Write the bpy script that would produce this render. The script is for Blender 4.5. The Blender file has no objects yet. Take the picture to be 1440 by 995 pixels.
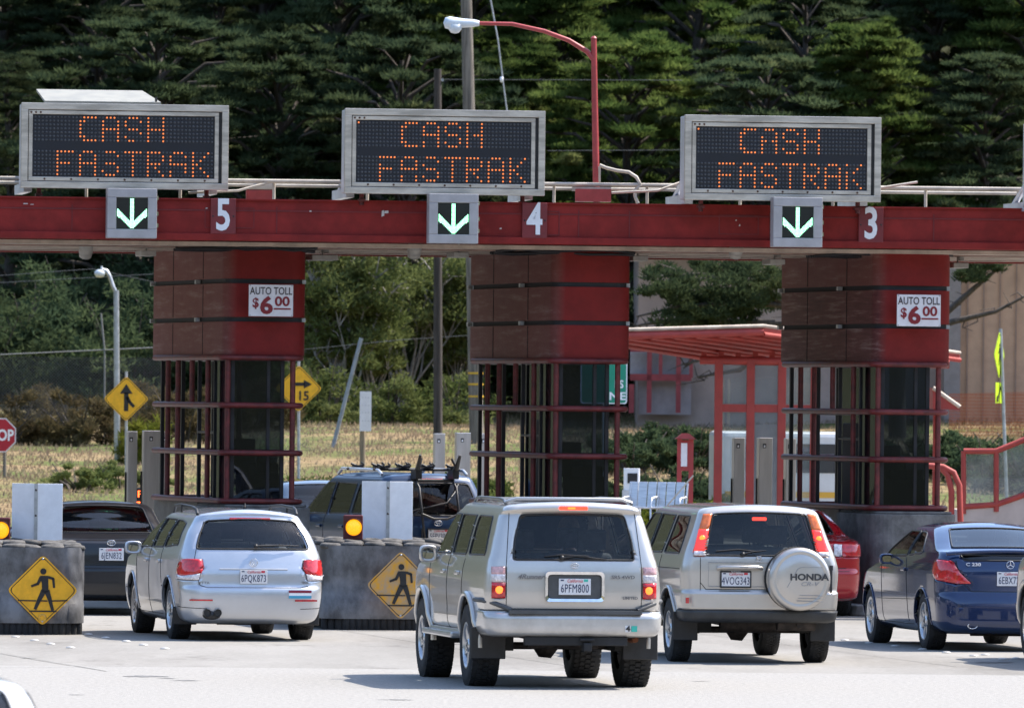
import bpy, bmesh, math, random
import numpy as np
from mathutils import Vector, Matrix, Euler
R = math.radians
random.seed(7)
C = bpy.context.scene.collection
sc = bpy.context.scene

# ---------------------------------------------------------------- camera, sky, sun, exposure
F = 12800.0                      # focal length in pixels of the 1440 px wide photograph
cam_d = bpy.data.cameras.new('camera'); cam = bpy.data.objects.new('camera', cam_d); C.objects.link(cam)
cam_d.sensor_width = 36.0; cam_d.lens = 36.0 * F / 1440.0
cam_d.clip_start = 0.5; cam_d.clip_end = 3000
cam_d.dof.use_dof = True; cam_d.dof.focus_distance = 96.0; cam_d.dof.aperture_fstop = 10
CAMH = 2.7
cam.location = (0, 0, CAMH)
cam.rotation_euler = Euler((R(90 + 0.293), R(-0.6), 0), 'XYZ')
sc.camera = cam
CM = Matrix.Translation(cam.location) @ cam.rotation_euler.to_matrix().to_4x4()

SUN_EL, SUN_AZ = 54.0, 23.0       # azimuth of the sun measured from +X towards +Y
w = bpy.data.worlds.new('World'); sc.world = w; w.use_nodes = True
nt = w.node_tree; nt.nodes.clear()
sky = nt.nodes.new('ShaderNodeTexSky'); sky.sky_type = 'NISHITA'; sky.sun_disc = False
sky.sun_elevation = R(SUN_EL); sky.sun_rotation = R(90 - SUN_AZ); sky.air_density = 1.0; sky.dust_density = 1.2
bg = nt.nodes.new('ShaderNodeBackground'); bg.inputs['Strength'].default_value = 0.15
wo = nt.nodes.new('ShaderNodeOutputWorld')
nt.links.new(sky.outputs[0], bg.inputs[0]); nt.links.new(bg.outputs[0], wo.inputs[0])
sd = bpy.data.lights.new('sun', 'SUN'); sun = bpy.data.objects.new('sun', sd); C.objects.link(sun)
sd.energy = 3.3; sd.angle = R(0.53); sd.color = (1.0, 0.925, 0.82)
sdir = Vector((math.cos(R(SUN_EL)) * math.cos(R(SUN_AZ)), math.cos(R(SUN_EL)) * math.sin(R(SUN_AZ)), math.sin(R(SUN_EL))))
sun.rotation_euler = sdir.to_track_quat('Z', 'Y').to_euler(); sun.location = sdir * 60
vs = sc.view_settings; vs.view_transform = 'Standard'; vs.look = 'None'; vs.exposure = 1.36; vs.gamma = 1; vs.use_curve_mapping = False
sc.cycles.use_denoising = True; sc.cycles.max_bounces = 10; sc.cycles.transparent_max_bounces = 24
sc.cycles.sample_clamp_indirect = 6; sc.cycles.caustics_reflective = False; sc.cycles.caustics_refractive = False
sc.cycles.diffuse_bounces = 3; sc.cycles.glossy_bounces = 4; sc.cycles.transmission_bounces = 4

def at(px, py, Y):
    """point at depth Y seen at photograph pixel (px, py)"""
    d = CM.to_3x3() @ Vector(((px - 720) / F, -(py - 497.5) / F, -1))
    return Vector(cam.location) + d * (Y / d.y)
def atz(px, z, Y):
    """point at depth Y, height z, near photograph column px"""
    py = 563 + (CAMH - z) * F / Y
    for _ in range(4):
        p = at(px, py, Y); py += (p.z - z) * F / Y
    return at(px, py, Y)
def hz(px): return 563 + (px - 720) * math.tan(R(0.6))

# ---------------------------------------------------------------- materials
MATS = {}
def mat(name, col=(.5, .5, .5), rough=.5, metal=0., noise=0., nscale=4., bump=0., bscale=30., coat=0., col2=None,
        streak=None, spec=.5, emit=None, estr=0., stretch=(1, 1, 1), detail=4):
    if name in MATS: return MATS[name]
    m = bpy.data.materials.new(name); m.use_nodes = True
    n = m.node_tree.nodes; l = m.node_tree.links; b = n['Principled BSDF']
    b.inputs['Base Color'].default_value = (*col, 1); b.inputs['Roughness'].default_value = rough
    b.inputs['Metallic'].default_value = metal; b.inputs['Coat Weight'].default_value = coat
    b.inputs['Coat Roughness'].default_value = .04; b.inputs['Specular IOR Level'].default_value = spec
    if emit: b.inputs['Emission Color'].default_value = (*emit, 1); b.inputs['Emission Strength'].default_value = estr
    tc = n.new('ShaderNodeTexCoord'); mp = n.new('ShaderNodeMapping'); mp.inputs['Scale'].default_value = stretch
    l.new(tc.outputs['Object'], mp.inputs[0])
    if noise or col2:
        t = n.new('ShaderNodeTexNoise'); t.inputs['Scale'].default_value = nscale; t.inputs['Detail'].default_value = detail
        t.inputs['Roughness'].default_value = .65; l.new(mp.outputs[0], t.inputs['Vector'])
        r = n.new('ShaderNodeValToRGB'); l.new(t.outputs['Fac'], r.inputs[0])
        c2 = col2 or tuple(c * (1 - noise) for c in col); c1 = col if col2 else tuple(min(1, c * (1 + noise)) for c in col)
        r.color_ramp.elements[0].position = .38; r.color_ramp.elements[1].position = .62
        r.color_ramp.elements[0].color = (*c2, 1); r.color_ramp.elements[1].color = (*c1, 1)
        l.new(r.outputs[0], b.inputs['Base Color'])
        rr = n.new('ShaderNodeMapRange'); rr.inputs[3].default_value = max(.02, rough * .85); rr.inputs[4].default_value = min(1, rough * 1.2)
        l.new(t.outputs['Fac'], rr.inputs[0]); l.new(rr.outputs[0], b.inputs['Roughness'])
    if bump:
        t2 = n.new('ShaderNodeTexNoise'); t2.inputs['Scale'].default_value = bscale; t2.inputs['Detail'].default_value = 3
        l.new(mp.outputs[0], t2.inputs['Vector'])
        bp = n.new('ShaderNodeBump'); bp.inputs['Strength'].default_value = bump; bp.inputs['Distance'].default_value = .02
        l.new(t2.outputs['Fac'], bp.inputs['Height']); l.new(bp.outputs[0], b.inputs['Normal'])
    MATS[name] = m; return m

def glass(name, tint=(.6, .65, .65), refl=1.0, rough=.0, base=None, ior=1.5):
    if name in MATS: return MATS[name]
    m = bpy.data.materials.new(name); m.use_nodes = True
    n = m.node_tree.nodes; l = m.node_tree.links; n.clear()
    o = n.new('ShaderNodeOutputMaterial'); tr = n.new('ShaderNodeBsdfTransparent'); tr.inputs[0].default_value = (*tint, 1)
    g = n.new('ShaderNodeBsdfGlossy'); g.inputs['Roughness'].default_value = rough; g.inputs[0].default_value = (refl, refl, refl, 1)
    fr = n.new('ShaderNodeFresnel'); fr.inputs[0].default_value = ior
    mx = n.new('ShaderNodeMixShader'); l.new(fr.outputs[0], mx.inputs[0]); l.new(tr.outputs[0], mx.inputs[1]); l.new(g.outputs[0], mx.inputs[2])
    last = mx
    if base:   # a dusty film on the pane
        df = n.new('ShaderNodeBsdfDiffuse'); df.inputs[0].default_value = (*base[:3], 1)
        m2 = n.new('ShaderNodeMixShader'); m2.inputs[0].default_value = base[3]
        tx = n.new('ShaderNodeTexNoise'); tx.inputs['Scale'].default_value = 3.0
        mr = n.new('ShaderNodeMapRange'); mr.inputs[3].default_value = base[3] * .4; mr.inputs[4].default_value = base[3] * 1.6
        tc = n.new('ShaderNodeTexCoord'); l.new(tc.outputs['Object'], tx.inputs['Vector']); l.new(tx.outputs['Fac'], mr.inputs[0]); l.new(mr.outputs[0], m2.inputs[0])
        l.new(mx.outputs[0], m2.inputs[1]); l.new(df.outputs[0], m2.inputs[2]); last = m2
    l.new(last.outputs[0], o.inputs[0]); MATS[name] = m; return m

BLK = mat('black_plastic', (.018, .018, .02), .45, noise=.3, nscale=9)
RUB = mat('black_rubber', (.02, .02, .021), .8, noise=.35, nscale=14, bump=.3, bscale=60)
TYRE = mat('tyre_rubber', (.022, .022, .023), .85, noise=.4, nscale=10, bump=.5, bscale=50)
CHR = mat('chrome', (.75, .75, .77), .1, 1., noise=.08, nscale=20)
ALU = mat('brushed_aluminium', (.62, .62, .64), .38, .85, noise=.12, nscale=5, stretch=(1, 1, 8))
STEEL = mat('stainless_steel', (.50, .475, .45), .42, .85, noise=.08, nscale=2, stretch=(6, 6, .5))
GALV = mat('galvanised_steel', (.42, .44, .46), .45, .7, noise=.15, nscale=8)
WHT = mat('white_paint', (.84, .85, .87), .45, noise=.05, nscale=6)
SEAT = mat('seat_cloth', (.075, .078, .084), .9, noise=.3, nscale=12)
LINER = mat('cabin_lining', (.34, .33, .31), .9, noise=.15, nscale=6)

# ---------------------------------------------------------------- mesh builder
class MB:
    def __init__(s): s.v = []; s.f = []; s.m = []; s.sm = []
    def add(s, vs_, fs, mi=0, smooth=False):
        o = len(s.v); s.v += [tuple(p) for p in vs_]
        for f in fs: s.f.append([i + o for i in f]); s.m.append(mi); s.sm.append(smooth)
        return s
    def box(s, c, d, rz=0, mi=0, M=None):
        x, y, z = [a / 2 for a in d]
        P = [Vector((sx * x, sy * y, sz * z)) for sz in (-1, 1) for sx, sy in ((-1, -1), (1, -1), (1, 1), (-1, 1))]
        if rz: P = [Matrix.Rotation(rz, 3, 'Z') @ p for p in P]
        if M is not None: P = [M @ p for p in P]
        P = [p + Vector(c) for p in P]
        return s.add(P, [(3, 2, 1, 0), (4, 5, 6, 7), (0, 1, 5, 4), (1, 2, 6, 5), (2, 3, 7, 6), (3, 0, 4, 7)], mi)
    def tube(s, pts, r, n=10, mi=0, caps=True, smooth=True):
        pts = [Vector(p) for p in pts]; rr = r if isinstance(r, (list, tuple)) else [r] * len(pts)
        rings = []; up = None
        for i, p in enumerate(pts):
            t = (pts[min(i + 1, len(pts) - 1)] - pts[max(i - 1, 0)]).normalized()
            if up is None:
                up = Vector((0, 0, 1)) if abs(t.z) < .95 else Vector((1, 0, 0))
            a = up - t * up.dot(t)
            if a.length < 1e-4: a = t.orthogonal()
            a.normalize(); up = a; b = t.cross(a)
            rings.append([p + (a * math.cos(k * 2 * math.pi / n) + b * math.sin(k * 2 * math.pi / n)) * rr[i] for k in range(n)])
        V = [q for g in rings for q in g]; Fc = []
        for i in range(len(rings) - 1):
            for k in range(n): Fc.append((i * n + k, i * n + (k + 1) % n, (i + 1) * n + (k + 1) % n, (i + 1) * n + k))
        s.add(V, Fc, mi, smooth)
        if caps:
            s.add(rings[0], [tuple(range(n - 1, -1, -1))], mi); s.add(rings[-1], [tuple(range(n))], mi)
        return s
    def lathe(s, prof, n=32, M=Matrix.Identity(4), mi=0, smooth=True):
        """profile (r, h) turned about local Z, placed by M"""
        V = []; Fc = []
        for r, h in prof:
            for k in range(n):
                a = 2 * math.pi * k / n; V.append(M @ Vector((r * math.cos(a), r * math.sin(a), h)))
        for i in range(len(prof) - 1):
            for k in range(n): Fc.append((i * n + k, i * n + (k + 1) % n, (i + 1) * n + (k + 1) % n, (i + 1) * n + k))
        return s.add(V, Fc, mi, smooth)
    def prism(s, poly, h, M=Matrix.Identity(4), mi=0):
        """polygon (x, y) extruded from local z=0 to h"""
        n = len(poly)
        V = [M @ Vector((x, y, 0)) for x, y in poly] + [M @ Vector((x, y, h)) for x, y in poly]
        return s.add(V, [tuple(range(n - 1, -1, -1)), tuple(range(n, 2 * n))] + [(i, (i + 1) % n, n + (i + 1) % n, n + i) for i in range(n)], mi)
    def grid(s, G, mi=0, smooth=True, close=False):
        r = len(G); c = len(G[0]); V = [p for g in G for p in g]; Fc = []
        for i in range(r - 1):
            for k in range(c if close else c - 1): Fc.append((i * c + k, i * c + (k + 1) % c, (i + 1) * c + (k + 1) % c, (i + 1) * c + k))
        return s.add(V, Fc, mi, smooth)
    def build(s, name, m, parent=None, bevel=0., loc=None, seg=2):
        me = bpy.data.meshes.new(name); me.from_pydata(s.v, [], s.f)
        for x in (m if isinstance(m, (list, tuple)) else [m]): me.materials.append(x)
        me.polygons.foreach_set('material_index', s.m); me.polygons.foreach_set('use_smooth', s.sm); me.update()
        o = bpy.data.objects.new(name, me); C.objects.link(o)
        if parent: o.parent = parent
        if loc is not None: o.location = loc
        if bevel:
            b = o.modifiers.new('bevel', 'BEVEL'); b.width = bevel; b.segments = seg; b.limit_method = 'ANGLE'; b.angle_limit = R(40)
        return o

def npmesh(name, V, Fq, mats, parent=None, smooth=False, mi=None):
    me = bpy.data.meshes.new(name); V = np.asarray(V, dtype=np.float32); Fq = np.asarray(Fq, dtype=np.int32)
    k = Fq.shape[1]; me.vertices.add(len(V)); me.vertices.foreach_set('co', V.ravel())
    me.loops.add(Fq.size); me.loops.foreach_set('vertex_index', Fq.ravel())
    me.polygons.add(len(Fq)); me.polygons.foreach_set('loop_start', np.arange(0, Fq.size, k, dtype=np.int32))
    me.polygons.foreach_set('loop_total', np.full(len(Fq), k, dtype=np.int32))
    if smooth: me.polygons.foreach_set('use_smooth', np.ones(len(Fq), dtype=bool))
    for m in (mats if isinstance(mats, (list, tuple)) else [mats]): me.materials.append(m)
    if mi is not None: me.polygons.foreach_set('material_index', np.asarray(mi, dtype=np.int32))
    me.update(calc_edges=True); me.validate()
    o = bpy.data.objects.new(name, me); C.objects.link(o)
    if parent: o.parent = parent
    return o

def tag(o, label=None, cat=None, group=None, kind=None):
    if label: o['label'] = label
    if cat: o['category'] = cat
    if group: o['group'] = group
    if kind: o['kind'] = kind
    return o
def thing(name, label, cat, loc=(0, 0, 0), rz=0, group=None):
    o = bpy.data.objects.new(name, None); C.objects.link(o); o.location = loc; o.rotation_euler = (0, 0, rz)
    o.empty_display_size = .3
    return tag(o, label, cat, group)
def children(o): return [x for x in C.objects if x.parent == o]
def copy_tree(o, parent=None):
    c = o.copy(); C.objects.link(c); c.parent = parent
    for ch in children(o): copy_tree(ch, c)
    return c

def text_mesh(txt, size, depth=.002, sx=1., bold=0., align='CENTER', spacing=1., shear=0.):
    cu = bpy.data.curves.new('lettering', 'FONT'); cu.body = txt; cu.size = size; cu.extrude = depth / 2; cu.offset = bold
    cu.align_x = align; cu.align_y = 'CENTER'; cu.space_character = spacing; cu.resolution_u = 3; cu.shear = shear
    o = bpy.data.objects.new('lettering', cu); C.objects.link(o)
    bpy.context.view_layer.update()
    dg = bpy.context.evaluated_depsgraph_get(); me = bpy.data.meshes.new_from_object(o.evaluated_get(dg))
    bpy.data.objects.remove(o)
    for v in me.vertices: v.co.x *= sx
    return me
def text(name, txt, size, m, parent, loc, rot=(R(90), 0, 0), **k):
    """lettering facing local -Y by default"""
    me = text_mesh(txt, size, **k); me.materials.clear(); me.materials.append(m)
    o = bpy.data.objects.new(name, me); C.objects.link(o); o.parent = parent; o.location = loc; o.rotation_euler = rot
    return o

def round_poly(p, r=.04, k=4):
    out = []; n = len(p)
    for i in range(n):
        a, b, c = Vector(p[i - 1]), Vector(p[i]), Vector(p[(i + 1) % n])
        ri = min(r, (a - b).length * .45, (c - b).length * .45); s0 = b + (a - b).normalized() * ri; s1 = b + (c - b).normalized() * ri
        for j in range(k + 1):
            t = j / k; q = s0 * (1 - t) ** 2 + b * 2 * t * (1 - t) + s1 * t * t; out.append((q.x, q.y))
    return out

GAP = mat('panel_gap', (.012, .012, .013), .8, noise=.1)
# ---------------------------------------------------------------- ground
TH = R(11.0)                                   # lanes run 11 degrees to the left of the view
LD = Vector((-math.sin(TH), math.cos(TH), 0)); CD = Vector((math.cos(TH), math.sin(TH), 0))
def ss(a, b, x): t = np.clip((x - a) / (b - a), 0, 1); return t * t * (3 - 2 * t)
def ground_z(x, y):
    x = np.asarray(x, float); y = np.asarray(y, float)
    z = np.interp(y, [0, 168, 186, 205, 230, 248, 420, 700], [0, 0, .95, 1.6, 2.25, 4.2, 62, 150])
    z = z + ss(232, 245, y) * (np.sin(x * .11) * .5 + np.sin(x * .05 + 2) * .9) + ss(172, 190, y) * (np.sin(x * .31 + y * .1) * .12 + np.sin(x * .13) * .10)
    side = np.maximum(0, np.abs(x) - 75) * .22 * ss(75, 110, np.abs(x)); back = np.maximum(0, -y - 80) * .25  # unseen rises at the sides and behind, added for the cars to reflect
    return z + side + back
def build_terrain():
    xs = np.unique(np.concatenate([np.linspace(-900, -70, 40), np.linspace(-70, 70, 57), np.linspace(70, 900, 40)]))
    ys = np.unique(np.concatenate([np.linspace(-700, 160, 44), np.linspace(160, 300, 57), np.linspace(300, 1000, 30)]))
    Xg, Yg = np.meshgrid(xs, ys); Z = ground_z(Xg, Yg); n = len(xs)
    V = np.stack([Xg.ravel(), Yg.ravel(), Z.ravel() - .01], -1)
    I = (np.arange(len(ys) - 1)[:, None] * n + np.arange(n - 1)[None]).ravel(); Q = np.stack([I, I + 1, I + n + 1, I + n], -1)
    m = bpy.data.materials.new('dry_grass_and_soil'); m.use_nodes = True; N = m.node_tree.nodes; L = m.node_tree.links; b = N['Principled BSDF']; b.inputs['Roughness'].default_value = .95
    b.inputs['Specular IOR Level'].default_value = .1
    tc = N.new('ShaderNodeTexCoord'); t1 = N.new('ShaderNodeTexNoise'); t1.inputs['Scale'].default_value = .35; t1.inputs['Detail'].default_value = 8
    t2 = N.new('ShaderNodeTexNoise'); t2.inputs['Scale'].default_value = 3.5; t2.inputs['Detail'].default_value = 6
    L.new(tc.outputs['Object'], t1.inputs['Vector']); L.new(tc.outputs['Object'], t2.inputs['Vector'])
    r1 = N.new('ShaderNodeValToRGB'); L.new(t1.outputs['Fac'], r1.inputs[0]); e = r1.color_ramp.elements
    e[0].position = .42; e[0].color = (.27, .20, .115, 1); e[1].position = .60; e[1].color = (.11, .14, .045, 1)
    r2 = N.new('ShaderNodeValToRGB'); L.new(t2.outputs['Fac'], r2.inputs[0]); r2.color_ramp.elements[0].position = .3; r2.color_ramp.elements[0].color = (.6, .58, .55, 1); r2.color_ramp.elements[1].position = .7; r2.color_ramp.elements[1].color = (1.15, 1.12, 1.05, 1)
    mx = N.new('ShaderNodeMix'); mx.data_type = 'RGBA'; mx.blend_type = 'MULTIPLY'; mx.inputs[0].default_value = 1; L.new(r1.outputs[0], mx.inputs[6]); L.new(r2.outputs[0], mx.inputs[7])
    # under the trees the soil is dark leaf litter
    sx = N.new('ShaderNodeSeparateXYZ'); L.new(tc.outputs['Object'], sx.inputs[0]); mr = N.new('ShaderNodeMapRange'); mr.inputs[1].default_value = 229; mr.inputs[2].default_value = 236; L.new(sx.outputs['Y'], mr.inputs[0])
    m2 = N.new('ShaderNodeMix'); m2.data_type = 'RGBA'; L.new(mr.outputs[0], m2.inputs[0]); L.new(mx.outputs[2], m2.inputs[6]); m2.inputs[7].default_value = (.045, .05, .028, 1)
    ab = N.new('ShaderNodeMath'); ab.operation = 'ABSOLUTE'; L.new(sx.outputs['X'], ab.inputs[0]); mw = N.new('ShaderNodeMapRange'); mw.inputs[1].default_value = 16; mw.inputs[2].default_value = 24; L.new(ab.outputs[0], mw.inputs[0]); mm = N.new('ShaderNodeMath'); mm.operation = 'MAXIMUM'; L.new(mr.outputs[0], mm.inputs[0]); L.new(mw.outputs[0], mm.inputs[1]); L.new(mm.outputs[0], m2.inputs[0])  # out of view on both sides, ground darkened so car sides reflect dark
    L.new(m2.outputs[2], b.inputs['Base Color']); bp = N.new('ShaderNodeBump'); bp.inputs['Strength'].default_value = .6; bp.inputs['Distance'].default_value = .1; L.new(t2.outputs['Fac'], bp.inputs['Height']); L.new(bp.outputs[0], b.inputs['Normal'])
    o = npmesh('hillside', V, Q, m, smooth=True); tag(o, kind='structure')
build_terrain()

def road_mat():
    m = bpy.data.materials.new('worn_concrete_road'); m.use_nodes = True; N = m.node_tree.nodes; L = m.node_tree.links; b = N['Principled BSDF']
    b.inputs['Roughness'].default_value = .85; b.inputs['Specular IOR Level'].default_value = .25
    tc = N.new('ShaderNodeTexCoord')
    def nz(sc_, det, st=(1, 1, 1)):
        mp = N.new('ShaderNodeMapping'); mp.inputs['Scale'].default_value = st; t = N.new('ShaderNodeTexNoise'); t.inputs['Scale'].default_value = sc_; t.inputs['Detail'].default_value = det; t.inputs['Roughness'].default_value = .7
        L.new(tc.outputs['Object'], mp.inputs[0]); L.new(mp.outputs[0], t.inputs['Vector']); return t
    def ramp(t, p0, c0, p1, c1):
        r = N.new('ShaderNodeValToRGB'); L.new(t.outputs['Fac'], r.inputs[0]); e = r.color_ramp.elements; e[0].position = p0; e[0].color = (*c0, 1); e[1].position = p1; e[1].color = (*c1, 1); return r
    def mul(a, c):
        x = N.new('ShaderNodeMix'); x.data_type = 'RGBA'; x.blend_type = 'MULTIPLY'; x.inputs[0].default_value = 1; L.new(a, x.inputs[6]); L.new(c, x.inputs[7]); return x.outputs[2]
    base = ramp(nz(.35, 6, (1, .25, 1)), .35, (.228, .217, .198), .65, (.298, .285, .264))
    fine = ramp(nz(14, 5), .35, (.86, .86, .86), .65, (1.08, 1.08, 1.08))
    grit = ramp(nz(60, 3), .3, (.86, .86, .86), .7, (1.1, 1.1, 1.1))
    blot = ramp(nz(1.1, 4, (1, .35, 1)), .28, (.66, .65, .64), .42, (1, 1, 1))
    # faint oil and rubber darkening that follows the lanes
    mp = N.new('ShaderNodeMapping'); mp.inputs['Rotation'].default_value = (0, 0, -TH); L.new(tc.outputs['Object'], mp.inputs[0]); sx = N.new('ShaderNodeSeparateXYZ'); L.new(mp.outputs[0], sx.inputs[0])
    wv = N.new('ShaderNodeMath'); wv.operation = 'MULTIPLY'; wv.inputs[1].default_value = 2 * math.pi / 4.3; L.new(sx.outputs['X'], wv.inputs[0]); sn = N.new('ShaderNodeMath'); sn.operation = 'SINE'; L.new(wv.outputs[0], sn.inputs[0])
    ad = N.new('ShaderNodeMath'); ad.operation = 'MULTIPLY_ADD'; ad.inputs[1].default_value = .25; L.new(sn.outputs[0], ad.inputs[0]); lt_ = nz(.8, 5, (1, .2, 1)); L.new(lt_.outputs['Fac'], ad.inputs[2])
    rl = N.new('ShaderNodeValToRGB'); L.new(ad.outputs[0], rl.inputs[0]); e = rl.color_ramp.elements; e[0].position = .55; e[0].color = (1, 1, 1, 1); e[1].position = .85; e[1].color = (.80, .79, .78, 1)
    c = mul(mul(mul(mul(base.outputs[0], fine.outputs[0]), grit.outputs[0]), blot.outputs[0]), rl.outputs[0]); L.new(c, b.inputs['Base Color'])
    bp = N.new('ShaderNodeBump'); bp.inputs['Strength'].default_value = .35; bp.inputs['Distance'].default_value = .01; L.new(grit.outputs[0], bp.inputs['Height']); L.new(bp.outputs[0], b.inputs['Normal'])
    return m
ROADM = road_mat()
b = MB(); b.add([(-60, -60, .0), (60, -60, .0), (60, 172, .0), (-60, 172, .0)], [(0, 1, 2, 3)]); tag(b.build('road', ROADM), kind='structure')
b = MB(); p0 = atz(-60, 0, 91.0); p1 = atz(1500, 0, 91.2)
b.add([(-50, -40, .004), (50, -40, .004), (50, p1.y + 2, .004), (p1.x, p1.y, .004), (p0.x, p0.y, .004), (-50, p0.y - 2, .004)], [(0, 1, 2, 3, 4, 5)])
ASP = mat('pale_worn_asphalt', (.268, .257, .239), .9, noise=.13, nscale=22, bump=.4, bscale=70, stretch=(1, .4, 1), detail=8); tag(b.build('asphalt_pavement', ASP), kind='structure')
# saw-cut joints in the slab
JT = mat('joint_tar', (.15, .145, .135), .9, noise=.4)
def ground_strip(name, pts, wd, z, m):
    b = MB()
    for (a, c) in zip(pts[:-1], pts[1:]):
        d = (c - a).normalized(); n = Vector((-d.y, d.x, 0)) * wd / 2
        b.add([a - n, c - n, c + n, a + n], [(0, 1, 2, 3)])
    for i, v in enumerate(b.v): b.v[i] = (v[0], v[1], z)
    return tag(b.build(name, m), kind='structure')
for (pa, pb) in (((0, 918.5), (150, 944)), ((1180, 903), (1440, 911)), ((-20, 939), (300, 936))):
    A = [atz(px, 0, CAMH * F / (py - hz(px))) for px, py in (pa, pb)]
    ground_strip('road_joint', A, .02, .008, JT)
for px, Y in ((690, 97), (1190, 99)):
    a = atz(px, 0, Y); ground_strip('road_joint', [a - LD * 5, a + LD * 60], .014, .006, JT)
# damp and oil stains with ragged outlines
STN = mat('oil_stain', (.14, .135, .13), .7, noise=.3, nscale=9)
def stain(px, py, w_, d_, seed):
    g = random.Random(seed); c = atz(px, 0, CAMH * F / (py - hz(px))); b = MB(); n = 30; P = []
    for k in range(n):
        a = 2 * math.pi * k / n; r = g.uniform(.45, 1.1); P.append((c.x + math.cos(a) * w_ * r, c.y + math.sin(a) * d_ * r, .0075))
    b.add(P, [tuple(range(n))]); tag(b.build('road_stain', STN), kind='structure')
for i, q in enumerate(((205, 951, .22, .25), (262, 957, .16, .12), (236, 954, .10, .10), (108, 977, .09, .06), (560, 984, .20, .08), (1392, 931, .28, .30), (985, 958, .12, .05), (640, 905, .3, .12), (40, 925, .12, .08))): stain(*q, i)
# raised lane dots
WD = mat('ceramic_dot', (.42, .41, .39), .35, noise=.1, nscale=40)
dot0 = None
def dotrow(px, Y, n, step, lab):
    global dot0
    a = atz(px, 0, Y)
    for k in range(n):
        p = a - LD * step * k + CD * random.uniform(-.02, .02)
        if dot0 is None:
            d = MB(); d.lathe([(.052, .0), (.048, .007), (.034, .013), (.015, .016), (.0001, .017)], 16); dot0 = d.build('lane_dot', WD); o = dot0
        else: o = dot0.copy(); C.objects.link(o)
        o.location = (p.x, p.y, .006); tag(o, lab, 'lane dot', 'raised lane dots on the road')
dotrow(125, 103, 5, 1.4, 'small round dot raised on the road near the left cushion and silver estate')
dotrow(0, 103, 5, 1.4, 'small round dot raised on the road near the left cushion and silver estate')
dotrow(1190, 104, 8, 1.22, 'small round dot raised on the road near the navy coupe')
dotrow(1385, 98.5, 3, 1.4, 'small round dot raised on the road near the navy coupe')
dotrow(640, 104, 2, 1.22, 'small round dot raised on the road behind the nearest SUV')

# kerbed islands that carry the cushions and booths
KERB = mat('island_concrete', (.33, .32, .305), .85, noise=.25, nscale=5, bump=.3, bscale=30)
def ring(x0, x1, y0, y1, r, n=6):
    P = []
    for cx, cy, a0 in ((x1 - r, y0 + r, -90), (x1 - r, y1 - r, 0), (x0 + r, y1 - r, 90), (x0 + r, y0 + r, 180)):
        P += [(cx + r * math.cos(R(a0 + 90 * k / n)), cy + r * math.sin(R(a0 + 90 * k / n))) for k in range(n + 1)]
    return P
RY = Matrix.Rotation(TH, 4, 'Z')

# ---------------------------------------------------------------- toll booths
RED = mat('oxide_red_paint', (.225, .0215, .019), .62, noise=.18, nscale=2.5, bump=.15, bscale=25, spec=.2)
REDD = mat('dark_red_steel', (.125, .017, .017), .5, noise=.35, nscale=7)
def weathered_red(name):
    m = mat(name, (.195, .0185, .0165), .6, noise=.12, nscale=3, bump=.2, bscale=20, spec=.2); N = m.node_tree.nodes; L = m.node_tree.links; b = N['Principled BSDF']
    # the long side is faded and rubbed: a band of wear that starts past the corner
    tc = N.new('ShaderNodeTexCoord'); t = N.new('ShaderNodeTexNoise'); t.inputs['Scale'].default_value = 5; t.inputs['Detail'].default_value = 9; t.inputs['Roughness'].default_value = .72
    mp = N.new('ShaderNodeMapping'); mp.inputs['Scale'].default_value = (1, .18, 3.2 if 'peel' in name else 2.2); L.new(tc.outputs['Object'], mp.inputs[0]); L.new(mp.outputs[0], t.inputs['Vector'])
    r = N.new('ShaderNodeValToRGB'); L.new(t.outputs['Fac'], r.inputs[0]); e = r.color_ramp.elements
    e[0].position = .33; e[0].color = ((.075, .022, .022, 1) if 'peel' in name else (.15, .045, .04, 1)); e[1].position = .72 if 'peel' in name else .80; e[1].color = (.30, .22, .20, 1); k = e.new(.53); k.color = ((.125, .042, .038, 1) if 'peel' in name else (.175, .062, .054, 1))
    sp_ = N.new('ShaderNodeSeparateXYZ'); L.new(tc.outputs['Object'], sp_.inputs[0]); mr = N.new('ShaderNodeMapRange'); mr.inputs[1].default_value = .16; mr.inputs[2].default_value = .05; mr.inputs[3].default_value = 0; mr.inputs[4].default_value = 1
    L.new(sp_.outputs['X'], mr.inputs[0]); mx = N.new('ShaderNodeMix'); mx.data_type = 'RGBA'; L.new(mr.outputs[0], mx.inputs[0])
    src = b.inputs['Base Color'].links[0].from_socket; L.new(src, mx.inputs[6]); L.new(r.outputs[0], mx.inputs[7]); L.new(mx.outputs[2], b.inputs['Base Color']); return m
WRED = weathered_red('faded_red_panel'); WREDP = weathered_red('peeling_red_panel')
BOOTHGL = glass('booth_tinted_glass', (.60, .66, .70), ior=1.5, base=(.03, .035, .045, .12)); BOOTHF = glass('booth_front_glass', (.27, .32, .38), ior=1.5, base=(.03, .035, .045, .12))
DARKM = mat('dark_window_steel', (.02, .02, .024), .45, .4, noise=.3)
CONC = mat('stained_concrete', (.16, .155, .15), .9, noise=.35, nscale=3.5, bump=.4, bscale=18, detail=8)
BLKIN = mat('booth_interior_dark', (.03, .031, .034), .8, noise=.2)
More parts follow.
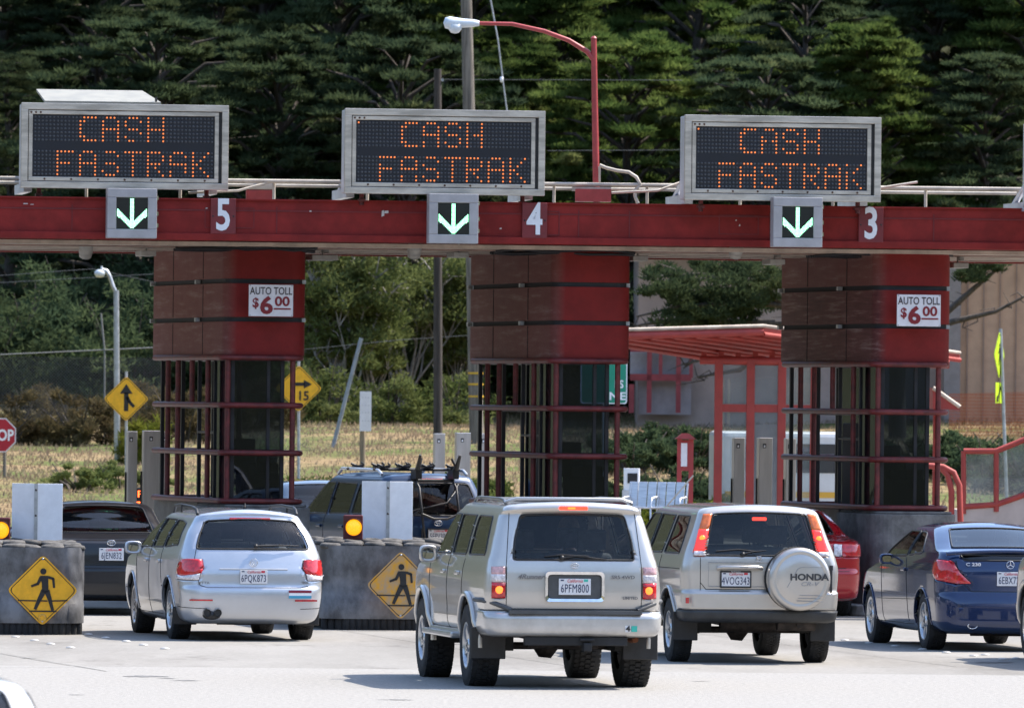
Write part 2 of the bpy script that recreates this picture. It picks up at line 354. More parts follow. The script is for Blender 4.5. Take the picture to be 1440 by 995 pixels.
def booth(px, wfront, label, rightpx, mode=0):
    p = atz(px, 0, 116.6); W = wfront; D = 4.5
    t = thing('toll_booth', label, 'toll booth', (p.x, p.y, 0), R(14.5), 'toll booths under the canopy')
    for z0, z1 in ((3.245, 3.675), (3.735, 4.165), (4.225, 4.63)):
        b = MB(); O = ring(0, W, 0, D, .20, 8); n = len(O)
        b.add([(x, y, z0) for x, y in O] + [(x, y, z1) for x, y in O], [(i, (i + 1) % n, n + (i + 1) % n, n + i) for i in range(n)], 0, True)
        b.add([(x, y, z1) for x, y in O], [tuple(range(n))]); b.add([(x, y, z0) for x, y in O], [tuple(range(n - 1, -1, -1))])
        o = b.build('collar_band', WREDP if (mode == 2 and z0 < 4.2) else WRED, t)
        s = MB()
        for yy in (1.3, 3.1): s.box((-.002, yy, (z0 + z1) / 2), (.006, .014, z1 - z0 - .02))
        s.build('panel_seam', GAP, o)
    b = MB(); b.prism(ring(.035, W - .035, .035, D - .035, .17, 6), 1.5, Matrix.Translation((0, 0, 3.22))); b.build('collar_core', BLKIN, t)
    c = MB()
    for zz in (3.705, 4.195):
        for x, y in ((.0, D - .12), (W - .01, .25), (-.01, 1.6)): c.box((x, y, zz), (.06, .08, .05))
    c.build('gap_clip', GALV, t)
    # rails
    for z in (3.215, 2.605, 1.995, 1.375):
        b = MB(); q = [(x, y, z) for x, y in ring(-.03, W - .06, -.05, D - .3, .16, 5)]; b.tube(q + q[:2], .037, 8, caps=False); b.build('guard_rail', REDD, t)
    for x, y, z1 in ((.05, .02, 3.2), (.0, .95, 3.2), (.0, 1.9, 3.2 if mode == 2 else 3.2), (.0, 2.75, 3.2), (.02, 3.45, 3.2), (W - .19, .0, 3.2), (W - .12, 3.4, 3.2)):
        b = MB(); z0 = 1.37
        if abs(y - 1.9) < .01: z0 = 2.6
        b.tube([(x, y, z0), (x, y, z1)], .036, 8); b.build('guard_post', REDD, t)
    # concrete base with rounded nose, dado behind
    b = MB(); O = ring(-.04, W + .06, -.22, 1.75, .28, 8); b.prism(O, 1.30); O2 = ring(.0, W + .02, -.18, 1.71, .26, 8); b.prism(O2, .035, Matrix.Translation((0, 0, 1.298)))
    b.build('concrete_base', CONC, t, bevel=.015)
    b = MB(); b.box((W / 2, 3.1, .74), (W - .12, 2.66, 1.2)); b.build('lower_wall', mat('booth_lower_steel', (.13, .125, .12), .6, .3, noise=.3, nscale=4), t)
    # glass box and mullions
    x0, x1, y0, y1 = .10, W - .30, .12, D - .35
    fr = MB()
    for z in (1.36, 3.2): fr.box(((x0 + x1) / 2, (y0 + y1) / 2, z), (x1 - x0 + .02, y1 - y0 + .02, .05))
    ys_ = [y0, .95, 1.9, 2.9, y1]
    for y in ys_:
        fr.box((x0, y, 2.28), (.05, .05, 1.84))
        if y in (y0, y1): fr.box((x1, y, 2.28), (.05, .05, 1.84))
    for x in ((x0 + x1) / 2 + .16,): fr.box((x, y0, 2.28), (.045, .05, 1.84))
    for x in (x0 + .03,): fr.box((x, y0, 2.28), (.06, .05, 1.84))
    fr.box((x0, (ys_[1] + ys_[3]) / 2, 2.58), (.05, ys_[3] - ys_[1], .05)); fr.box((x0, (ys_[1] + ys_[2]) / 2, 2.25), (.05, ys_[2] - ys_[1], .03))
    fr.build('window_frame', DARKM, t, bevel=.006)
    g = MB(); g.box(((x0 + x1) / 2, y0 - .012, 2.28), (x1 - x0, .008, 1.8)); g.build('front_window', BOOTHF, t)
    for k_, (a, b2) in enumerate(zip(ys_[:-1], ys_[1:])):
        for x in (x0, x1):
            if (x == x0 and k_ != 0) or (x == x1 and k_ != 3): continue      # sliding sashes stand open here
            g = MB(); g.box((x, (a + b2) / 2, 2.28), (.008, b2 - a - .06, 1.8)); g.build('side_window', BOOTHGL, t)
    for nm_, c_, d_ in (('counter', (x1 - .14, .55, 1.62), (.24, .75, .5)), ('desk', (x0 + .42, .32, 1.56), (.50, .34, .36)), ('locker', (x1 - .06, 3.3, 1.9), (.08, .6, 1.1))): i = MB(); i.box(c_, d_); i.build(nm_, BLKIN, t, bevel=.02)
    k = MB(); k.tube([(x0 + .35, .7, 1.36), (x0 + .35, .7, 1.6)], .03, 8); k.box((x0 + .35, .7, 1.62), (.36, .36, .07)); k.box((x0 + .35, .9, 1.95), (.34, .06, .45)); k.build('stool', BLKIN, t, bevel=.02)
    m_ = MB(); m_.box((x0 + .55, .38, 1.92), (.3, .05, .24), rz=.3); m_.tube([(x0 + .55, .4, 1.74), (x0 + .55, .4, 1.85)], .02, 6); m_.build('till_screen', mat('till_plastic', (.12, .12, .12), .4), t, bevel=.01)
    return t
def island(px, Y, w_, d, dx=0.):
    p = atz(px, 0, Y); b = MB(); b.prism(ring(0, w_, 0, d, .35, 6), .14, Matrix.Translation((p.x, p.y, 0)) @ RY @ Matrix.Translation((dx, 0, 0)))
    return tag(b.build('kerb', KERB, bevel=.02), kind='structure')
B5 = booth(312, 1.09, 'red toll booth on the left with a price sign, the merge sign beside it', 431, 0)
B4 = booth(774, 1.05, 'red toll booth in the middle whose collar carries no price sign', 889, 1)
B3 = booth(1227, 1.04, 'red toll booth on the right with badly peeling collar and a price sign', 1340, 2)
for px in (312, 774, 1227): island(px, 116.0, 1.5, 12.0, -.22)

# toll price signs
WSGN = mat('sign_white', (.76, .74, .76), .45, noise=.05, nscale=8); SRED = mat('sign_dark_red', (.22, .008, .015), .5); SBLK = mat('sign_near_black', (.035, .02, .022), .5)
def price_sign(cx, cy, label):
    p = at(cx, cy, 116.45); t = thing('price_sign', label, 'price sign', p, TH, 'toll price signs on the booth collars')
    b = MB(); b.box((0, 0, 0), (.575, .012, .405)); b.build('panel', WSGN, t, bevel=.004)
    text('lettering', 'AUTO TOLL', .135, SBLK, t, (0, -.012, .118), sx=.74, bold=.0012)
    text('lettering', '6', .30, SRED, t, (-.06, -.012, -.072), sx=1.12, bold=.011)
    text('lettering', '$', .17, SRED, t, (-.20, -.012, -.035), sx=.95, bold=.004)
    text('lettering', '00', .17, SRED, t, (.145, -.012, -.015), sx=1.15, bold=.0045)
    u = MB(); u.box((.145, -.0085, -.105), (.22, .004, .02)); u.build('underline', SRED, t)
    s = MB()
    for x in (-.27, .27):
        for z in (-.19, .19): s.lathe([(.0001, .006), (.006, .004), (.008, 0)], 8, Matrix.Translation((x, -.006, z)) @ Matrix.Rotation(R(90), 4, 'X'))
    s.build('rivet', GALV, t)
price_sign(381, 422.5, 'white AUTO TOLL price sign on the collar of the left booth')
price_sign(1292, 436.5, 'white AUTO TOLL price sign on the peeling collar of the right booth')

# ---------------------------------------------------------------- canopy beam
GA = R(4.0)
g0 = at(720, 344.5, 115.9); gz0 = 4.69; gan = thing('toll_canopy', 'long dark red steel canopy beam across every lane above the booths', 'canopy', (g0.x, g0.y, 0), GA)
Lh = 8.4
b = MB(); b.box((0, .15, 4.965), (2 * Lh, .26, .52)); b.build('fascia', RED, gan)
b = MB(); b.box((0, .13, 4.735), (2 * Lh, .34, .09)); b.build('lower_lip', RED, gan, bevel=.008)
b = MB(); b.box((0, .14, 5.215), (2 * Lh, .32, .018)); b.build('top_flange', RED, gan)
b = MB(); b.box((0, .017, 5.075), (2 * Lh, .012, .016))
for x in (-7.1, -5.6, -3.0, -1.05, .85, 1.5, 3.3, 5.4, 7.0): b.box((x, .016, 4.96), (.012, .01, .34))
for (x, z, w_, h_) in ((-3.6, 4.98, .62, .25), (2.9, 4.97, .5, .24), (.45, 4.96, .3, .3)):
    for dx, dz, ww, hh in ((0, h_ / 2, w_, .01), (0, -h_ / 2, w_, .01), (-w_ / 2, 0, .01, h_), (w_ / 2, 0, .01, h_)): b.box((x + dx, .016, z + dz), (ww, .008, hh))
b.build('fascia_seam', mat('seam_darker_red', (.15, .014, .016), .6, noise=.2), gan)
b = MB(); b.box((0, 3.2, 5.06), (2 * Lh, 6.0, .10)); b.build('deck', mat('canopy_deck', (.25, .24, .22), .8, noise=.2), gan)
CREAM = mat('cream_soffit_slat', (.50, .42, .35), .6, noise=.2, nscale=3)
sl = 0
for k in range(9):
    b = MB(); b.box((0, .55 + k * .62, 4.655 - (k % 2) * .015), (2 * Lh, .46, .05)); b.build('soffit_slat', CREAM if k % 3 != 1 else mat('brown_soffit_slat', (.30, .2, .16), .6, noise=.25), gan)
b = MB(); b.box((0, 6.1, 4.86), (2 * Lh, .2, .5)); b.build('rear_beam', RED, gan)
for px in (352, 800, 1250):       # tangled conduits above each booth
    b = MB(); p = at(px, 350, 116.6); lx = (p.x - g0.x)
    for j in range(6):
        q = [(lx - .9 + i * .3, .6 + j * .2 + random.uniform(-.1, .1), 4.60 + random.uniform(-.02, .04)) for i in range(7)]; b.tube(q, .018, 6)
    b.build('conduit', DARKM, gan)
PIPE = mat('cream_pipe', (.46, .415, .35), .5, noise=.15, nscale=4)
b = MB()
b.tube([(-Lh, .9, 5.47), (Lh, .9, 5.49)], .026, 8); b.tube([(-Lh, 1.15, 5.42), (Lh, 1.15, 5.44)], .022, 8)
for k in range(14): b.tube([(-Lh + .6 + k * 1.2, .95, 5.22), (-Lh + .6 + k * 1.2, .95, 5.47)], .02, 6)
b.build('service_pipe', PIPE, gan)
for pa, pb, pc in ((265, 335, 380), (860, 925, 958), (1165, 1215, 1290)):
    b = MB(); b.tube([at(pa, 271, 116.4), at(pb, 268, 116.4), at(pc, 256, 116.6)], .016, 6); o = b.build('loose_cable', PIPE); tag(o, 'pale cable lying along the canopy top near photo column %s' % pa, 'cable')
    o['label'] = {265: 'pale cable rising off the red beam right of the left message board', 860: 'pale cable on the red beam beneath the red lamp post', 1165: 'pale cable under and right of the right message board'}[pa]
# paint chips
b = MB()
for (x, y, w_, h_) in ((36, 287, 7, 1.5), (45, 288, 5, 1), (538, 300, 4, 9), (543, 298, 6, 4), (1037, 309, 2, 2), (1042, 316, 2, 3), (81, 333, 2, 2), (436, 297, 3, 2), (704, 321, 3, 2), (290, 293, 3, 1.5)):
    p = at(x, y, 115.75); b.prism([(-w_ / 220, -h_ / 220), (w_ / 220, -h_ / 300), (w_ / 260, h_ / 220), (-w_ / 300, h_ / 260)], .004, Matrix.Translation((p.x - g0.x, .012, p.z)) @ Matrix.Rotation(R(90), 4, 'X'))
b.build('bare_paint_chip', mat('chipped_primer', (.6, .55, .52), .7), gan)
# round loudspeakers and junction boxes under the soffit
SPK = mat('grey_enamel', (.38, .37, .35), .5, noise=.15)
for px, lab in ((121, 'grey cylindrical lamp under the canopy above the grey far street lamp'), (583, 'grey cylindrical lamp under the canopy between the left and middle booths'), (1035, 'grey cylindrical lamp under the canopy between the middle and right booths')):
    p = at(px, 351, 116.7); t = thing('canopy_lamp', lab, 'canopy lamp', p, TH, 'cylindrical lamps under the canopy'); b = MB()
    b.lathe([(.001, .16), (.085, .15), (.09, .05), (.078, .045), (.09, .03), (.09, -.04), (.078, -.045), (.085, -.06), (.08, -.1), (.001, -.11)], 20, Matrix.Rotation(R(35), 4, 'X')); b.build('housing', SPK, t)
    b = MB(); b.tube([(0, .02, .03), (0, .04, .12)], .02, 8); b.build('bracket', SPK, t)
for px, py, lab in ((210, 356, 'small pale junction box left of the left booth collar'), (458, 362, 'flat pale lamp housing right of the left booth collar'), (902, 363, 'small pale lamp housing right of the middle booth collar'), (1353, 373, 'small pale lamp housing right of the right booth collar'), (650, 358, 'small pale junction box left of the middle booth collar'), (1095, 368, 'small pale junction box left of the right booth collar')):
    p = at(px, py, 117.3); t = thing('lamp_housing', lab, 'lamp housing', p, TH, 'small housings under the canopy'); wd = .34 if px in (458,) else .2
    b = MB(); b.box((0, .3, 0), (wd, .5, .07)); b.build('housing', SPK, t, bevel=.01); b = MB(); b.tube([(0, .25, .03), (0, .25, .14)], .012, 6); b.box((.05, .25, .09), (.06, .05, .05)); b.build('bracket', SPK, t)

# ---------------------------------------------------------------- dot matrix message boards
FONT = {'C': ["01111", "11000", "10000", "10000", "10000", "11000", "01111"], 'A': ["01110", "10001", "10001", "11111", "10001", "10001", "10001"], 'S': ["01110", "10001", "10000", "01110", "00001", "10001", "01110"],
        'H': ["10001", "10001", "10001", "11111", "10001", "10001", "10001"], 'F': ["11111", "10000", "10000", "11110", "10000", "10000", "10000"], 'T': ["11111", "00100", "00100", "00100", "00100", "00100", "00100"],
        'R': ["11110", "10001", "10001", "11110", "10100", "10010", "10001"], 'K': ["10001", "10010", "10100", "11000", "10100", "10010", "10001"]}
LEDON = mat('lit_amber_led', (.8, .15, .03), .4, emit=(1, .27, .07), estr=.42); LEDOFF = mat('unlit_led', (.055, .060, .066), .35, noise=.3, nscale=30); PANEL = mat('matrix_black', (.004, .006, .012), .5, noise=.2)
FRAMEM = mat('aluminium_frame', (.52, .48, .42), .42, .65, noise=.22, nscale=3, stretch=(.6, 1, 3))
CABM = mat('cabinet_pale_aluminium', (.60, .62, .66), .45, .6, noise=.12, nscale=2)
def board(px, py, W, label, extra=False, top=False):
    """px, py: lower left corner of the front frame"""
    p = at(px, py, 115.5); H = 1.08; t = thing('message_board', label, 'message board', p, R(7), 'electronic message boards on the canopy')
    b = MB(); b.box((W / 2, .26, H / 2), (W - .02, .44, H - .02)); b.build('cabinet', CABM, t, bevel=.012)
    def frame(x0, z0, x1, z1, wd, y, dp, m, nm):
        f = MB(); f.box(((x0 + x1) / 2, y, z1 - wd / 2), (x1 - x0, dp, wd)); f.box(((x0 + x1) / 2, y, z0 + wd / 2), (x1 - x0, dp, wd))
        f.box((x0 + wd / 2, y, (z0 + z1) / 2), (wd, dp, z1 - z0 - 2 * wd)); f.box((x1 - wd / 2, y, (z0 + z1) / 2), (wd, dp, z1 - z0 - 2 * wd)); return f.build(nm, m, t, bevel=.006)
    frame(0, 0, W, H, .085, .0, .08, FRAMEM, 'outer_frame')
    frame(.092, .092, W - .125, H - .092, .052, .01, .07, FRAMEM, 'inner_frame')
    b = MB(); b.box((W / 2, .02, H / 2), (W - .12, .02, H - .12)); b.build('backing_strip', BLK, t)
    x0, x1, z0, z1 = .145, W - .178, .148, H - .148
    b = MB(); b.box(((x0 + x1) / 2, .004, H / 2), (x1 - x0, .02, z1 - z0)); b.build('display', PANEL, t)
    nc = 48; dx = (x1 - x0) / (nc + .3); dz = (z1 - z0) / 16.2; on = set()
    for word, c0, r0 in (('CASH', 12, 0), ('FASTRAK', 6, 9)):
        for i, ch in enumerate(word):
            for r_, row in enumerate(FONT[ch]):
                for c_, v in enumerate(row):
                    if v == '1' and random.random() > .03: on.add((c0 + i * 6 + c_, r0 + r_))
    if extra: on.add((0, 0))
    a, l = MB(), MB()
    for c_ in range(nc):
        for r_ in list(range(7)) + list(range(9, 16)):
            q = l if (c_, r_) in on else a; cx = x0 + (c_ + .65) * dx; cz = z1 - (r_ + .6) * dz; r = .0155 if q is a else .0120
            q.lathe([(r, 0), (r * .7, .007), (.0001, .010)], 8, Matrix.Translation((cx, -.006, cz)) @ Matrix.Rotation(R(90), 4, 'X'))
    a.build('unlit_dots', LEDOFF, t); l.build('lit_dots', LEDON, t)
    s = MB()
    for k in range(7):
        s.lathe([(.0001, .008), (.012, .006), (.014, 0)], 8, Matrix.Translation((.3 + k * (W - .6) / 6, -.03, .118)) @ Matrix.Rotation(R(90), 4, 'X'))
    for k in range(3): s.lathe([(.0001, .008), (.012, .006), (.014, 0)], 8, Matrix.Translation((.125 + k * .06, -.03, H - .118)) @ Matrix.Rotation(R(90), 4, 'X'))
    s.build('bolt', mat('rusty_bolt', (.12, .06, .04), .7, .4), t)
    for x in (.25, W - .25):
        f = MB(); f.tube([(x, .25, -.14), (x, .25, .02)], .03, 8); f.box((x, .25, -.08), (.09, .12, .03)); f.build('foot', REDD, t)
    Mb = Matrix.Rotation(R(4), 4, 'Z')
    for xa in (.12, W - .15):
        a_ = MB(); a_.box((xa, 1.3, .02), (.10, 1.8, .12)); a_.tube([(xa, .5, .38), (xa, 1.7, .06)], .04, 8); a_.build('support_arm', CABM, t)
    if top:
        q = MB(); q.add([(.30, .05, H + .0), (1.78, .05, H + .0), (1.62, 1.05, H + .18), (.26, 1.05, H + .18)] + [(.30, .05, H + .03), (1.78, .05, H + .03), (1.62, 1.05, H + .21), (.26, 1.05, H + .21)], [(3, 2, 1, 0), (4, 5, 6, 7), (0, 1, 5, 4), (1, 2, 6, 5), (2, 3, 7, 6), (3, 0, 4, 7)])
        q.build('roof_flap', mat('pale_flap', (.27, .26, .22), .5, noise=.1), t); q = MB(); q.tube([(1.72, .1, H), (1.72, .1, H + .1)], .015, 6); q.build('flap_catch', BLK, t)
    return t
board(29, 264, 2.64, 'grey framed electronic board lit CASH FASTRAK at the left with its roof flap raised', top=True)
board(484, 272, 2.56, 'grey framed electronic board lit CASH FASTRAK over the middle, beside the red lamp post', extra=True)
board(962, 281, 2.52, 'grey framed electronic board lit CASH FASTRAK on the right above lane number 3', extra=True)
o_ = board(1446, 291, 2.5, 'electronic board at the right edge, only its pale support arm in view')

# ---------------------------------------------------------------- lane arrows and numbers
GRN = mat('lit_green_led', (.1, .8, .4), .4, emit=(.34, 1, .55), estr=1.7)
def arrow(cx, cy, label):
    p = at(cx, cy, 115.3); t = thing('lane_signal', label, 'lane signal', p, R(7), 'green arrow lane signals on the beam'); S_ = .63
    b = MB(); b.box((0, .12, 0), (S_, .22, S_)); b.build('housing', mat('signal_grey', (.40, .39, .40), .5, .3, noise=.1, nscale=3), t, bevel=.01)
    f = MB(); wd = .115
    for x, z, dx, dz in ((0, S_ / 2 - wd / 2, S_, wd), (0, -S_ / 2 + wd / 2, S_, wd), (-S_ / 2 + wd / 2, 0, wd, S_ - 2 * wd), (S_ / 2 - wd / 2, 0, wd, S_ - 2 * wd)): f.box((x, -.012, z), (dx, .05, dz))
    f.build('bezel', MATS['signal_grey'], t, bevel=.008)
    s = MB(); s.box((0, .0, 0), (S_ - 2 * wd, .03, S_ - 2 * wd)); s.build('screen', mat('signal_black', (.005, .010, .010), .3, noise=.2), t)
    l = MB(); pitch = .0165; h = .195
    n = int(h / pitch) + 1
    for i in range(-n, n + 1):
        for j in range(-n, n + 1):
            x, z = i * pitch, j * pitch
            if abs(x) > h or abs(z) > h: continue
            if (abs(x) < .028 and z > -.16) or abs((z + .195) - abs(x) * .93 - .035) < .043 and abs(x) < .19: l.lathe([(.0074, 0), (.0001, .006)], 6, Matrix.Translation((x, -.016, z)) @ Matrix.Rotation(R(90), 4, 'X'))
    l.build('lit_arrow', GRN, t)
    k = MB()
    for z in (-.15, .0, .2): k.box((S_ / 2 + .012, .03, z), (.02, .04, .05))
    k.build('latch', CHR, t); 
    m_ = MB(); m_.box((0, .3, -.05), (.3, .2, .2)); m_.build('mount', REDD, t)
arrow(185.5, 300, 'grey boxed green down arrow signal left of lane number 5')
arrow(637.5, 307.5, 'grey boxed green down arrow signal left of lane number 4')
arrow(1121.5, 312.5, 'grey boxed green down arrow signal left of lane number 3')
for ch, cx, cy in (('5', 314, 304), ('4', 752, 310), ('3', 1225, 316)):
    p = at(cx, cy, 115.9 + (cx - 720) / 110.5 * math.tan(GA) - .05); t = thing('lane_number', 'white lane number %s on a dark red plate fixed to the beam' % ch, 'lane number', p, GA, 'lane number plates on the beam')
    b = MB(); b.box((0, .03, 0), (.32, .05, .45)); b.build('backplate', mat('plate_maroon', (.17, .018, .022), .5, noise=.15), t, bevel=.006)
    text('numeral', ch, .56, mat('numeral_white', (.78, .80, .84), .5, noise=.04), t, (0, -.004, 0), sx=.72, bold=.012)
    s = MB()
    for x in (-.13, .13): s.lathe([(.0001, .008), (.01, .005), (.012, 0)], 8, Matrix.Translation((x, .004, 0)) @ Matrix.Rotation(R(90), 4, 'X'))
    s.build('bolt', BLK, t)

# red street lamp standing on the canopy
p = at(838.5, 262, 117.0); t = thing('street_lamp', 'red curved-arm street lamp standing on top of the canopy', 'street lamp', p); LR = mat('lamp_post_red', (.34, .045, .045), .45, noise=.15, nscale=5)
dz = lambda x, y: Vector(at(x, y, 117.0)) - Vector(p)
b = MB(); b.tube([dz(839, 285), dz(836.5, 150), dz(835, 54)], [.045, .04, .036], 12); b.tube([dz(835, 54), dz(835, 51)], [.045, .02], 10); b.build('pole', LR, t)
b = MB(); b.tube([dz(835, 84), dz(826, 73), dz(800, 57), dz(765, 44), dz(720, 34), dz(674, 33)], [.036, .034, .03, .028, .026, .024], 10); b.build('arm', LR, t)
b = MB(); M = Matrix.Translation(dz(672, 33)) @ Matrix.Rotation(R(-90), 4, 'Y')
b.lathe([(.0001, -.02), (.035, -.02), (.05, .06), (.06, .2), (.075, .3), (.085, .36), (.07, .42), (.0001, .445)], 18, M); b.build('lamp_head', mat('lamp_grey_white', (.62, .68, .72), .4, noise=.08), t)
b = MB(); b.lathe([(.0001, -.115), (.05, -.105), (.085, -.06), (.095, 0), (.0001, 0)], 18, Matrix.Translation(dz(640, 35))); b.build('lens', mat('frosted_lens', (.6, .66, .7), .2, noise=.05), t)
b = MB(); b.box(dz(834, 275), (.46, .4, .16)); b.build('plinth', LR, t); b = MB(); b.box(dz(832, 266), (.5, .3, .05)); b.box(dz(842, 245), (.05, .06, .2)); b.build('bracket', PIPE, t)
b = MB(); b.tube([at(x, y, 116.9) for x, y in ((843, 232), (852, 236), (868, 240), (884, 242), (895, 249), (901, 260), (893, 267), (893, 276), (897, 286))], .022, 8); tag(b.build('loose_cable', PIPE), 'cream flexible cable looping down from the red lamp post', 'cable')
p = at(366, 268, 117.0); t = thing('post_stub', 'red and cream capped post stub on the canopy right of the left board', 'post stub', p); b = MB(); b.box((0, 0, -.06), (.36, .36, .14)); b.build('plinth', LR, t, bevel=.02); b = MB(); b.box((0, 0, .06), (.38, .38, .10)); b.build('cap', PIPE, t, bevel=.01)

# ---------------------------------------------------------------- steel reader columns beside the booths
for x0, x1, ty, lab in ((176, 190, 606, 'single brushed steel column left of the double one, below the merge sign'), (198, 224, 605, 'double brushed steel column just left of the left booth'), (608, 623, 609, 'slim brushed steel column with a square port, behind the bike rack'), (638, 659, 608, 'double brushed steel column right of the slim one behind the bike rack'), (672, 684, 609, 'brushed steel column mostly behind the rails of the middle booth'),
        (1028, 1044, 615, 'left brushed steel column in front of the red shelter'), (1063, 1083, 615, 'middle brushed steel column in front of the red shelter'), (1101, 1116, 616, 'brushed steel column at the left rail of the right booth'), (224, 236, 606, 'brushed steel column half behind the rails of the left booth')):
    Y = 134.0 if 600 < x0 < 690 else 123.0; p = atz((x0 + x1) / 2, 0, Y); W = (x1 - x0) / F * Y; H = at(x0, ty, Y).z
    t = thing('steel_column', lab, 'steel column', (p.x, p.y, 0), TH, 'brushed steel columns beside the booths')
    b = MB(); b.box((0, 0, H / 2), (W * .97, .16, H)); b.build('casing', STEEL, t, bevel=.008)
    b = MB(); b.box((-.02, -.083, H - .11), (.045, .006, .06)); b.build('port', BLK, t); b = MB(); b.box((-.02, -.087, H - .115), (.022, .004, .03)); b.build('port_light', WHT, t)
    b = MB(); b.tube([(-W / 2 - .012, 0, .4), (-W / 2 - .012, 0, H - .55)], .012, 6); b.box((0, 0, .03), (W + .1, .3, .06)); b.build('fittings', DARKM, t)

# small red dot sign
p = at(206, 702, 125); t = thing('dot_sign', 'small black sign with red lit letters between the steel columns on the left', 'sign', p, 0); b = MB(); b.box((0, .06, 0), (.36, .1, .32)); b.build('case', BLK, t, bevel=.01)
text('lit_lettering', 'PAY', .13, mat('lit_red_letter', (.9, .1, .02), .4, emit=(1, .13, .03), estr=1.8), t, (0, -.0, .07), sx=1.1, bold=.002); text('lit_lettering', 'TOLL', .13, MATS['lit_red_letter'], t, (.03, -.0, -.08), sx=1.1, bold=.002)
b = MB(); b.tube([(0, .06, -.16), (0, .06, -1.3)], .03, 8); b.build('post', DARKM, t)

# ---------------------------------------------------------------- rubber crash cushions
def wrap_mat(name, sc_=1.):
    return mat(name, (.13, .13, .135), .42, noise=.5, nscale=3.2 * sc_, bump=.35, bscale=7, col2=None, stretch=(1, 1, .7), detail=9)
WRAP = wrap_mat('scuffed_rubber_sheet')
def cushion(px_corner, Y, right, w_, d, zt, label):
    p = atz(px_corner, 0, Y); t = thing('crash_cushion', label, 'crash cushion', (p.x, p.y, 0), TH, 'rubber crash cushions before the booths')
    x0, x1 = (-w_, 0) if right else (0, w_)
    O = ring(x0, x1, 0, d, .34, 8); n = len(O); b = MB()
    lev = [.13, .35, .36, .62, .85, zt]
    rr_ = random.Random(3)
    G = []
    for z in lev:
        row = []
        for i, (x, y) in enumerate(O):
            bl = .012 * math.sin(i * 2.1 + z * 5) + (.012 if z == .35 else 0); cx, cy = (x0 + x1) / 2, d / 2
            v = Vector((x - cx, y - cy, 0)).normalized(); row.append((x + v.x * bl, y + v.y * bl, z))
        G.append(row)
    b.grid(G, 0, True, True); b.build('rubber_wrap', WRAP, t)
    b = MB(); b.prism([(x * .97, y * .99 + .02) for x, y in O], .02, Matrix.Translation((0, 0, zt - .07))); b.build('lid', RUB, t)
    k = 0
    for i in range(26):     # tubes seen below the wrap
        a = x0 + .08 + i * (w_ - .16) / 25
        b = MB(); b.lathe([(.045, 0), (.05, .05), (.05, .1), (.045, .16)], 10, Matrix.Translation((a, .06 + .22 * max(0, abs(a - (x0 + x1) / 2) / (w_ / 2) - .72) / .28, 0))); b.build('rubber_tube', RUB, t)
    for r_ in range(6):
        for c_ in range(8):
            x = x0 + .16 + c_ * (w_ - .32) / 7 + rr_.uniform(-.03, .03) + (r_ % 2) * .05; y = .22 + r_ * .30 + rr_.uniform(-.04, .04)
            b = MB(); M = Matrix.Translation((x, y, zt - .045 + rr_.uniform(0, .03) + (.03 if r_ else 0))) @ Matrix.Rotation(rr_.uniform(-.12, .12), 4, 'X') @ Matrix.Rotation(rr_.uniform(-.12, .12), 4, 'Y')
            b.lathe([(.03, .02), (.05, .05), (.09, .062), (.128, .05), (.14, .025), (.128, 0), (.06, -.01)], 18, M); b.build('tyre', mat('dusty_tyre', (.085, .08, .075), .9, noise=.45, nscale=9), t)
    return t
cushion(123, 103.0, True, 1.9, 6, .985, 'grey rubber-wrapped crash cushion topped with tyres at the left edge')
cushion(452, 106.4, False, 2.0, 6, .985, 'grey rubber-wrapped crash cushion topped with tyres between the estate and the nearest SUV')
YEL = mat('sign_yellow', (.88, .44, .012), .45, noise=.10, nscale=7); YELW = mat('worn_sign_yellow', (.70, .33, .012), .5, col2=(.42, .30, .18), nscale=9, detail=9); INK = mat('sign_black', (.012, .012, .013), .5, noise=.2)
def yscale(col):
    m = col
    return m
def diamond(t, s, m, y=0.):
    """diamond plate with border, half diagonal s"""
    P = round_poly([(s, 0), (0, s), (-s, 0), (0, -s)], .06 * s / .4, 4); b = MB(); b.prism(P, .006, Matrix.Translation((0, y, 0)) @ Matrix.Rotation(R(90), 4, 'X')); b.build('panel', m, t)
    q1 = [(x * .945, z * .945) for x, z in P]; q2 = [(x * .915, z * .915) for x, z in P]; n = len(P); b = MB()
    yy = y - .009; b.add([(x, yy, z) for x, z in q1] + [(x, yy, z) for x, z in q2], [(i, (i + 1) % n, n + (i + 1) % n, n + i) for i in range(n)]); b.build('border', INK, t)
def flat(t, polys, y, m, name='symbol'):
    b = MB()
    for P in polys: b.prism(P, .004, Matrix.Translation((0, y, 0)) @ Matrix.Rotation(R(90), 4, 'X'))
    return b.build(name, m, t)
def seg(x0, z0, x1, z1, w0, w1=None):
    w1 = w1 or w0; d = Vector((x1 - x0, z1 - z0)).normalized(); n = Vector((-d.y, d.x)); return [(x0 - n.x * w0, z0 - n.y * w0), (x1 - n.x * w1, z1 - n.y * w1), (x1 + n.x * w1, z1 + n.y * w1), (x0 + n.x * w0, z0 + n.y * w0)]
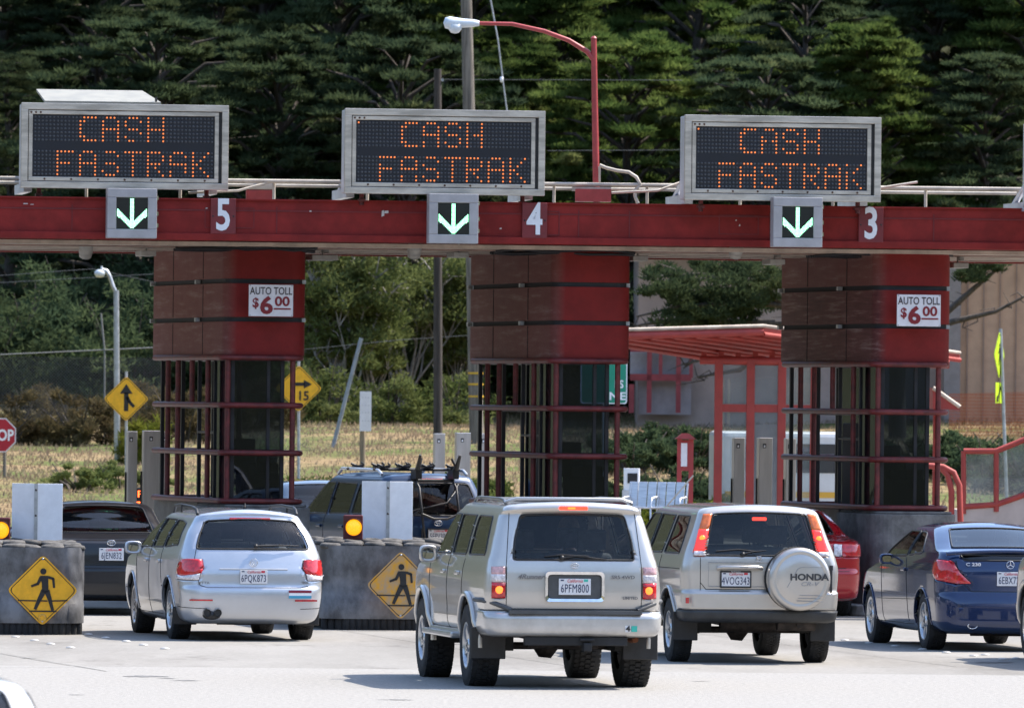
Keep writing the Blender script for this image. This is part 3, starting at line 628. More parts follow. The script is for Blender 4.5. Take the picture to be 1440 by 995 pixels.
def ped_figure(k):
    f = [[(k * (.005 + .035 * math.cos(a * math.pi / 8)), k * (.215 + .035 * math.sin(a * math.pi / 8))) for a in range(16)],
         [(-.035 * k, .165 * k), (.06 * k, .165 * k), (.065 * k, .02 * k), (.06 * k, -.02 * k), (-.005 * k, -.02 * k), (-.01 * k, .08 * k)],
         seg(-.03 * k, .15 * k, -.115 * k, .055 * k, .018 * k, .012 * k) if False else seg(-.02 * k, .145 * k, -.06 * k, .065 * k, .02 * k, .015 * k), seg(-.055 * k, .075 * k, -.13 * k, .045 * k, .015 * k, .012 * k),
         seg(.06 * k, .15 * k, .125 * k, .13 * k, .016 * k, .014 * k), seg(.118 * k, .135 * k, .128 * k, .03 * k, .014 * k, .012 * k),
         seg(.015 * k, .0, -.045 * k, -.12 * k, .032 * k, .022 * k), seg(-.04 * k, -.11 * k, -.085 * k, -.215 * k, .022 * k, .017 * k),
         seg(.045 * k, .0, .085 * k, -.11 * k, .032 * k, .022 * k), seg(.08 * k, -.10 * k, .115 * k, -.225 * k, .022 * k, .017 * k)]
    return f
for cx, cy, Y, lab, m in ((60, 829.5, 102.85, 'yellow diamond pedestrian crossing sign on the left rubber cushion', YEL), (563.5, 822.5, 106.25, 'scratched yellow diamond pedestrian crossing sign on the cushion beside the nearest SUV', YELW)):
    p = at(cx, cy, Y); t = thing('pedestrian_sign', lab, 'road sign', p, TH * .35, 'pedestrian signs on the cushions'); diamond(t, .405, m)
    flat(t, ped_figure(1.) + [seg(-.28, -.115, -.07, -.118, .007), seg(-.02, -.118, .055, -.118, .007), seg(.10, -.118, .28, -.112, .007), seg(-.15, -.235, .16, -.235, .008)], -.010, INK)
    b = MB()
    for z in (.355, -.355): b.lathe([(.0001, .008), (.012, .005), (.014, 0)], 8, Matrix.Translation((0, -.008, z)) @ Matrix.Rotation(R(90), 4, 'X'))
    b.build('bolt', GALV, t)
    if m is YEL: b = MB(); b.lathe([(.028, 0), (.046, .01), (.05, .0)], 20, Matrix.Translation((0, -.008, -.315)) @ Matrix.Rotation(R(90), 4, 'X')); b.build('reflector', mat('amber_reflector', (.75, .38, .01), .3, coat=1., noise=.3, nscale=40), t)
# white marker boards seen from behind, and amber flashers
for x0, x1, y0, y1, Y, xs_, lab in ((16, 87, 679.5, 769, 104.2, 50.5, 'pair of blank white marker panels on a strut above the left cushion'), (508.5, 580, 676.5, 767, 107.4, 545.5, 'pair of blank white marker panels on a strut beside the amber flasher')):
    p = at(xs_, (y0 + y1) / 2, Y); s = F / Y; t = thing('marker_board', lab, 'marker board', p, 0, 'white marker boards on the cushions'); H = (y1 - y0) / s
    for a, ang in (((x0 - xs_) / s, R(22)), ((x1 - xs_) / s, R(-22))):
        b = MB(); wd = abs(a) / math.cos(ang) - .015; sx = 1 if a > 0 else -1
        b.box((a / 2 + sx * .008, .0 + abs(a) / 2 * math.tan(abs(ang)), 0), (wd, .006, H), rz=ang * -1); b.build('panel', WHT, t, bevel=.003)
    b = MB(); b.box((0, -.012, -.02), (.04, .02, H + .04)); b.build('strut', GALV, t); b = MB()
    for z in (-.4, 0, .4): b.lathe([(.0001, .01), (.012, .008), (.014, 0)], 8, Matrix.Translation((0, -.024, z * H)) @ Matrix.Rotation(R(90), 4, 'X'))
    b.build('bolt', BLK, t); b = MB(); b.tube([(0, .03, -H / 2 - .1), (0, .03, H / 2 - .1)], .02, 8); b.build('post', GALV, t)
for cx, cy, Y, lab in ((497.5, 741, 107.0, 'lit round amber flasher in a dark red box left of the white marker board'), (1, 745, 104, 'lit amber flasher in a dark red box cut by the left picture edge')):
    p = at(cx, cy, Y); t = thing('amber_flasher', lab, 'warning lamp', p, 0, 'amber flashers on the cushions'); b = MB(); b.box((-.01, .07, 0), (.23, .13, .29)); b.build('housing', mat('flasher_maroon', (.10, .012, .012), .5, noise=.2), t, bevel=.015)
    b = MB(); b.lathe([(.0001, .035), (.05, .03), (.085, .015), (.095, -.005)], 26, Matrix.Rotation(R(90), 4, 'X') @ Matrix.Translation((0, 0, .0))); b.build('lit_lens', mat('lit_amber_lens', (.9, .4, .02), .25, emit=(1, .36, .01), estr=.55, noise=.25, nscale=45), t)
    b = MB(); b.lathe([(.1, -.01), (.108, .03), (.102, .03), (.095, -.01)], 26, Matrix.Rotation(R(90), 4, 'X')); b.build('hood', MATS['flasher_maroon'], t); b = MB(); b.tube([(0, .07, -.14), (0, .07, -.25)], .03, 8); b.build('bracket', REDD, t)
# ---------------------------------------------------------------- behind the plaza
def gz(x, y): return float(ground_z(x, y))
def foot(px, Y):
    p = atz(px, 2., Y); z = gz(p.x, p.y); q = atz(px, z, Y); return Vector((q.x, q.y, z))
def post_to(t, p, px, py, Y, r, m, name='post', px2=None):
    """post from the ground up to picture point"""
    q = at(px, py, Y); f = foot(px2 if px2 is not None else px, Y)
    b = MB(); b.tube([f - p - Vector((0, 0, .2)), q - p], r, 10); return b.build(name, m, t)
WOOD = mat('weathered_pole_wood', (.17, .15, .13), .85, noise=.4, nscale=3, bump=.4, bscale=12, stretch=(6, 6, .4), detail=8)
WOODD = mat('dark_pole_wood', (.055, .045, .04), .9, noise=.4, nscale=3, bump=.4, bscale=12, stretch=(6, 6, .4), detail=8)
POSTW = mat('pale_post_wood', (.24, .19, .13), .85, noise=.3, nscale=6, stretch=(5, 5, .5))
p = foot(671, 206); t = thing('utility_pole', 'thick pale timber utility pole with yellow bands behind the middle booth', 'utility pole', p); q = at(655, -30, 206) - p
b = MB(); b.tube([Vector((0, 0, -.3)), q], [.165, .125], 14); b.build('shaft', WOOD, t)
for py in (524.5, 540, 557):
    z = at(671, py, 206).z - p.z; k = z / q.z; b = MB(); b.tube([q * k - Vector((0, 0, .022)), q * k + Vector((0, 0, .022))], .172, 14); b.build('yellow_band', mat('band_yellow', (.62, .36, .03), .6, noise=.1), t)
p = foot(616, 207); t = thing('utility_pole', 'thin dark timber utility pole with its top cut off, left of the thick one', 'utility pole', p); q = at(615.5, 97, 207) - p
b = MB(); b.tube([Vector((0, 0, -.3)), q], [.105, .085], 12); b.build('shaft', WOODD, t); b = MB(); b.box(q - Vector((-.1, 0, .25)), (.08, .06, .06)); b.build('bracket', GALV, t)
b = MB(); b.tube([at(686, -20, 200), at(700, 55, 200), at(707, 112, 200), at(712, 150, 200), at(735, 300, 200)], .018, 6); o = b.build('guy_wire', GALV); tag(o, 'thin guy wire with white insulator slanting down beside the thick pole', 'wire'); b = MB(); b.lathe([(.0001, -.07), (.035, -.05), (.04, .05), (.0001, .07)], 10, Matrix.Translation(at(705.5, 112, 200))); b.build('insulator', WHT, o)
b = MB(); f = foot(468, 205); b.tube([f, at(508, 475, 205)], .045, 8); tag(b.build('leaning_pole', mat('grey_pole_paint', (.26, .29, .32), .6, noise=.15)), 'thin grey pole leaning to the right over the grass below the canopy', 'pole')
WIREM = mat('wire_grey', (.10, .105, .11), .6)
for i, (pts, lab) in enumerate(((((-10, 388), (130, 378), (420, 440)), 'upper thin overhead wire behind the grey street lamp'), (((-10, 398), (220, 385)), 'lower thin overhead wire behind the grey street lamp'), (((420, 492), (560, 478), (680, 470)), 'thin overhead wire crossing the bushes below the canopy'), (((625, 112), (960, 113)), 'thin overhead wire crossing the cypresses behind the red lamp arm'), (((770, 212), (960, 211)), 'thin overhead wire right of the middle message board'))):
    b = MB(); b.tube([at(x, y, 215) for x, y in pts], .006, 5); tag(b.build('overhead_wire', WIREM), lab, 'wire')
# grey street lamp
p = foot(165, 200); t = thing('street_lamp', 'grey street lamp with a bent neck beyond the left lanes', 'street lamp', p); A = lambda x, y: at(x, y, 200) - p
b = MB(); b.tube([Vector((0, 0, -.1)), A(163.5, 408)], [.07, .06], 12); b.build('pole', GALV, t); b = MB(); b.tube([A(163.5, 412), A(159, 403), A(154, 388), A(150, 381), A(143, 379)], .045, 10); b.build('arm', GALV, t)
b = MB(); b.lathe([(.0001, -.10), (.08, -.085), (.125, -.02), (.12, .03), (.06, .075), (.0001, .085)], 18, Matrix.Translation(A(140.5, 384))); b.tube([A(143, 379), A(143, 374)], .02, 6); b.build('lamp_head', MATS['lamp_grey_white'], t)

# road signs on posts
def small_sign(px, py, Y, name, label, cat_='road sign', rz=0.): 
    p = at(px, py, Y); return thing(name, label, cat_, p, rz), p
t, p = small_sign(177.5, 560.5, 178, 'merge_sign', 'yellow diamond merge arrow sign left of the left booth'); diamond(t, .445, YEL)
flat(t, [seg(0, -.24, 0, .12, .042), [(-.125, .10), (0, .29), (.125, .10)], seg(.155, -.155, .055, -.05, .03), seg(.07, -.065, .02, .04, .03)], -.012, INK); post_to(t, p, 177.5, 522, 178.1, .028, GALV)
t, p = small_sign(420, 546, 178, 'curve_sign', 'yellow diamond right arrow sign marked 15 beside the left booth'); diamond(t, .46, YEL)
flat(t, [seg(-.16, .085, .12, .085, .032), [(.10, .17), (.26, .085), (.10, .0)]], -.012, INK); text('lettering', '15', .25, INK, t, (.09, -.014, -.15), bold=.006, sx=.95); post_to(t, p, 420, 505, 178.1, .03, GALV)
t, p = small_sign(-1.5, 611.5, 190, 'stop_sign', 'red octagonal stop sign cut by the left picture edge')
O = [(.385 * math.cos(R(22.5 + 45 * k)), .385 * math.sin(R(22.5 + 45 * k))) for k in range(8)]
flat(t, [O], .0, mat('stop_white', (.72, .70, .72), .4), 'rim'); flat(t, [[(x * .93, z * .93) for x, z in O]], -.006, mat('stop_red', (.42, .012, .03), .4, noise=.08), 'face'); text('lettering', 'STOP', .32, WHT, t, (0, -.014, -.01), sx=.80, bold=.01); post_to(t, p, 6.5, 600, 190.1, .035, WOOD)
t, p = small_sign(514, 578, 188, 'notice_board', 'small white notice on a timber post in the dry grass')
b = MB(); b.box((0, 0, 0), (.24, .012, .82)); b.build('panel', WSGN, t); post_to(t, p, 510, 552, 188.15, .06, POSTW, px2=510)
for k, z in enumerate((.28, .12, -.03, -.2)): text('lettering', ('TOW', 'AWAY', 'ZONE', 'ONLY')[k] if False else '= = =', .07, mat('faint_print', (.45, .45, .47), .6), t, (0, -.01, z), sx=1.)
t, p = small_sign(866, 538, 160, 'guide_sign', 'green guide sign half hidden behind the rails of the middle booth', rz=0)
GRS = mat('sign_green', (.01, .26, .16), .4, noise=.05); P = round_poly([(-.62, -.37), (.20, -.37), (.20, .37), (-.62, .37)], .05); flat(t, [P], 0, WHT, 'rim'); flat(t, [round_poly([(-.60, -.35), (.18, -.35), (.18, .35), (-.60, .35)], .05)], -.006, GRS, 'face')
text('lettering', 'ES', .19, WHT, t, (.055, -.014, -.03), sx=.9, bold=.005, align='CENTER'); text('lettering', 'NE', .19, WHT, t, (.03, -.014, -.24), sx=1.15, bold=.005, spacing=1.15); post_to(t, p, 850, 515, 160.1, .04, GALV); 
# fluorescent crossing sign, seen nearly edge on
p = at(1405, 499, 176); t = thing('crossing_sign', 'fluorescent yellow-green crossing sign turned almost edge-on at the right', 'road sign', p, R(74)); FLU = mat('fluorescent_yellow_green', (.50, .72, .02), .4, noise=.04)
diamond(t, .46, FLU); flat(t, ped_figure(.9), -.012, INK)
P = MB(); P.box((0, -.0, -.73), (.55, .006, .40)); P.build('arrow_plaque', FLU, t); flat(t, [seg(.15, -.60, -.1, -.83, .03), [(-.2, -.78), (-.2, -.9), (-.06, -.9)]], -.012, INK, 'arrow')
f = foot(1417, 176); b = MB(); Mi = (Matrix.Translation(p) @ Matrix.Rotation(R(74), 4, 'Z')).inverted(); b.tube([Mi @ f, Mi @ at(1407, 462, 176.1)], .035, 10); b.build('post', GALV, t)

# ---------------------------------------------------------------- tan building with a red framed bay
TAN = mat('tan_board_siding', (.58, .36, .235), .8, noise=.08, nscale=2); PINK = mat('grey_pink_render', (.44, .33, .285), .85, noise=.10, nscale=1.2)
REDT = mat('trim_red', (.30, .045, .05), .55, noise=.15, nscale=5)
pL = at(885, 585, 226); pR = at(1500, 585, 226); pM = at(1345, 585, 226)
bl = thing('building', 'tan boarded building with a grey-pink wing behind the shelter', 'building', (pL.x, pL.y, 0))
b = MB(); b.box(((pM.x - pL.x) / 2 + 1.2, 5, 4.2), (pM.x - pL.x + 2.0, 9.5, 5.6)); b.build('wing_wall', PINK, bl)
b = MB(); b.box(((pM.x - pL.x) + 7, 3.0, 4.2), (14.0, 8, 6.0)); wl = b.build('wall', TAN, bl)
b = MB()
for k in range(34): b.box(((pM.x - pL.x) + .2 + k * .40, -1.03, 4.2), (.03, .05, 6.0))
b.build('batten', mat('batten_tan', (.36, .24, .18), .85, noise=.1), wl)
b = MB(); b.box(((pM.x - pL.x) - .18, -1.1, 4.2), (.40, .3, 6.0)); b.build('corner_post', mat('corner_grey', (.30, .25, .23), .8, noise=.1), bl)
b = MB(); b.box(((pR.x - pL.x) / 2 + 1, 4, 7.3), (pR.x - pL.x + 4, 11.5, .3)); b.build('roof', mat('roof_brown', (.16, .10, .08), .8, noise=.2), bl)
def bbar(x0, y0, x1, y1, w_, nm='bay_frame', m=REDT, Y=225.6):
    a = at(x0, y0, Y); c = at(x1, y1, Y); o = Vector((pL.x, pL.y, 0)); d = c - a; b = MB()
    b.box((a + c) / 2 - o, (abs(d.x) + (w_ if abs(d.x) < abs(d.z) else 0), .14, abs(d.z) + (w_ if abs(d.z) <= abs(d.x) else 0))); return b.build(nm, m, bl)
for x in (913, 954): bbar(x, 484, x, 580, .10)
for x in (929, 972): bbar(x, 484, x, 531, .08)
bbar(886, 493, 972, 493, .05); bbar(886, 530, 972, 531, .16); bbar(888, 540, 888, 580, .12)
b = MB(); a = at(930, 512, 225.9); b.box(a - Vector((pL.x, pL.y, 0)), (1.55, .05, .66)); b.build('bay_window', mat('pale_blind', (.36, .34, .36), .5, noise=.1), bl)
b = MB(); a = at(935, 557, 225.9); b.box(a - Vector((pL.x, pL.y, 0)), (1.3, .05, .9)); b.build('bay_panel', mat('lilac_panel', (.38, .32, .32), .7, noise=.1), bl)
# orange safety netting in front of the building
b = MB(); q0 = at(1335, 600, 214); q1 = at(1460, 600, 214); n = 60
for k in range(n + 1):
    x = q0.x + (q1.x - q0.x) * k / n; z = gz(x, 214); b.box((x, 214, z + .55), (.012, .006, 1.1))
for k in range(14): b.box(((q0.x + q1.x) / 2, 214.0, gz(q0.x, 214) + .05 + k * .08), (q1.x - q0.x, .006, .012))
tag(b.build('safety_net', mat('orange_plastic_net', (.55, .12, .03), .6)), 'orange plastic safety netting along the foot of the tan building', 'netting')

# ---------------------------------------------------------------- red shelter, kiosk, bench, bin
SH = mat('shelter_red', (.33, .042, .032), .6, noise=.12, nscale=4); SHG = glass('shelter_glass', (.84, .88, .88), ior=1.5, base=(.6, .62, .62, .12))
p = atz(1010, 0, 150); sh = thing('shelter', 'red steel shelter with sloping ribbed roof and glass walls', 'shelter', (p.x, p.y, 0)); D_ = lambda x, y, Y=150: at(x, y, Y) - Vector((p.x, p.y, 0))
for x in (1011, 1056, 1100, 1146):
    b = MB(); q = D_(x, 505); q.z = (D_(x, 505)).z; b.box((q.x, q.y, q.z / 2), (.135, .135, q.z)); b.build('post', SH, sh, bevel=.01)
b = MB(); a, c = D_(984, 506), D_(1335, 512); b.tube([a, c], .07, 10); b.build('gutter_beam', SH, sh)
b = MB(); a, c = D_(1011, 573), D_(1146, 575); b.box((a + c) / 2, (c.x - a.x, .1, .13)); b.build('mid_rail', SH, sh)
for x0, x1 in ((1016, 1051), (1061, 1095), (1105, 1141)):
    for y0, y1 in ((512, 568), (579, 735)):
        a, c = D_(x0, y0, 150.02), D_(x1, y1, 150.02); b = MB(); b.box((a + c) / 2, (c.x - a.x, .012, a.z - c.z)); b.build('glass_pane', SHG, sh)
b = MB(); e0, e1 = D_(820, 474, 149), D_(1074, 467, 149); g0_, g1_ = D_(985, 500, 153), D_(1350, 503, 153); e2 = D_(1330, 476, 151.5)
up = Vector((0, 0, .07)); b.add([e0, e1, g1_, g0_, e0 + up, e1 + up, g1_ + up, g0_ + up], [(3, 2, 1, 0), (4, 5, 6, 7), (0, 1, 5, 4), (1, 2, 6, 5), (2, 3, 7, 6), (3, 0, 4, 7)]); b.build('roof', SH, sh)
b = MB(); b.tube([e0, e1], .055, 10); b.build('eave_beam', SH, sh)
b = MB(); b.tube([e0 + up * 1.5, e1 + up * 1.5, g1_ + up * 1.2], .03, 6)
b.build('roof_edge', mat('pale_roof_edge', (.5, .42, .34), .7, noise=.2), sh)
for k in range(9):
    s_ = k / 8; a = e0.lerp(e1, s_) - up * .5; c = g0_.lerp(g1_, s_) - up * .5; b = MB(); b.tube([a, c], .04, 6); b.build('rafter', SH, sh)
for k in range(6): b = MB(); q = D_(990 + k * 24, 499, 151.5); b.box(q, (.09, .12, .14)); b.build('roof_bracket', SH, sh)
b = MB(); a = D_(1076, 650, 151.5); b.box((a.x, a.y, 1.2), (.62, .06, 2.3)); b.build('door_panel', mat('shelter_grey_door', (.32, .33, .34), .6, noise=.1), sh)
# small far roof piece with a pale edge
b = MB(); a, c = at(1312, 545, 152), at(1350, 572, 152); dd = Vector((0, 1.5, 0)); b.add([a, c, c + dd, a + dd, a - Vector((0, 0, .35)), c - Vector((0, 0, .05)), c + dd - Vector((0, 0, .05)), a + dd - Vector((0, 0, .35))], [(0, 1, 2, 3), (7, 6, 5, 4), (0, 4, 5, 1), (1, 5, 6, 2), (2, 6, 7, 3), (3, 7, 4, 0)])
ob = b.build('roof_wedge', SH); tag(ob, 'small red sloping roof end with pale edge right of the right booth', 'roof'); b = MB(); b.tube([a, c], .035, 6); b.build('pale_edge', MATS['pale_roof_edge'], ob); b = MB(); b.tube([(a + dd / 2) - Vector((-.1, 0, .2)), Vector(((a.x + .1), a.y + .75, 0))], .06, 8); b.build('post', SH, ob)
p = atz(962, 0, 148); t = thing('notice_kiosk', 'red two-post notice case with small pitched roof', 'notice case', (p.x, p.y, 0)); K = lambda x, y: at(x, y, 148) - Vector((p.x, p.y, 0)); zt = K(962, 617).z
for sx in (-.095, .095): b = MB(); b.box((sx, 0, zt / 2), (.075, .08, zt)); b.build('post', mat('kiosk_red', (.36, .04, .04), .5, noise=.1), t)
b = MB(); b.box((0, 0, K(960, 640).z), (.2, .07, .5)); b.build('case', MATS['kiosk_red'], t); b = MB(); b.box((-.02, -.04, K(960, 639).z), (.10, .01, .38)); b.build('poster', WSGN, t); b = MB(); b.prism([(-.17, 0), (.17, 0), (.06, .09), (-.06, .09)], .3, Matrix.Translation((0, .15, zt)) @ Matrix.Rotation(R(90), 4, 'X')); b.build('roof', REDT, t)
p = atz(887, 0, 147); t = thing('litter_bin', 'white litter bin with dark square opening right of the middle booth', 'litter bin', (p.x, p.y, 0)); zb = at(887, 658, 147).z
b = MB(); b.prism(ring(-.15, .15, -.15, .15, .05, 4), zb - .35); b.build('body', mat('bin_pale', (.52, .53, .54), .5, noise=.1), t); b = MB(); b.prism(ring(-.13, .13, -.13, .13, .04, 4), .36, Matrix.Translation((0, 0, zb - .36))); b.build('lid', WHT, t); b = MB(); b.box((.01, -.128, zb - .16), (.16, .02, .16)); b.build('opening', BLK, t)
p = atz(922, 0, 144); t = thing('metal_bench', 'silver perforated metal bench right of the litter bin', 'bench', (p.x, p.y, 0), R(-18)); zb = at(922, 676, 144).z
for k in range(6): b = MB(); b.box((-.42 + k * .155, .12, zb - .22), (.145, .03, .42), M=Matrix.Rotation(R(-12), 3, 'X')); b.build('back_panel', ALU, t, bevel=.012)
b = MB(); b.box((0, -.12, zb - .42), (.95, .42, .03)); b.build('seat', ALU, t, bevel=.01)
for sx in (-.47, 0, .47): b = MB(); b.tube([(sx, .15, zb - .03), (sx, .05, zb - .42), (sx, .0, 0)], .018, 6); b.tube([(sx, .1, zb - .25), (sx, -.25, zb - .27), (sx, -.31, zb - .36), (sx, -.28, 0)], .018, 6); b.build('frame', ALU, t)
b = MB(); b.tube([at(937, 712, 140), at(975, 668, 140)], .012, 6); tag(b.build('stay_wire', PIPE), 'thin pale stay slanting up to the right beside the bench', 'wire')
# ramp with glazed railing
p = atz(1400, 0, 140); rp = thing('glazed_railing', 'red framed glazed railing on a pale ramp wall at the right edge', 'railing', (p.x, p.y, 0)); K = lambda x, y, Y=140: at(x, y, Y) - Vector((p.x, p.y, 0))
b = MB(); P = [K(1345, 716), K(1400, 712), K(1470, 690)]; V = [v for q in P for v in (q, Vector((q.x, q.y, 0)))]; V += [v + Vector((0, 1.2, 0)) for v in V]; b.add(V, [(0, 1, 3, 2), (2, 3, 5, 4), (6, 8, 9, 7), (8, 10, 11, 9), (0, 2, 8, 6), (2, 4, 10, 8), (0, 6, 7, 1), (4, 5, 11, 10)]); b.build('ramp_wall', mat('ramp_pale_tan', (.46, .38, .34), .8, noise=.1, nscale=2), rp)
for pts in (((1355, 634), (1401, 634), (1470, 606)), ((1355, 712), (1401, 709), (1470, 685))): b = MB(); b.tube([K(*q) for q in pts], .045, 8); b.build('rail', SH, rp)
for x, y0, y1 in ((1355, 634, 714), (1401, 634, 711), (1448, 615, 695)): b = MB(); b.tube([K(x, y0), K(x, y1 + 8)], .04, 8); b.build('post', SH, rp)
for q in (((1359, 638), (1398, 638), (1398, 706), (1359, 708)), ((1404, 637), (1446, 620), (1446, 690), (1404, 706))): b = MB(); V = [K(x, y, 140.03) for x, y in q]; b.add(V + [v + Vector((0, .012, 0)) for v in V], [(0, 1, 2, 3), (7, 6, 5, 4), (0, 4, 5, 1), (1, 5, 6, 2), (2, 6, 7, 3), (3, 7, 4, 0)]); b.build('glass_pane', SHG, rp)
b = MB(); b.tube([at(x, y, 136) for x, y in ((1300, 654), (1326, 656), (1341, 664), (1349, 682), (1351, 745))], .045, 8); b.tube([at(x, y, 136) for x, y in ((1322, 656), (1333, 668), (1338, 690), (1338, 745))], .045, 8); tag(b.build('curved_handrail', SH), 'pair of curved red handrails just right of the right booth', 'handrail')
# pale coach parked beyond the shelter
p = atz(1116, 0, 158); t = thing('coach', 'long white coach with yellow stripe parked beyond the glass shelter', 'coach', (p.x, p.y, 0)); CW = mat('coach_white', (.68, .68, .66), .35, noise=.05, coat=.5)
b = MB(); b.prism(ring(-1.35, 1.3, 0, 6.5, .2, 5), 1.85, Matrix.Translation((0, 0, .35))); b.build('body', CW, t, bevel=.08); b = MB(); b.box((0, -.006, 1.12), (2.4, .012, .10)); b.build('stripe', mat('coach_yellow', (.75, .42, .06), .4), t); b = MB(); b.box((0.1, -.004, 1.75), (1.9, .012, .5)); b.build('window', mat('coach_glass', (.05, .06, .07), .08, .3), t)
for sx in (-.9, .9): b = MB(); b.lathe([(.0001, .1), (.38, .1), (.4, .0), (.4, -.2)], 20, Matrix.Translation((sx, .0, .4)) @ Matrix.Rotation(R(90), 4, 'X')); b.build('wheel', TYRE, t)

# ---------------------------------------------------------------- chain-link fence
fp = thing('chain_link_fence', 'rusty chain-link fence above the dry bank on the left', 'fence', (0, 0, 0)); q0, q1 = at(-30, 500, 214), at(232, 488, 214); zb = at(0, 592, 214).z
b = MB(); b.tube([q0, q1], .016, 6); b.build('top_rail', mat('dull_fence_post', (.2, .2, .19), .7, .2), fp); b = MB(); Hf = q0.z - zb; n = int((q1.x - q0.x + Hf) / .075)
for k in range(n):
    for sg in (1, -1):
        xa = q0.x - Hf + k * .075 if sg > 0 else q0.x + k * .075; a = Vector((xa, 214.02, zb)); c = Vector((xa + sg * Hf, 214.02, zb + Hf)); 
        lo, hi = q0.x, q1.x
        t0, t1 = 0., 1.
        if sg > 0: t0 = max(0, (lo - a.x) / Hf); t1 = min(1, (hi - a.x) / Hf)
        else: t0 = max(0, (a.x - hi) / Hf); t1 = min(1, (a.x - lo) / Hf)
        if t1 <= t0: continue
        u = a.lerp(c, t0); v = a.lerp(c, t1); nn = Vector((-(v - u).z, 0, (v - u).x)).normalized() * .0045; b.add([u - nn, v - nn, v + nn, u + nn], [(0, 1, 2, 3)])
b.build('wire_mesh', mat('old_fence_wire', (.14, .13, .12), .7, .3), fp)
for x in (-20, 147): f = foot(x, 214); b = MB(); b.tube([f - Vector((0, 0, .1)), at(x, 492, 214), at(x - 5, 440, 214)], .022, 8); b.build('post', mat('dull_fence_post', (.2, .2, .19), .7, .2), fp)
# ---------------------------------------------------------------- cars: one surface per car, cut into parts
# car space: x forward from the rear end, y to the car's left, z up
def pchip(xs, ys, x):
    xs = np.asarray(xs, float); ys = np.asarray(ys, float); h = np.diff(xs); d = np.diff(ys) / h
    m = np.zeros_like(ys); m[0] = d[0]; m[-1] = d[-1]
    for i in range(1, len(ys) - 1):
        if d[i - 1] * d[i] > 0:
            w1 = 2 * h[i] + h[i - 1]; w2 = h[i] + 2 * h[i - 1]; m[i] = (w1 + w2) / (w1 / d[i - 1] + w2 / d[i])
    i = np.clip(np.searchsorted(xs, x, 'right') - 1, 0, len(xs) - 2); t = (x - xs[i]) / h[i]
    return ((1 + 2 * t) * (1 - t) ** 2 * ys[i] + t * (1 - t) ** 2 * h[i] * m[i] + t * t * (3 - 2 * t) * ys[i + 1] + t * t * (t - 1) * h[i] * m[i + 1])

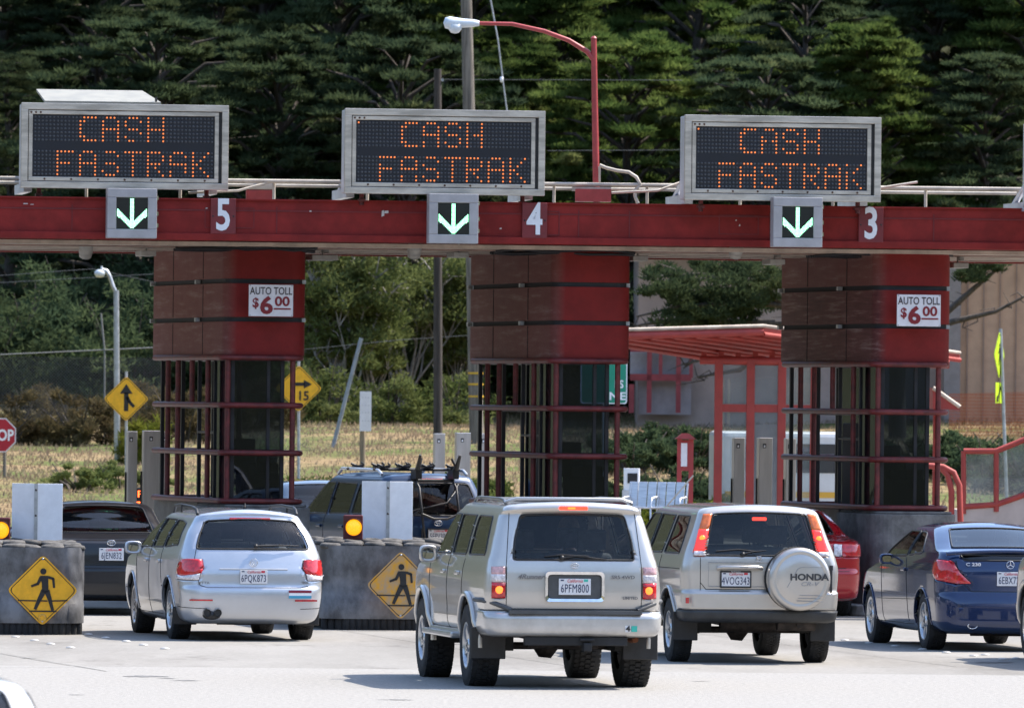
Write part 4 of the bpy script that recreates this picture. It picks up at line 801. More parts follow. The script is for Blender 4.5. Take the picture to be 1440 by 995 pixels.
class Shell:
    # rows: (z, xr, xf, hw, rr, rf)   rear x, front x, half width, rear / front corner radius
    def __init__(s, rows, L, bulge=.05, bow=.03, crown=.05, zbelt=1., zdef=None):
        s.rows = np.array(rows, float); s.L = L; s.bulge = bulge; s.bow = bow; s.crown = crown; s.zbelt = zbelt
        s.z0, s.z1 = s.rows[0, 0], s.rows[-1, 0]; s.zdef = zdef or (lambda x, y, z: 0.)
        ref = s.row(zbelt); s.Lf = ref[2] - ref[3]; s.Lc = .24; s.Ls = L - .5; s.Lg = s.Lf
        s.E = np.cumsum([0, s.Lf, s.Lc, s.Ls, s.Lc, s.Lg])
    def row(s, z):
        z = np.clip(z, s.rows[0, 0], s.rows[-1, 0])
        return [pchip(s.rows[:, 0], s.rows[:, k], z) for k in range(1, 6)]
    def P(s, U, z):
        """left half; arrays ok"""
        U = np.asarray(U, float); z = np.asarray(z, float) + 0 * U
        xr, xf, hw, rr, rf = s.row(z); E = s.E; x = np.zeros_like(z); y = np.zeros_like(z)
        b = s.bulge
        fx = lambda yy, h: b * (yy / h) ** 2
        t = np.clip((U - E[0]) / s.Lf, 0, 1); y1 = t * (hw - rr); x1 = xr + fx(y1, hw)
        xc = xr + fx(hw - rr, hw) + rr; a = np.clip((U - E[1]) / s.Lc, 0, 1) * math.pi / 2
        x2 = xc - rr * np.cos(a); y2 = hw - rr + rr * np.sin(a)
        xg = xf - fx(hw - rf, hw) * 1.6 - rf; t3 = np.clip((U - E[2]) / s.Ls, 0, 1); x3 = xc + t3 * (xg - xc); y3 = hw
        a4 = np.clip((U - E[3]) / s.Lc, 0, 1) * math.pi / 2; x4 = xg + rf * np.sin(a4); y4 = hw - rf + rf * np.cos(a4)
        t5 = np.clip((U - E[4]) / s.Lg, 0, 1); y5 = (1 - t5) * (hw - rf); x5 = xf - fx(y5, hw) * 1.6
        seg = np.clip(np.searchsorted(E, U, 'right') - 1, 0, 4)
        x = np.select([seg == 0, seg == 1, seg == 2, seg == 3], [x1, x2, x3, x4], x5)
        y = np.select([seg == 0, seg == 1, seg == 2, seg == 3], [y1, y2, y3 + 0 * x3, y4], y5)
        return s.deform(x, y, z, hw)
    def deform(s, x, y, z, hw):
        k = 1 - s.bow * np.abs((2 * x - s.L) / s.L) ** 3
        g = np.clip((z - s.zbelt) / (s.z1 - s.zbelt), 0, 1)
        zz = z + s.crown * g * (1 - (y / hw) ** 2) + s.zdef(x, y, z)
        return np.stack([x, y * k, zz], -1)
    def side(s, x, z):                       # (x, z) on the side -> (U, z)
        xr, xf, hw, rr, rf = s.row(z); xc = xr + s.bulge * ((hw - rr) / hw) ** 2 + rr
        xg = xf - 1.6 * s.bulge * ((hw - rf) / hw) ** 2 - rf
        t = (x - xc) / (xg - xc)
        if t < 0: return s.E[1] + math.acos(min(1, (xc - x) / rr)) / (math.pi / 2) * s.Lc, z
        if t > 1: return s.E[3] + math.asin(min(1, (x - xg) / rf)) / (math.pi / 2) * s.Lc, z
        return s.E[2] + t * s.Ls, z
    def rear(s, d, z):                       # distance from the centre round the rear corner
        xr, xf, hw, rr, rf = s.row(z)
        if d <= hw - rr: return d / (hw - rr) * s.Lf, z
        d -= hw - rr
        if d <= rr * 1.571: return s.E[1] + d / (rr * 1.571) * s.Lc, z
        return s.E[2] + (d - rr * 1.571), z
    def front(s, d, z):
        xr, xf, hw, rr, rf = s.row(z)
        if d <= hw - rf: return s.E[5] - d / (hw - rf) * s.Lg, z
        d -= hw - rf; return s.E[4] - min(1.3, d / (rf * 1.571)) * s.Lc, z
    def pt(s, where, a, z):
        U, z = getattr(s, where)(abs(a), z); p = s.P(U, z)
        return Vector((float(p[0]), float(p[1]) * (-1 if a < 0 else 1), float(p[2])))
    def P3(s, U, z, sg=1):
        if U < 0: U = -U; sg = -sg
        if U > s.E[5]: U = 2 * s.E[5] - U; sg = -sg
        p = s.P(U, z); return Vector((float(p[0]), float(p[1]) * sg, float(p[2])))
    def path(s, where, pts, step=.04, closed=False):
        out = []; q = list(pts) + ([pts[0]] if closed else [])
        for (a, b), (c, d) in zip(q[:-1], q[1:]):
            n = max(1, int(math.hypot(c - a, d - b) / step))
            out += [(a + (c - a) * k / n, b + (d - b) * k / n) for k in range(n)]
        if not closed: out.append(q[-1])
        return [getattr(s, where)(a, z) for a, z in out]

def inpoly(P, poly):
    x, y = P[:, 0], P[:, 1]; c = np.zeros(len(P), bool); n = len(poly); j = n - 1
    for i in range(n):
        xi, yi = poly[i]; xj, yj = poly[j]
        if yi != yj: c ^= ((yi > y) != (yj > y)) & (x < (xj - xi) * (y - yi) / (yj - yi) + xi)
        j = i
    return c

def build_shell(S, regions, root, body_mats, parts):
    """regions: list (name, where, polygon, material or None to cut, offset, thick); both sides are mirrored"""
    E = S.E
    segs = [int(S.Lf / .03), 8, int(S.Ls / .03), 7, int(S.Lg / .05)]
    Ucol = np.concatenate([np.linspace(E[i], E[i + 1], segs[i] + 1)[:-1] for i in range(5)] + [[E[5]]])
    zs = [S.z0]; 
    for i in range(len(S.rows) - 1):
        za, zb = S.rows[i, 0], S.rows[i + 1, 0]
        dx = max(abs(S.rows[i + 1, 1] - S.rows[i, 1]), abs(S.rows[i + 1, 2] - S.rows[i, 2])); dw = abs(S.rows[i + 1, 3] - S.rows[i, 3])
        n = max(1, int(math.ceil(max((zb - za) / .025, dx / .07, dw / .02)))); zs += [za + (zb - za) * k / n for k in range(1, n + 1)]
    zs = np.array(zs); nu, nz = len(Ucol), len(zs)
    UU, ZZ = np.meshgrid(Ucol, zs); G = np.stack([UU.ravel(), ZZ.ravel()], -1); G0 = G.copy()
    cu = .03; cz = np.gradient(zs); CZ = np.repeat(np.clip(cz, .004, .03), nu)
    CU = np.tile(np.gradient(Ucol), nz); fixed = np.zeros(len(G), bool); edgeid = np.full(len(G), -1)
    bound_u = np.zeros(len(G), bool)
    polys = []
    for rid, (name, where, poly, *_r) in enumerate(regions):
        P = np.array(S.path(where, poly, .03, True)); polys.append(P)
        # corners first
        sc_ = np.stack([CU, CZ], -1)
        for a, z in poly:
            q = np.array(getattr(S, where)(a, z))
            d = np.abs((G0 - q) / sc_).max(1); d[fixed] = 9
            i = int(d.argmin())
            if d[i] < .8: G[i] = q; fixed[i] = True; edgeid[i] = rid
        best = np.full(len(G), 9.); tgt = G.copy()
        A = P; B = np.roll(P, -1, 0); lo = P.min(0) - .08; hi = P.max(0) + .08
        near = np.where((G0 > lo).all(1) & (G0 < hi).all(1) & ~fixed)[0]
        for a, b in zip(A, B):
            w_ = (G0[near] - a) / sc_[near]; e = (b - a) / sc_[near]; L2 = (e ** 2).sum(1) + 1e-12
            t = np.clip((w_ * e).sum(1) / L2, 0, 1); q = w_ - e * t[:, None]; d = np.hypot(q[:, 0], q[:, 1])
            up = d < best[near]; ii = near[up]; best[ii] = d[up]; tgt[ii] = a + (b - a) * t[up][:, None]
        lim = .55
        mv = (best < lim) & ~fixed
        G[mv] = tgt[mv]; fixed |= mv; edgeid[mv] = rid
    # keep the centre columns on the centre plane
    col = np.tile(np.arange(nu), nz); G[col == 0, 0] = 0; G[col == nu - 1, 0] = E[5]
    # triangles
    i0 = (np.arange(nz - 1)[:, None] * nu + np.arange(nu - 1)[None]).ravel(); a, b, c, d = i0, i0 + 1, i0 + nu + 1, i0 + nu
    useac = (edgeid[a] >= 0) & (edgeid[a] == edgeid[c]) & ~((edgeid[b] >= 0) & (edgeid[b] == edgeid[d]))
    t1 = np.where(useac[:, None], np.stack([a, b, c], -1), np.stack([a, b, d], -1))
    t2 = np.where(useac[:, None], np.stack([a, c, d], -1), np.stack([b, c, d], -1))
    T = np.concatenate([t1, t2]); cen = G[T].mean(1)
    own = np.full(len(T), -1)
    for rid, P in enumerate(polys): own[inpoly(cen, P)] = rid
    X = S.P(G[:, 0], G[:, 1]); Xm = X * [1, -1, 1]
    X[(col == 0) | (col == nu - 1), 1] = 0; Xm[(col == 0) | (col == nu - 1), 1] = 0
    # normals on the left half
    eps = .006; g2 = G.copy()
    du = S.P(np.clip(G[:, 0] + eps, 0, E[5]), G[:, 1]) - S.P(np.clip(G[:, 0] - eps, 0, E[5]), G[:, 1])
    dz = S.P(G[:, 0], np.clip(G[:, 1] + eps, S.z0, S.z1)) - S.P(G[:, 0], np.clip(G[:, 1] - eps, S.z0, S.z1))
    N = -np.cross(dz, du); N = np.cross(dz, du)
    N /= (np.linalg.norm(N, axis=1, keepdims=True) + 1e-9)
    cx = np.array([S.L * .5, 0, .8]); flip = np.sign(((X - cx) * N * [0.25, 1, 1]).sum(1)).mean()
    if flip < 0: N = -N
    nV = len(X)
    def emit(name, sel, m, off=0., thick=0., cap=False, split=False):
        Tl = T[sel]; out = []
        sides = [0, 1]
        Vl = X + N * off; Vr = (X + N * off) * [1, -1, 1]
        Vall = np.concatenate([Vl, Vr]); Fa = np.concatenate([Tl[:, ::-1], Tl + nV])
        objs = []
        if split: sets = [(Tl[:, ::-1]), (Tl + nV)]
        else: sets = [Fa]
        for Fs in sets:
            Vx = Vall; Fx = Fs
            if cap:
                ring = np.arange((nz - 1) * nu, nz * nu); u1, u4 = segs[0], segs[0] + segs[1] + segs[2] + segs[3]
                m_ = segs[0]; lines = []; base = len(Vx); newV = []; hwT = S.row(S.z1)[2]
                ys = np.linspace(1, -1, 2 * m_ + 1); CV = []
                for j, ci in enumerate(range(u1, u4 + 1)):
                    p = S.P(Ucol[ci], S.z1)
                    xr, xf, hw, rr, rf = S.row(S.z1)
                    # straight line across at this x
                    x0 = float(p[0]); y0 = float(p[1]); k = 1 - S.bow * abs((2 * x0 - S.L) / S.L) ** 3; yy = y0 / k * ys
                    if j == 0: tt = np.abs(ys) * S.Lf; q = S.P(tt, np.full(len(ys), S.z1)); q[:, 1] *= np.sign(ys)
                    elif ci == u4: tt = E[5] - np.abs(ys) * S.Lg; q = S.P(tt, np.full(len(ys), S.z1)); q[:, 1] *= np.sign(ys)
                    else: q = S.deform(np.full(len(ys), x0), yy, np.full(len(ys), S.z1), hw)
                    CV.append(q)
                CV = np.array(CV); ncy = len(ys); nrow = len(CV)
                I = (np.arange(nrow - 1)[:, None] * ncy + np.arange(ncy - 1)[None]).ravel()
                Q = np.stack([I, I + ncy, I + ncy + 1, I + 1], -1) + base
                Tq = np.concatenate([Q[:, [0, 1, 2]], Q[:, [0, 2, 3]]])[:, ::-1]
                Vx = np.concatenate([Vx, CV.reshape(-1, 3)]); Fx = np.concatenate([Fx, Tq])
            used = np.unique(Fx); remap = np.full(len(Vx), -1); remap[used] = np.arange(len(used))
            o = npmesh(name, Vx[used], remap[Fx], m, root, smooth=True)
            bm = bmesh.new(); bm.from_mesh(o.data); bmesh.ops.remove_doubles(bm, verts=bm.verts, dist=.0006)
            bmesh.ops.recalc_face_normals(bm, faces=bm.faces)
            # outward orientation check
            cc = Vector((S.L * .5, 0, .8)); sgn = sum((f.calc_center_median() - cc).dot(f.normal) * f.calc_area() for f in bm.faces)
            if sgn < 0: bmesh.ops.reverse_faces(bm, faces=bm.faces)
            bm.to_mesh(o.data); bm.free()
            if thick:
                sm = o.modifiers.new('thickness', 'SOLIDIFY'); sm.thickness = thick
                if thick > 0: sm.offset = -1
                if isinstance(m, (list, tuple)) and len(m) > 1: sm.material_offset = 1
                else: sm.offset = 1 if off > 0 else -1
            objs.append(o)
        return objs
    res = {}
    res['body'] = emit('body', own == -1, body_mats, cap=True, thick=.03)[0]
    byname = {}
    for rid, (name, where, poly, m, off, th, split) in enumerate(regions):
        if m is None: continue
        key = (name, rid) if not name.startswith('side_window') else (name, rid)
        res[(name, rid)] = emit(name, own == rid, m, off, th, split=split)
    return res

def ribbon(S, where, pts, r, name, m, parent, both=True, off=0., n=6, closed=False):
    for sg in ((1, -1) if both else (1,)):
        b = MB(); q = [];
        for U, z in S.path(where, pts, .05, closed):
            q.append(S.P3(U, z, sg))
        if closed: q.append(q[0]); q.append(q[1])
        b.tube(q, r, n, caps=not closed)
        o = b.build(name, m, parent)
    return o

RED_LENS = mat('red_lens', (.55, .012, .02), .12, coat=1., noise=.25, nscale=25)
RED_LIT = mat('lit_brake_lamp', (.6, .02, .02), .2, emit=(1, .05, .02), estr=1.2, noise=.1)
ORG_LIT = mat('lit_filament_glow', (.7, .1, .02), .2, emit=(1, .16, .02), estr=1.2)
AMB_LENS = mat('amber_lens', (.75, .16, .02), .15, coat=1., noise=.2, nscale=25)
CLR_LENS = mat('clear_lens', (.7, .66, .68), .12, coat=1., noise=.25, nscale=30)
SMK_LENS = mat('smoked_lens', (.25, .02, .03), .12, coat=1.)
CARGLASS = glass('car_window_glass', (.62, .68, .67), ior=1.5)
TINTGLASS = glass('tinted_window_glass', (.5, .54, .55), ior=1.5)
DARKGLASS = glass('privacy_glass', (.72, .76, .78), ior=1.45)

def wheel(root, x, y, r, w, style, rim_m, rr, offroad=False, steer=0):
    """tyre (> rim, hub) with its outer face towards sign(y)"""
    sg = 1 if y > 0 else -1
    M = Matrix.Translation((x, y, r)) @ Matrix.Rotation(R(steer), 4, 'Z') @ Matrix.Rotation(R(-90) * sg, 4, 'X')  # local +Z = outward
    b = MB(); hw = w / 2
    b.lathe([(rr - .01, -hw + .01), (rr, -hw), (r - .06, -hw - .004), (r - .018, -hw + .008), (r, -hw + .03), (r, -.01), (r - .006, 0), (r, .01), (r, hw - .03), (r - .018, hw - .008), (r - .06, hw + .004), (rr, hw), (rr - .012, hw - .012), (rr - .02, -hw + .03)], 56, M)
    nt_ = 44 if offroad else 60
    for k in range(nt_):
        a = 2 * math.pi * k / nt_
        for lane in (range(-2, 3) if offroad else range(-2, 3)):
            hgt = .012 if offroad else .0045
            ww = w / 5 * (.82 if offroad else .8); aa = a + (lane % 2) * math.pi / nt_
            T_ = M @ Matrix.Rotation(aa, 4, 'Z') @ Matrix.Translation((r - (.012 if abs(lane) == 2 else 0) + hgt / 2 - .002, 0, lane * w / 5 * .97))
            b.box((0, 0, 0), (1, 1, 1)); 
            q = b.v[-8:]; b.v[-8:] = [tuple(T_ @ Vector((p[0] * (hgt + .006), p[1] * 2 * math.pi * r / nt_ * .68, p[2] * ww))) for p in q]
    ty = b.build('wheel', TYRE, root)
    f = MB(); o = hw - .015
    f.lathe([(rr - .004, o + .004), (rr - .004, o + .012), (rr - .018, o + .01), (rr - .03, o - .03), (rr - .045, -.02), (rr - .045, -hw + .03)], 40, M)
    if style == 'five':          # five wide spokes
        n, wid = 5, .075
    elif style == 'multi': n, wid = 10, .026
    elif style == 'twin': n, wid = 7, .042
    elif style == 'steel': n, wid = 8, .06
    else: n, wid = 6, .06
    for k in range(n):
        a = 2 * math.pi * k / n + .3; T_ = M @ Matrix.Rotation(a, 4, 'Z')
        r0, r1 = .05, rr - .02
        P = [(r0, -wid * .7, o - .012), (r1, -wid * .45, o - .004), (r1, wid * .45, o - .004), (r0, wid * .7, o - .012)]
        V = [T_ @ Vector(p) for p in P] + [T_ @ Vector((p[0], p[1], p[2] - .035)) for p in P]
        f.add(V, [(0, 1, 2, 3), (0, 4, 5, 1), (3, 2, 6, 7), (4, 7, 6, 5)])
    f.lathe([(.0001, o + .002), (.055, o), (.068, o - .015), (.07, o - .05)], 20, M)
    rm = f.build('rim', rim_m, ty)
    h = MB(); h.lathe([(.0001, o + .008), (.022, o + .006), (.026, o - .002)], 16, M)
    h.lathe([(.0001, -.03), (rr - .05, -.03)], 24, M)
    for k in range(5):
        a = 2 * math.pi * k / 5; h.lathe([(.0001, o + .006), (.008, o + .005), (.009, o - .01)], 8, M @ Matrix.Translation((.045 * math.cos(a), .045 * math.sin(a), 0)))
    h.build('hub', mat('brake_disc', (.11, .1, .1), .5, .6, noise=.3), ty)
    return ty

PLATE_BG = mat('plate_white', (.74, .74, .76), .4, noise=.04)
PLATE_INK = mat('plate_blue_ink', (.02, .03, .09), .5)
PLATE_RED = mat('plate_red_ink', (.6, .03, .05), .5)
PLATE_TEAL = mat('plate_green_sticker', (.05, .5, .4), .5)
def plate(root, y, x, z, txt, frame=None, tilt=0, sticker='r', over=None):
    """number plate on the tail; text reads from behind"""
    p = bpy.data.objects.new('number_plate', None)
    b = MB(); b.box((0, 0, 0), (.305, .006, .152)); me = b.build('number_plate', PLATE_BG, root, bevel=.004)
    me.location = (x, y, z); me.rotation_euler = (R(tilt), 0, R(-90))
    text('plate_lettering', txt, .112, PLATE_INK, me, (0, -.005, -.02), sx=.60, bold=.0, spacing=1.08)
    text('plate_state_name', 'California', .042, PLATE_RED, me, (0, -.005, .054), sx=.9, shear=.2)
    s = MB(); s.box((.105, -.0045, .058), (.04, .002, .022)); s.build('registration_sticker', PLATE_RED if sticker == 'r' else PLATE_TEAL, me)
    s = MB(); s.box((-.12, -.0045, .06), (.03, .002, .012)); s.build('month_sticker', PLATE_INK, me)
    if frame:
        f = MB()
        for (cx, cz, dx, dz) in ((0, .08, .325, .018), (0, -.08, .325, .018), (-.157, 0, .014, .16), (.157, 0, .014, .16)): f.box((cx, -.003, cz), (dx, .012, dz))
        fo = f.build('plate_frame', frame, me, bevel=.003)
        if over: text('frame_lettering', over, .017, WHT, me, (0, -.0105, .08), sx=1.1)
    return me

def seats(root, xs, zc, W, m=SEAT, bench=True, top=1.15):
    """front seats at xs[0] and a rear bench at xs[1]; every seat a part with its headrest"""
    def seat(x, y, wd, hr):
        b = MB(); b.box((x + .05, y, zc), (.5, wd, .16)); 
        Mx = Matrix.Rotation(R(-14), 3, 'Y'); b.box((x - .22, y, zc + .34), (.13, wd, .62), M=Mx)
        o = b.build('seat', m, root, bevel=.05, seg=3)
        for hy in hr:
            h = MB(); h.box((x - .31, hy, zc + .34 + .31 + .12), (.09, .27, .18), M=Mx); h.tube([(x - .30, hy - .06, zc + .6), (x - .31, hy - .06, zc + .72)], .008, 6); h.tube([(x - .30, hy + .06, zc + .6), (x - .31, hy + .06, zc + .72)], .008, 6)
            h.build('headrest', m, o, bevel=.04, seg=3)
    for y in (-W * .24, W * .24): seat(xs[0], y, W * .32, (y,))
    if bench: seat(xs[1], 0, W * .76, (-W * .24, W * .24))
    d = MB(); d.box((xs[0] + .95, 0, zc + .32), (.35, W * .86, .3)); d.build('dashboard', BLK, root, bevel=.05)
    s = MB(); Mw = Matrix.Translation((xs[0] + .62, W * .24, zc + .42)) @ Matrix.Rotation(R(65), 4, 'Y')
    s.tube([Mw @ Vector((.18 * math.cos(a * math.pi / 10), .18 * math.sin(a * math.pi / 10), 0)) for a in range(21)], .014, 8, caps=False)
    s.tube([Mw @ Vector((-.18, 0, 0)), Mw @ Vector((.18, 0, 0))], .018, 6); s.tube([Mw @ Vector((0, 0, 0)), (xs[0] + .85, W * .24, zc + .3)], .02, 6)
    s.build('steering_wheel', BLK, root)
    mr = MB(); mr.box((xs[0] + .62, 0, zc + .86), (.03, .24, .06)); mr.tube([(xs[0] + .63, 0, zc + .87), (xs[0] + .70, 0, zc + .95)], .01, 6)
    mr.build('interior_mirror', BLK, root, bevel=.012)

def door_mirror(root, x, y, z, m, w=.17, h=.13, black=False):
    for sg in (1, -1):
        b = MB(); yy = sg * (y + .13)
        prof = [(0.03, .6), (.0, .86), (.03, 1.), (.07, .95), (.11, .7), (.125, .3)]
        G = []
        for dx, k in prof:
            ring = []
            for i in range(16):
                a = 2 * math.pi * i / 16; ca, sa = math.cos(a), math.sin(a)
                px_ = math.copysign(abs(ca) ** .6, ca) * w / 2 * k; pz = math.copysign(abs(sa) ** .6, sa) * h / 2 * k
                ring.append((x + dx, yy + px_, z + pz))
            G.append(ring)
        b.grid(G, 0, True, True); b.add(G[-1], [tuple(range(16))], 0)
        b.tube([(x + .07, sg * (y - .05), z - .05), (x + .07, sg * (y + .07), z - .02)], .022, 8)
        o = b.build('door_mirror', BLK if black else m, root)
        g = MB(); ring = [(p[0] + .006 - .0 , yy + (p[1] - yy) * .99, z + (p[2] - z) * .99) for p in G[0]]
        g.add(ring, [tuple(range(15, -1, -1))]); g.build('mirror_glass', mat('mirror_glass', (.35, .38, .4), .04, 1.), o)

def underbody(root, L, W, z0, axle=(), r=.33, muffler=True):
    b = MB(); b.box((L * .5, 0, z0 + .14), (L - .5, W - .5, .12)); o = b.build('underbody', mat('underbody_grime', (.025, .023, .021), .85, noise=.4, nscale=8), root)
    a = MB()
    for x in axle:
        a.tube([(x, -W / 2 + .12, r), (x, W / 2 - .12, r)], .035, 8); a.lathe([(.02, -.12), (.11, -.06), (.12, .05), (.03, .12)], 14, Matrix.Translation((x, .1, r)) @ Matrix.Rotation(R(90), 4, 'X'))
        a.tube([(x + .05, -W * .3, r - .02), (x - .3, -W * .33, r + .14)], .02, 6); a.tube([(x + .05, W * .3, r - .02), (x + .7, W * .3, r + .06)], .025, 6)
    if muffler:
        a.tube([(.55, -W * .18, z0 + .06), (.6, W * .2, z0 + .06)], .09, 12); a.tube([(.6, W * .1, z0 + .05), (L * .6, .1, z0 + .05)], .03, 8)
    a.build('axle_and_exhaust', mat('rusty_underside_metal', (.05, .04, .035), .7, .4, noise=.5, nscale=12), root)

def wells(root, xs, ra, W, z, depth=.38):
    b = MB()
    for x in xs:
        for sg in (1, -1):
            y0 = sg * (W / 2 - .03); y1 = sg * (W / 2 - depth); G = []
            for yy in (y0, y1):
                G.append([(x + ra * math.cos(a), yy, z + ra * math.sin(a)) for a in [math.pi * k / 16 * 1.1 - .16 for k in range(17)]])
            b.grid(G, 0, True); b.add(G[1], [tuple(range(17))])
            b.build('wheel_arch_liner', mat('arch_liner', (.015, .015, .015), .9, noise=.3), root); b = MB()

def arch(x, z, r, z0, n=18, flat=1.):
    """closed polygon in (x, z) cutting the wheel opening"""
    a0 = math.asin(max(-1, min(1, (z0 - .05 - z) / r)))
    return [(x + r * math.cos(a0 + (math.pi - 2 * a0) * k / n), max(z0 - .02, z + r * flat * math.sin(a0 + (math.pi - 2 * a0) * k / n))) for k in range(n + 1)]
def paint(name, col, metal=.5, rough=.32, coat=1.):
    m = mat(name, col, rough, metal, noise=.04, nscale=2.0, coat=coat, detail=6)
    return m
SILVER_WARM = paint('warm_silver_paint', (.58, .55, .515), .7, .34)
SILVER_COOL = paint('cool_silver_paint', (.56, .575, .61), .7, .34)
SILVER_CRV = paint('pale_gold_silver_paint', (.54, .51, .475), .65, .34)
SILVER_BUMP = mat('silver_bumper_paint', (.52, .515, .51), .3, .5, noise=.08, nscale=5, coat=.6)
BLUE = paint('navy_metallic_paint', (.004, .021, .085), .35, .22)
BLACKP = paint('black_metallic_paint', (.005, .006, .010), 0., .3, .3)
REDP = paint('bright_red_paint', (.42, .008, .015), .15, .22)
NAVYD = paint('dark_slate_blue_paint', (.010, .032, .085), .3, .3, .3)
GREYBL = paint('blue_grey_paint', (.12, .16, .21), .5, .3)
WHITEP = paint('white_car_paint', (.75, .76, .78), 0., .3)
GREYP = mat('grey_plastic_cladding', (.075, .078, .082), .5, noise=.15, nscale=6)
DARKTRIM = mat('dark_bumper_plastic', (.032, .034, .037), .5, noise=.2, nscale=7)
RIM_S = mat('alloy_silver', (.55, .56, .58), .28, .85, noise=.08, nscale=12)

def place_car(name, label, px, Y, yaw, group='cars queuing through the toll plaza'):
    """rear-end centre under photograph column px at depth Y, heading yaw degrees to the left"""
    p = atz(px, 0, Y)
    return thing(name, label, 'car', (p.x, p.y, 0), R(90 + yaw), group)
def emblem(root, kind, x, y, z, s, tilt=0):
    b = MB(); 
    def ring(rx, rz, r, cx=0, cz=0): b.tube([(rx * math.cos(a * math.pi / 12) + cx, 0, rz * math.sin(a * math.pi / 12) + cz) for a in range(25)], r, 6, caps=False)
    def bar(x0, z0, x1, z1, r): b.tube([(x0, 0, z0), (x1, 0, z1)], r, 6)
    if kind == 'ovals': ring(s, s * .66, s * .09); ring(s * .3, s * .6, s * .08); ring(s * .72, s * .28, s * .08, 0, s * .32)
    elif kind == 'vw':
        ring(s, s, s * .1); q = s * .9
        bar(-.42 * q, .85 * q, 0, .08 * q, s * .08); bar(.42 * q, .85 * q, 0, .08 * q, s * .08)
        bar(-.9 * q, .3 * q, -.38 * q, -.8 * q, s * .08); bar(.9 * q, .3 * q, .38 * q, -.8 * q, s * .08)
        bar(-.38 * q, -.8 * q, 0, -.02 * q, s * .08); bar(.38 * q, -.8 * q, 0, -.02 * q, s * .08)
    elif kind == 'star':
        ring(s, s, s * .09)
        for a in (90, 210, 330): bar(0, 0, s * math.cos(R(a)), s * math.sin(R(a)), s * .1)
    elif kind == 'h':
        P = [(-.8, .8), (.8, .8), (1, -.7), (.8, -.9), (-.8, -.9), (-1, -.7)]
        for i in range(6): bar(P[i][0] * s, P[i][1] * s, P[(i + 1) % 6][0] * s, P[(i + 1) % 6][1] * s, s * .09)
        bar(-.5 * s, .7 * s, -.42 * s, -.75 * s, s * .12); bar(.5 * s, .7 * s, .42 * s, -.75 * s, s * .12); bar(-.45 * s, 0, .45 * s, 0, s * .12)
    o = b.build('emblem', CHR, root); o.location = (x, y, z); o.rotation_euler = (R(tilt), 0, R(-90)); return o
def wiper(root, pts, r=.008):
    b = MB(); b.tube(pts, [r * 1.5, r, r * .6][:len(pts)] if len(pts) == 3 else r, 6)
    b.lathe([(.0, .03), (.02, .025), (.025, 0)], 10, Matrix.Translation(pts[0]) @ Matrix.Rotation(R(-90), 4, 'Y'))
    b.build('rear_wiper', BLK, root)

GAP = mat('panel_gap', (.012, .012, .013), .8, noise=.1)
SEALM = mat('window_seal', (.014, .014, .015), .5, noise=.1)
def make_car(root, sp):
    S = Shell(sp['rows'], sp['L'], sp.get('bulge', .04), sp.get('bow', .035), sp.get('crown', .035), sp['belt'], sp.get('zdef'))
    z0 = sp['rows'][0][0]; reg = []
    for x in sp['wx']: reg.append(('cut', 'side', arch(x, sp['az'], sp['ar'], z0), None, 0, 0, False))
    reg += sp['reg']
    build_shell(S, reg, root, [sp['paint'], LINER], None)
    for nm, where, poly, m, *_ in sp['reg']:
        if m is not None and ('window' in nm or 'windscreen' in nm):
            ribbon(S, where, poly, .009, 'window_seal', SEALM, root, both=(where == 'side'), closed=True)
    b = MB()
    for where, pts in sp.get('lines', []):
        for sg in (1, -1):
            q = [S.P3(U, z, sg) for U, z in S.path(where, pts, .04)]
            b.tube(q, .0042, 5)
            if where != 'side' and min(a for a, z in pts) < -.01: break
    if b.v: b.build('panel_gap', GAP, root)
    for x in sp['wx']:
        for sg in (1, -1):
            wheel(root, x, sg * (sp['tr'] - sp['tw'] / 2), sp['r'], sp['tw'], sp.get('style', 'five'), sp.get('rimm', RIM_S), sp.get('rim', sp['r'] * .64), sp.get('offroad', False))
    wells(root, sp['wx'], sp['ar'] + .012, sp['tr'] * 2, sp['az'])
    underbody(root, sp['L'], sp['tr'] * 2, sp.get('zu', z0 - .05), sp.get('axles', ()), sp['r'], sp.get('muffler', True))
    if sp.get('flare'):
        for x in sp['wx']:
            for sg in (1, -1):
                f = MB()
                pts = [(x + sp['ar'] * math.cos(a), sp['az'] + sp['ar'] * math.sin(a)) for a in [math.pi * (k / 18) * 1.06 - .09 for k in range(19)]]
                q = []
                for (xx, zz) in pts:
                    p = S.pt('side', max(xx, .25), max(zz, z0 + .01)); q.append(Vector((xx, (p.y + sp['flare'] * .4) * sg, zz)))
                f.tube(q, sp['flare'], 8)
                f.build('wheel_arch_trim', sp.get('flarem', sp['paint']), root)
    h = MB()
    for x, z in sp.get('handles', []):
        for sg in (1, -1):
            p = S.pt('side', x, z); h.box((p.x, (p.y + .012) * sg, p.z), (.17, .035, .04))
    if h.v: h.build('door_handle', sp.get('handlem', sp['paint']), root, bevel=.012)
    for x in sp['wx'][:1]:
        if sp.get('flap'):
            for sg in (1, -1):
                g = MB(); zc, hh = sp['flap']; g.box((x - sp['r'] - .08, sg * (sp['tr'] - sp['tw'] / 2), zc), (.02, sp['tw'] + .06, hh)); g.build('mud_flap', BLK, root, bevel=.012)
    if sp.get('seats'): seats(root, *sp['seats'])
    m = sp['mirror']; door_mirror(root, m[0], m[1], m[2], sp.get('mirrorm', sp['paint']), *m[3:5], black=sp.get('mblack', False))
    return S

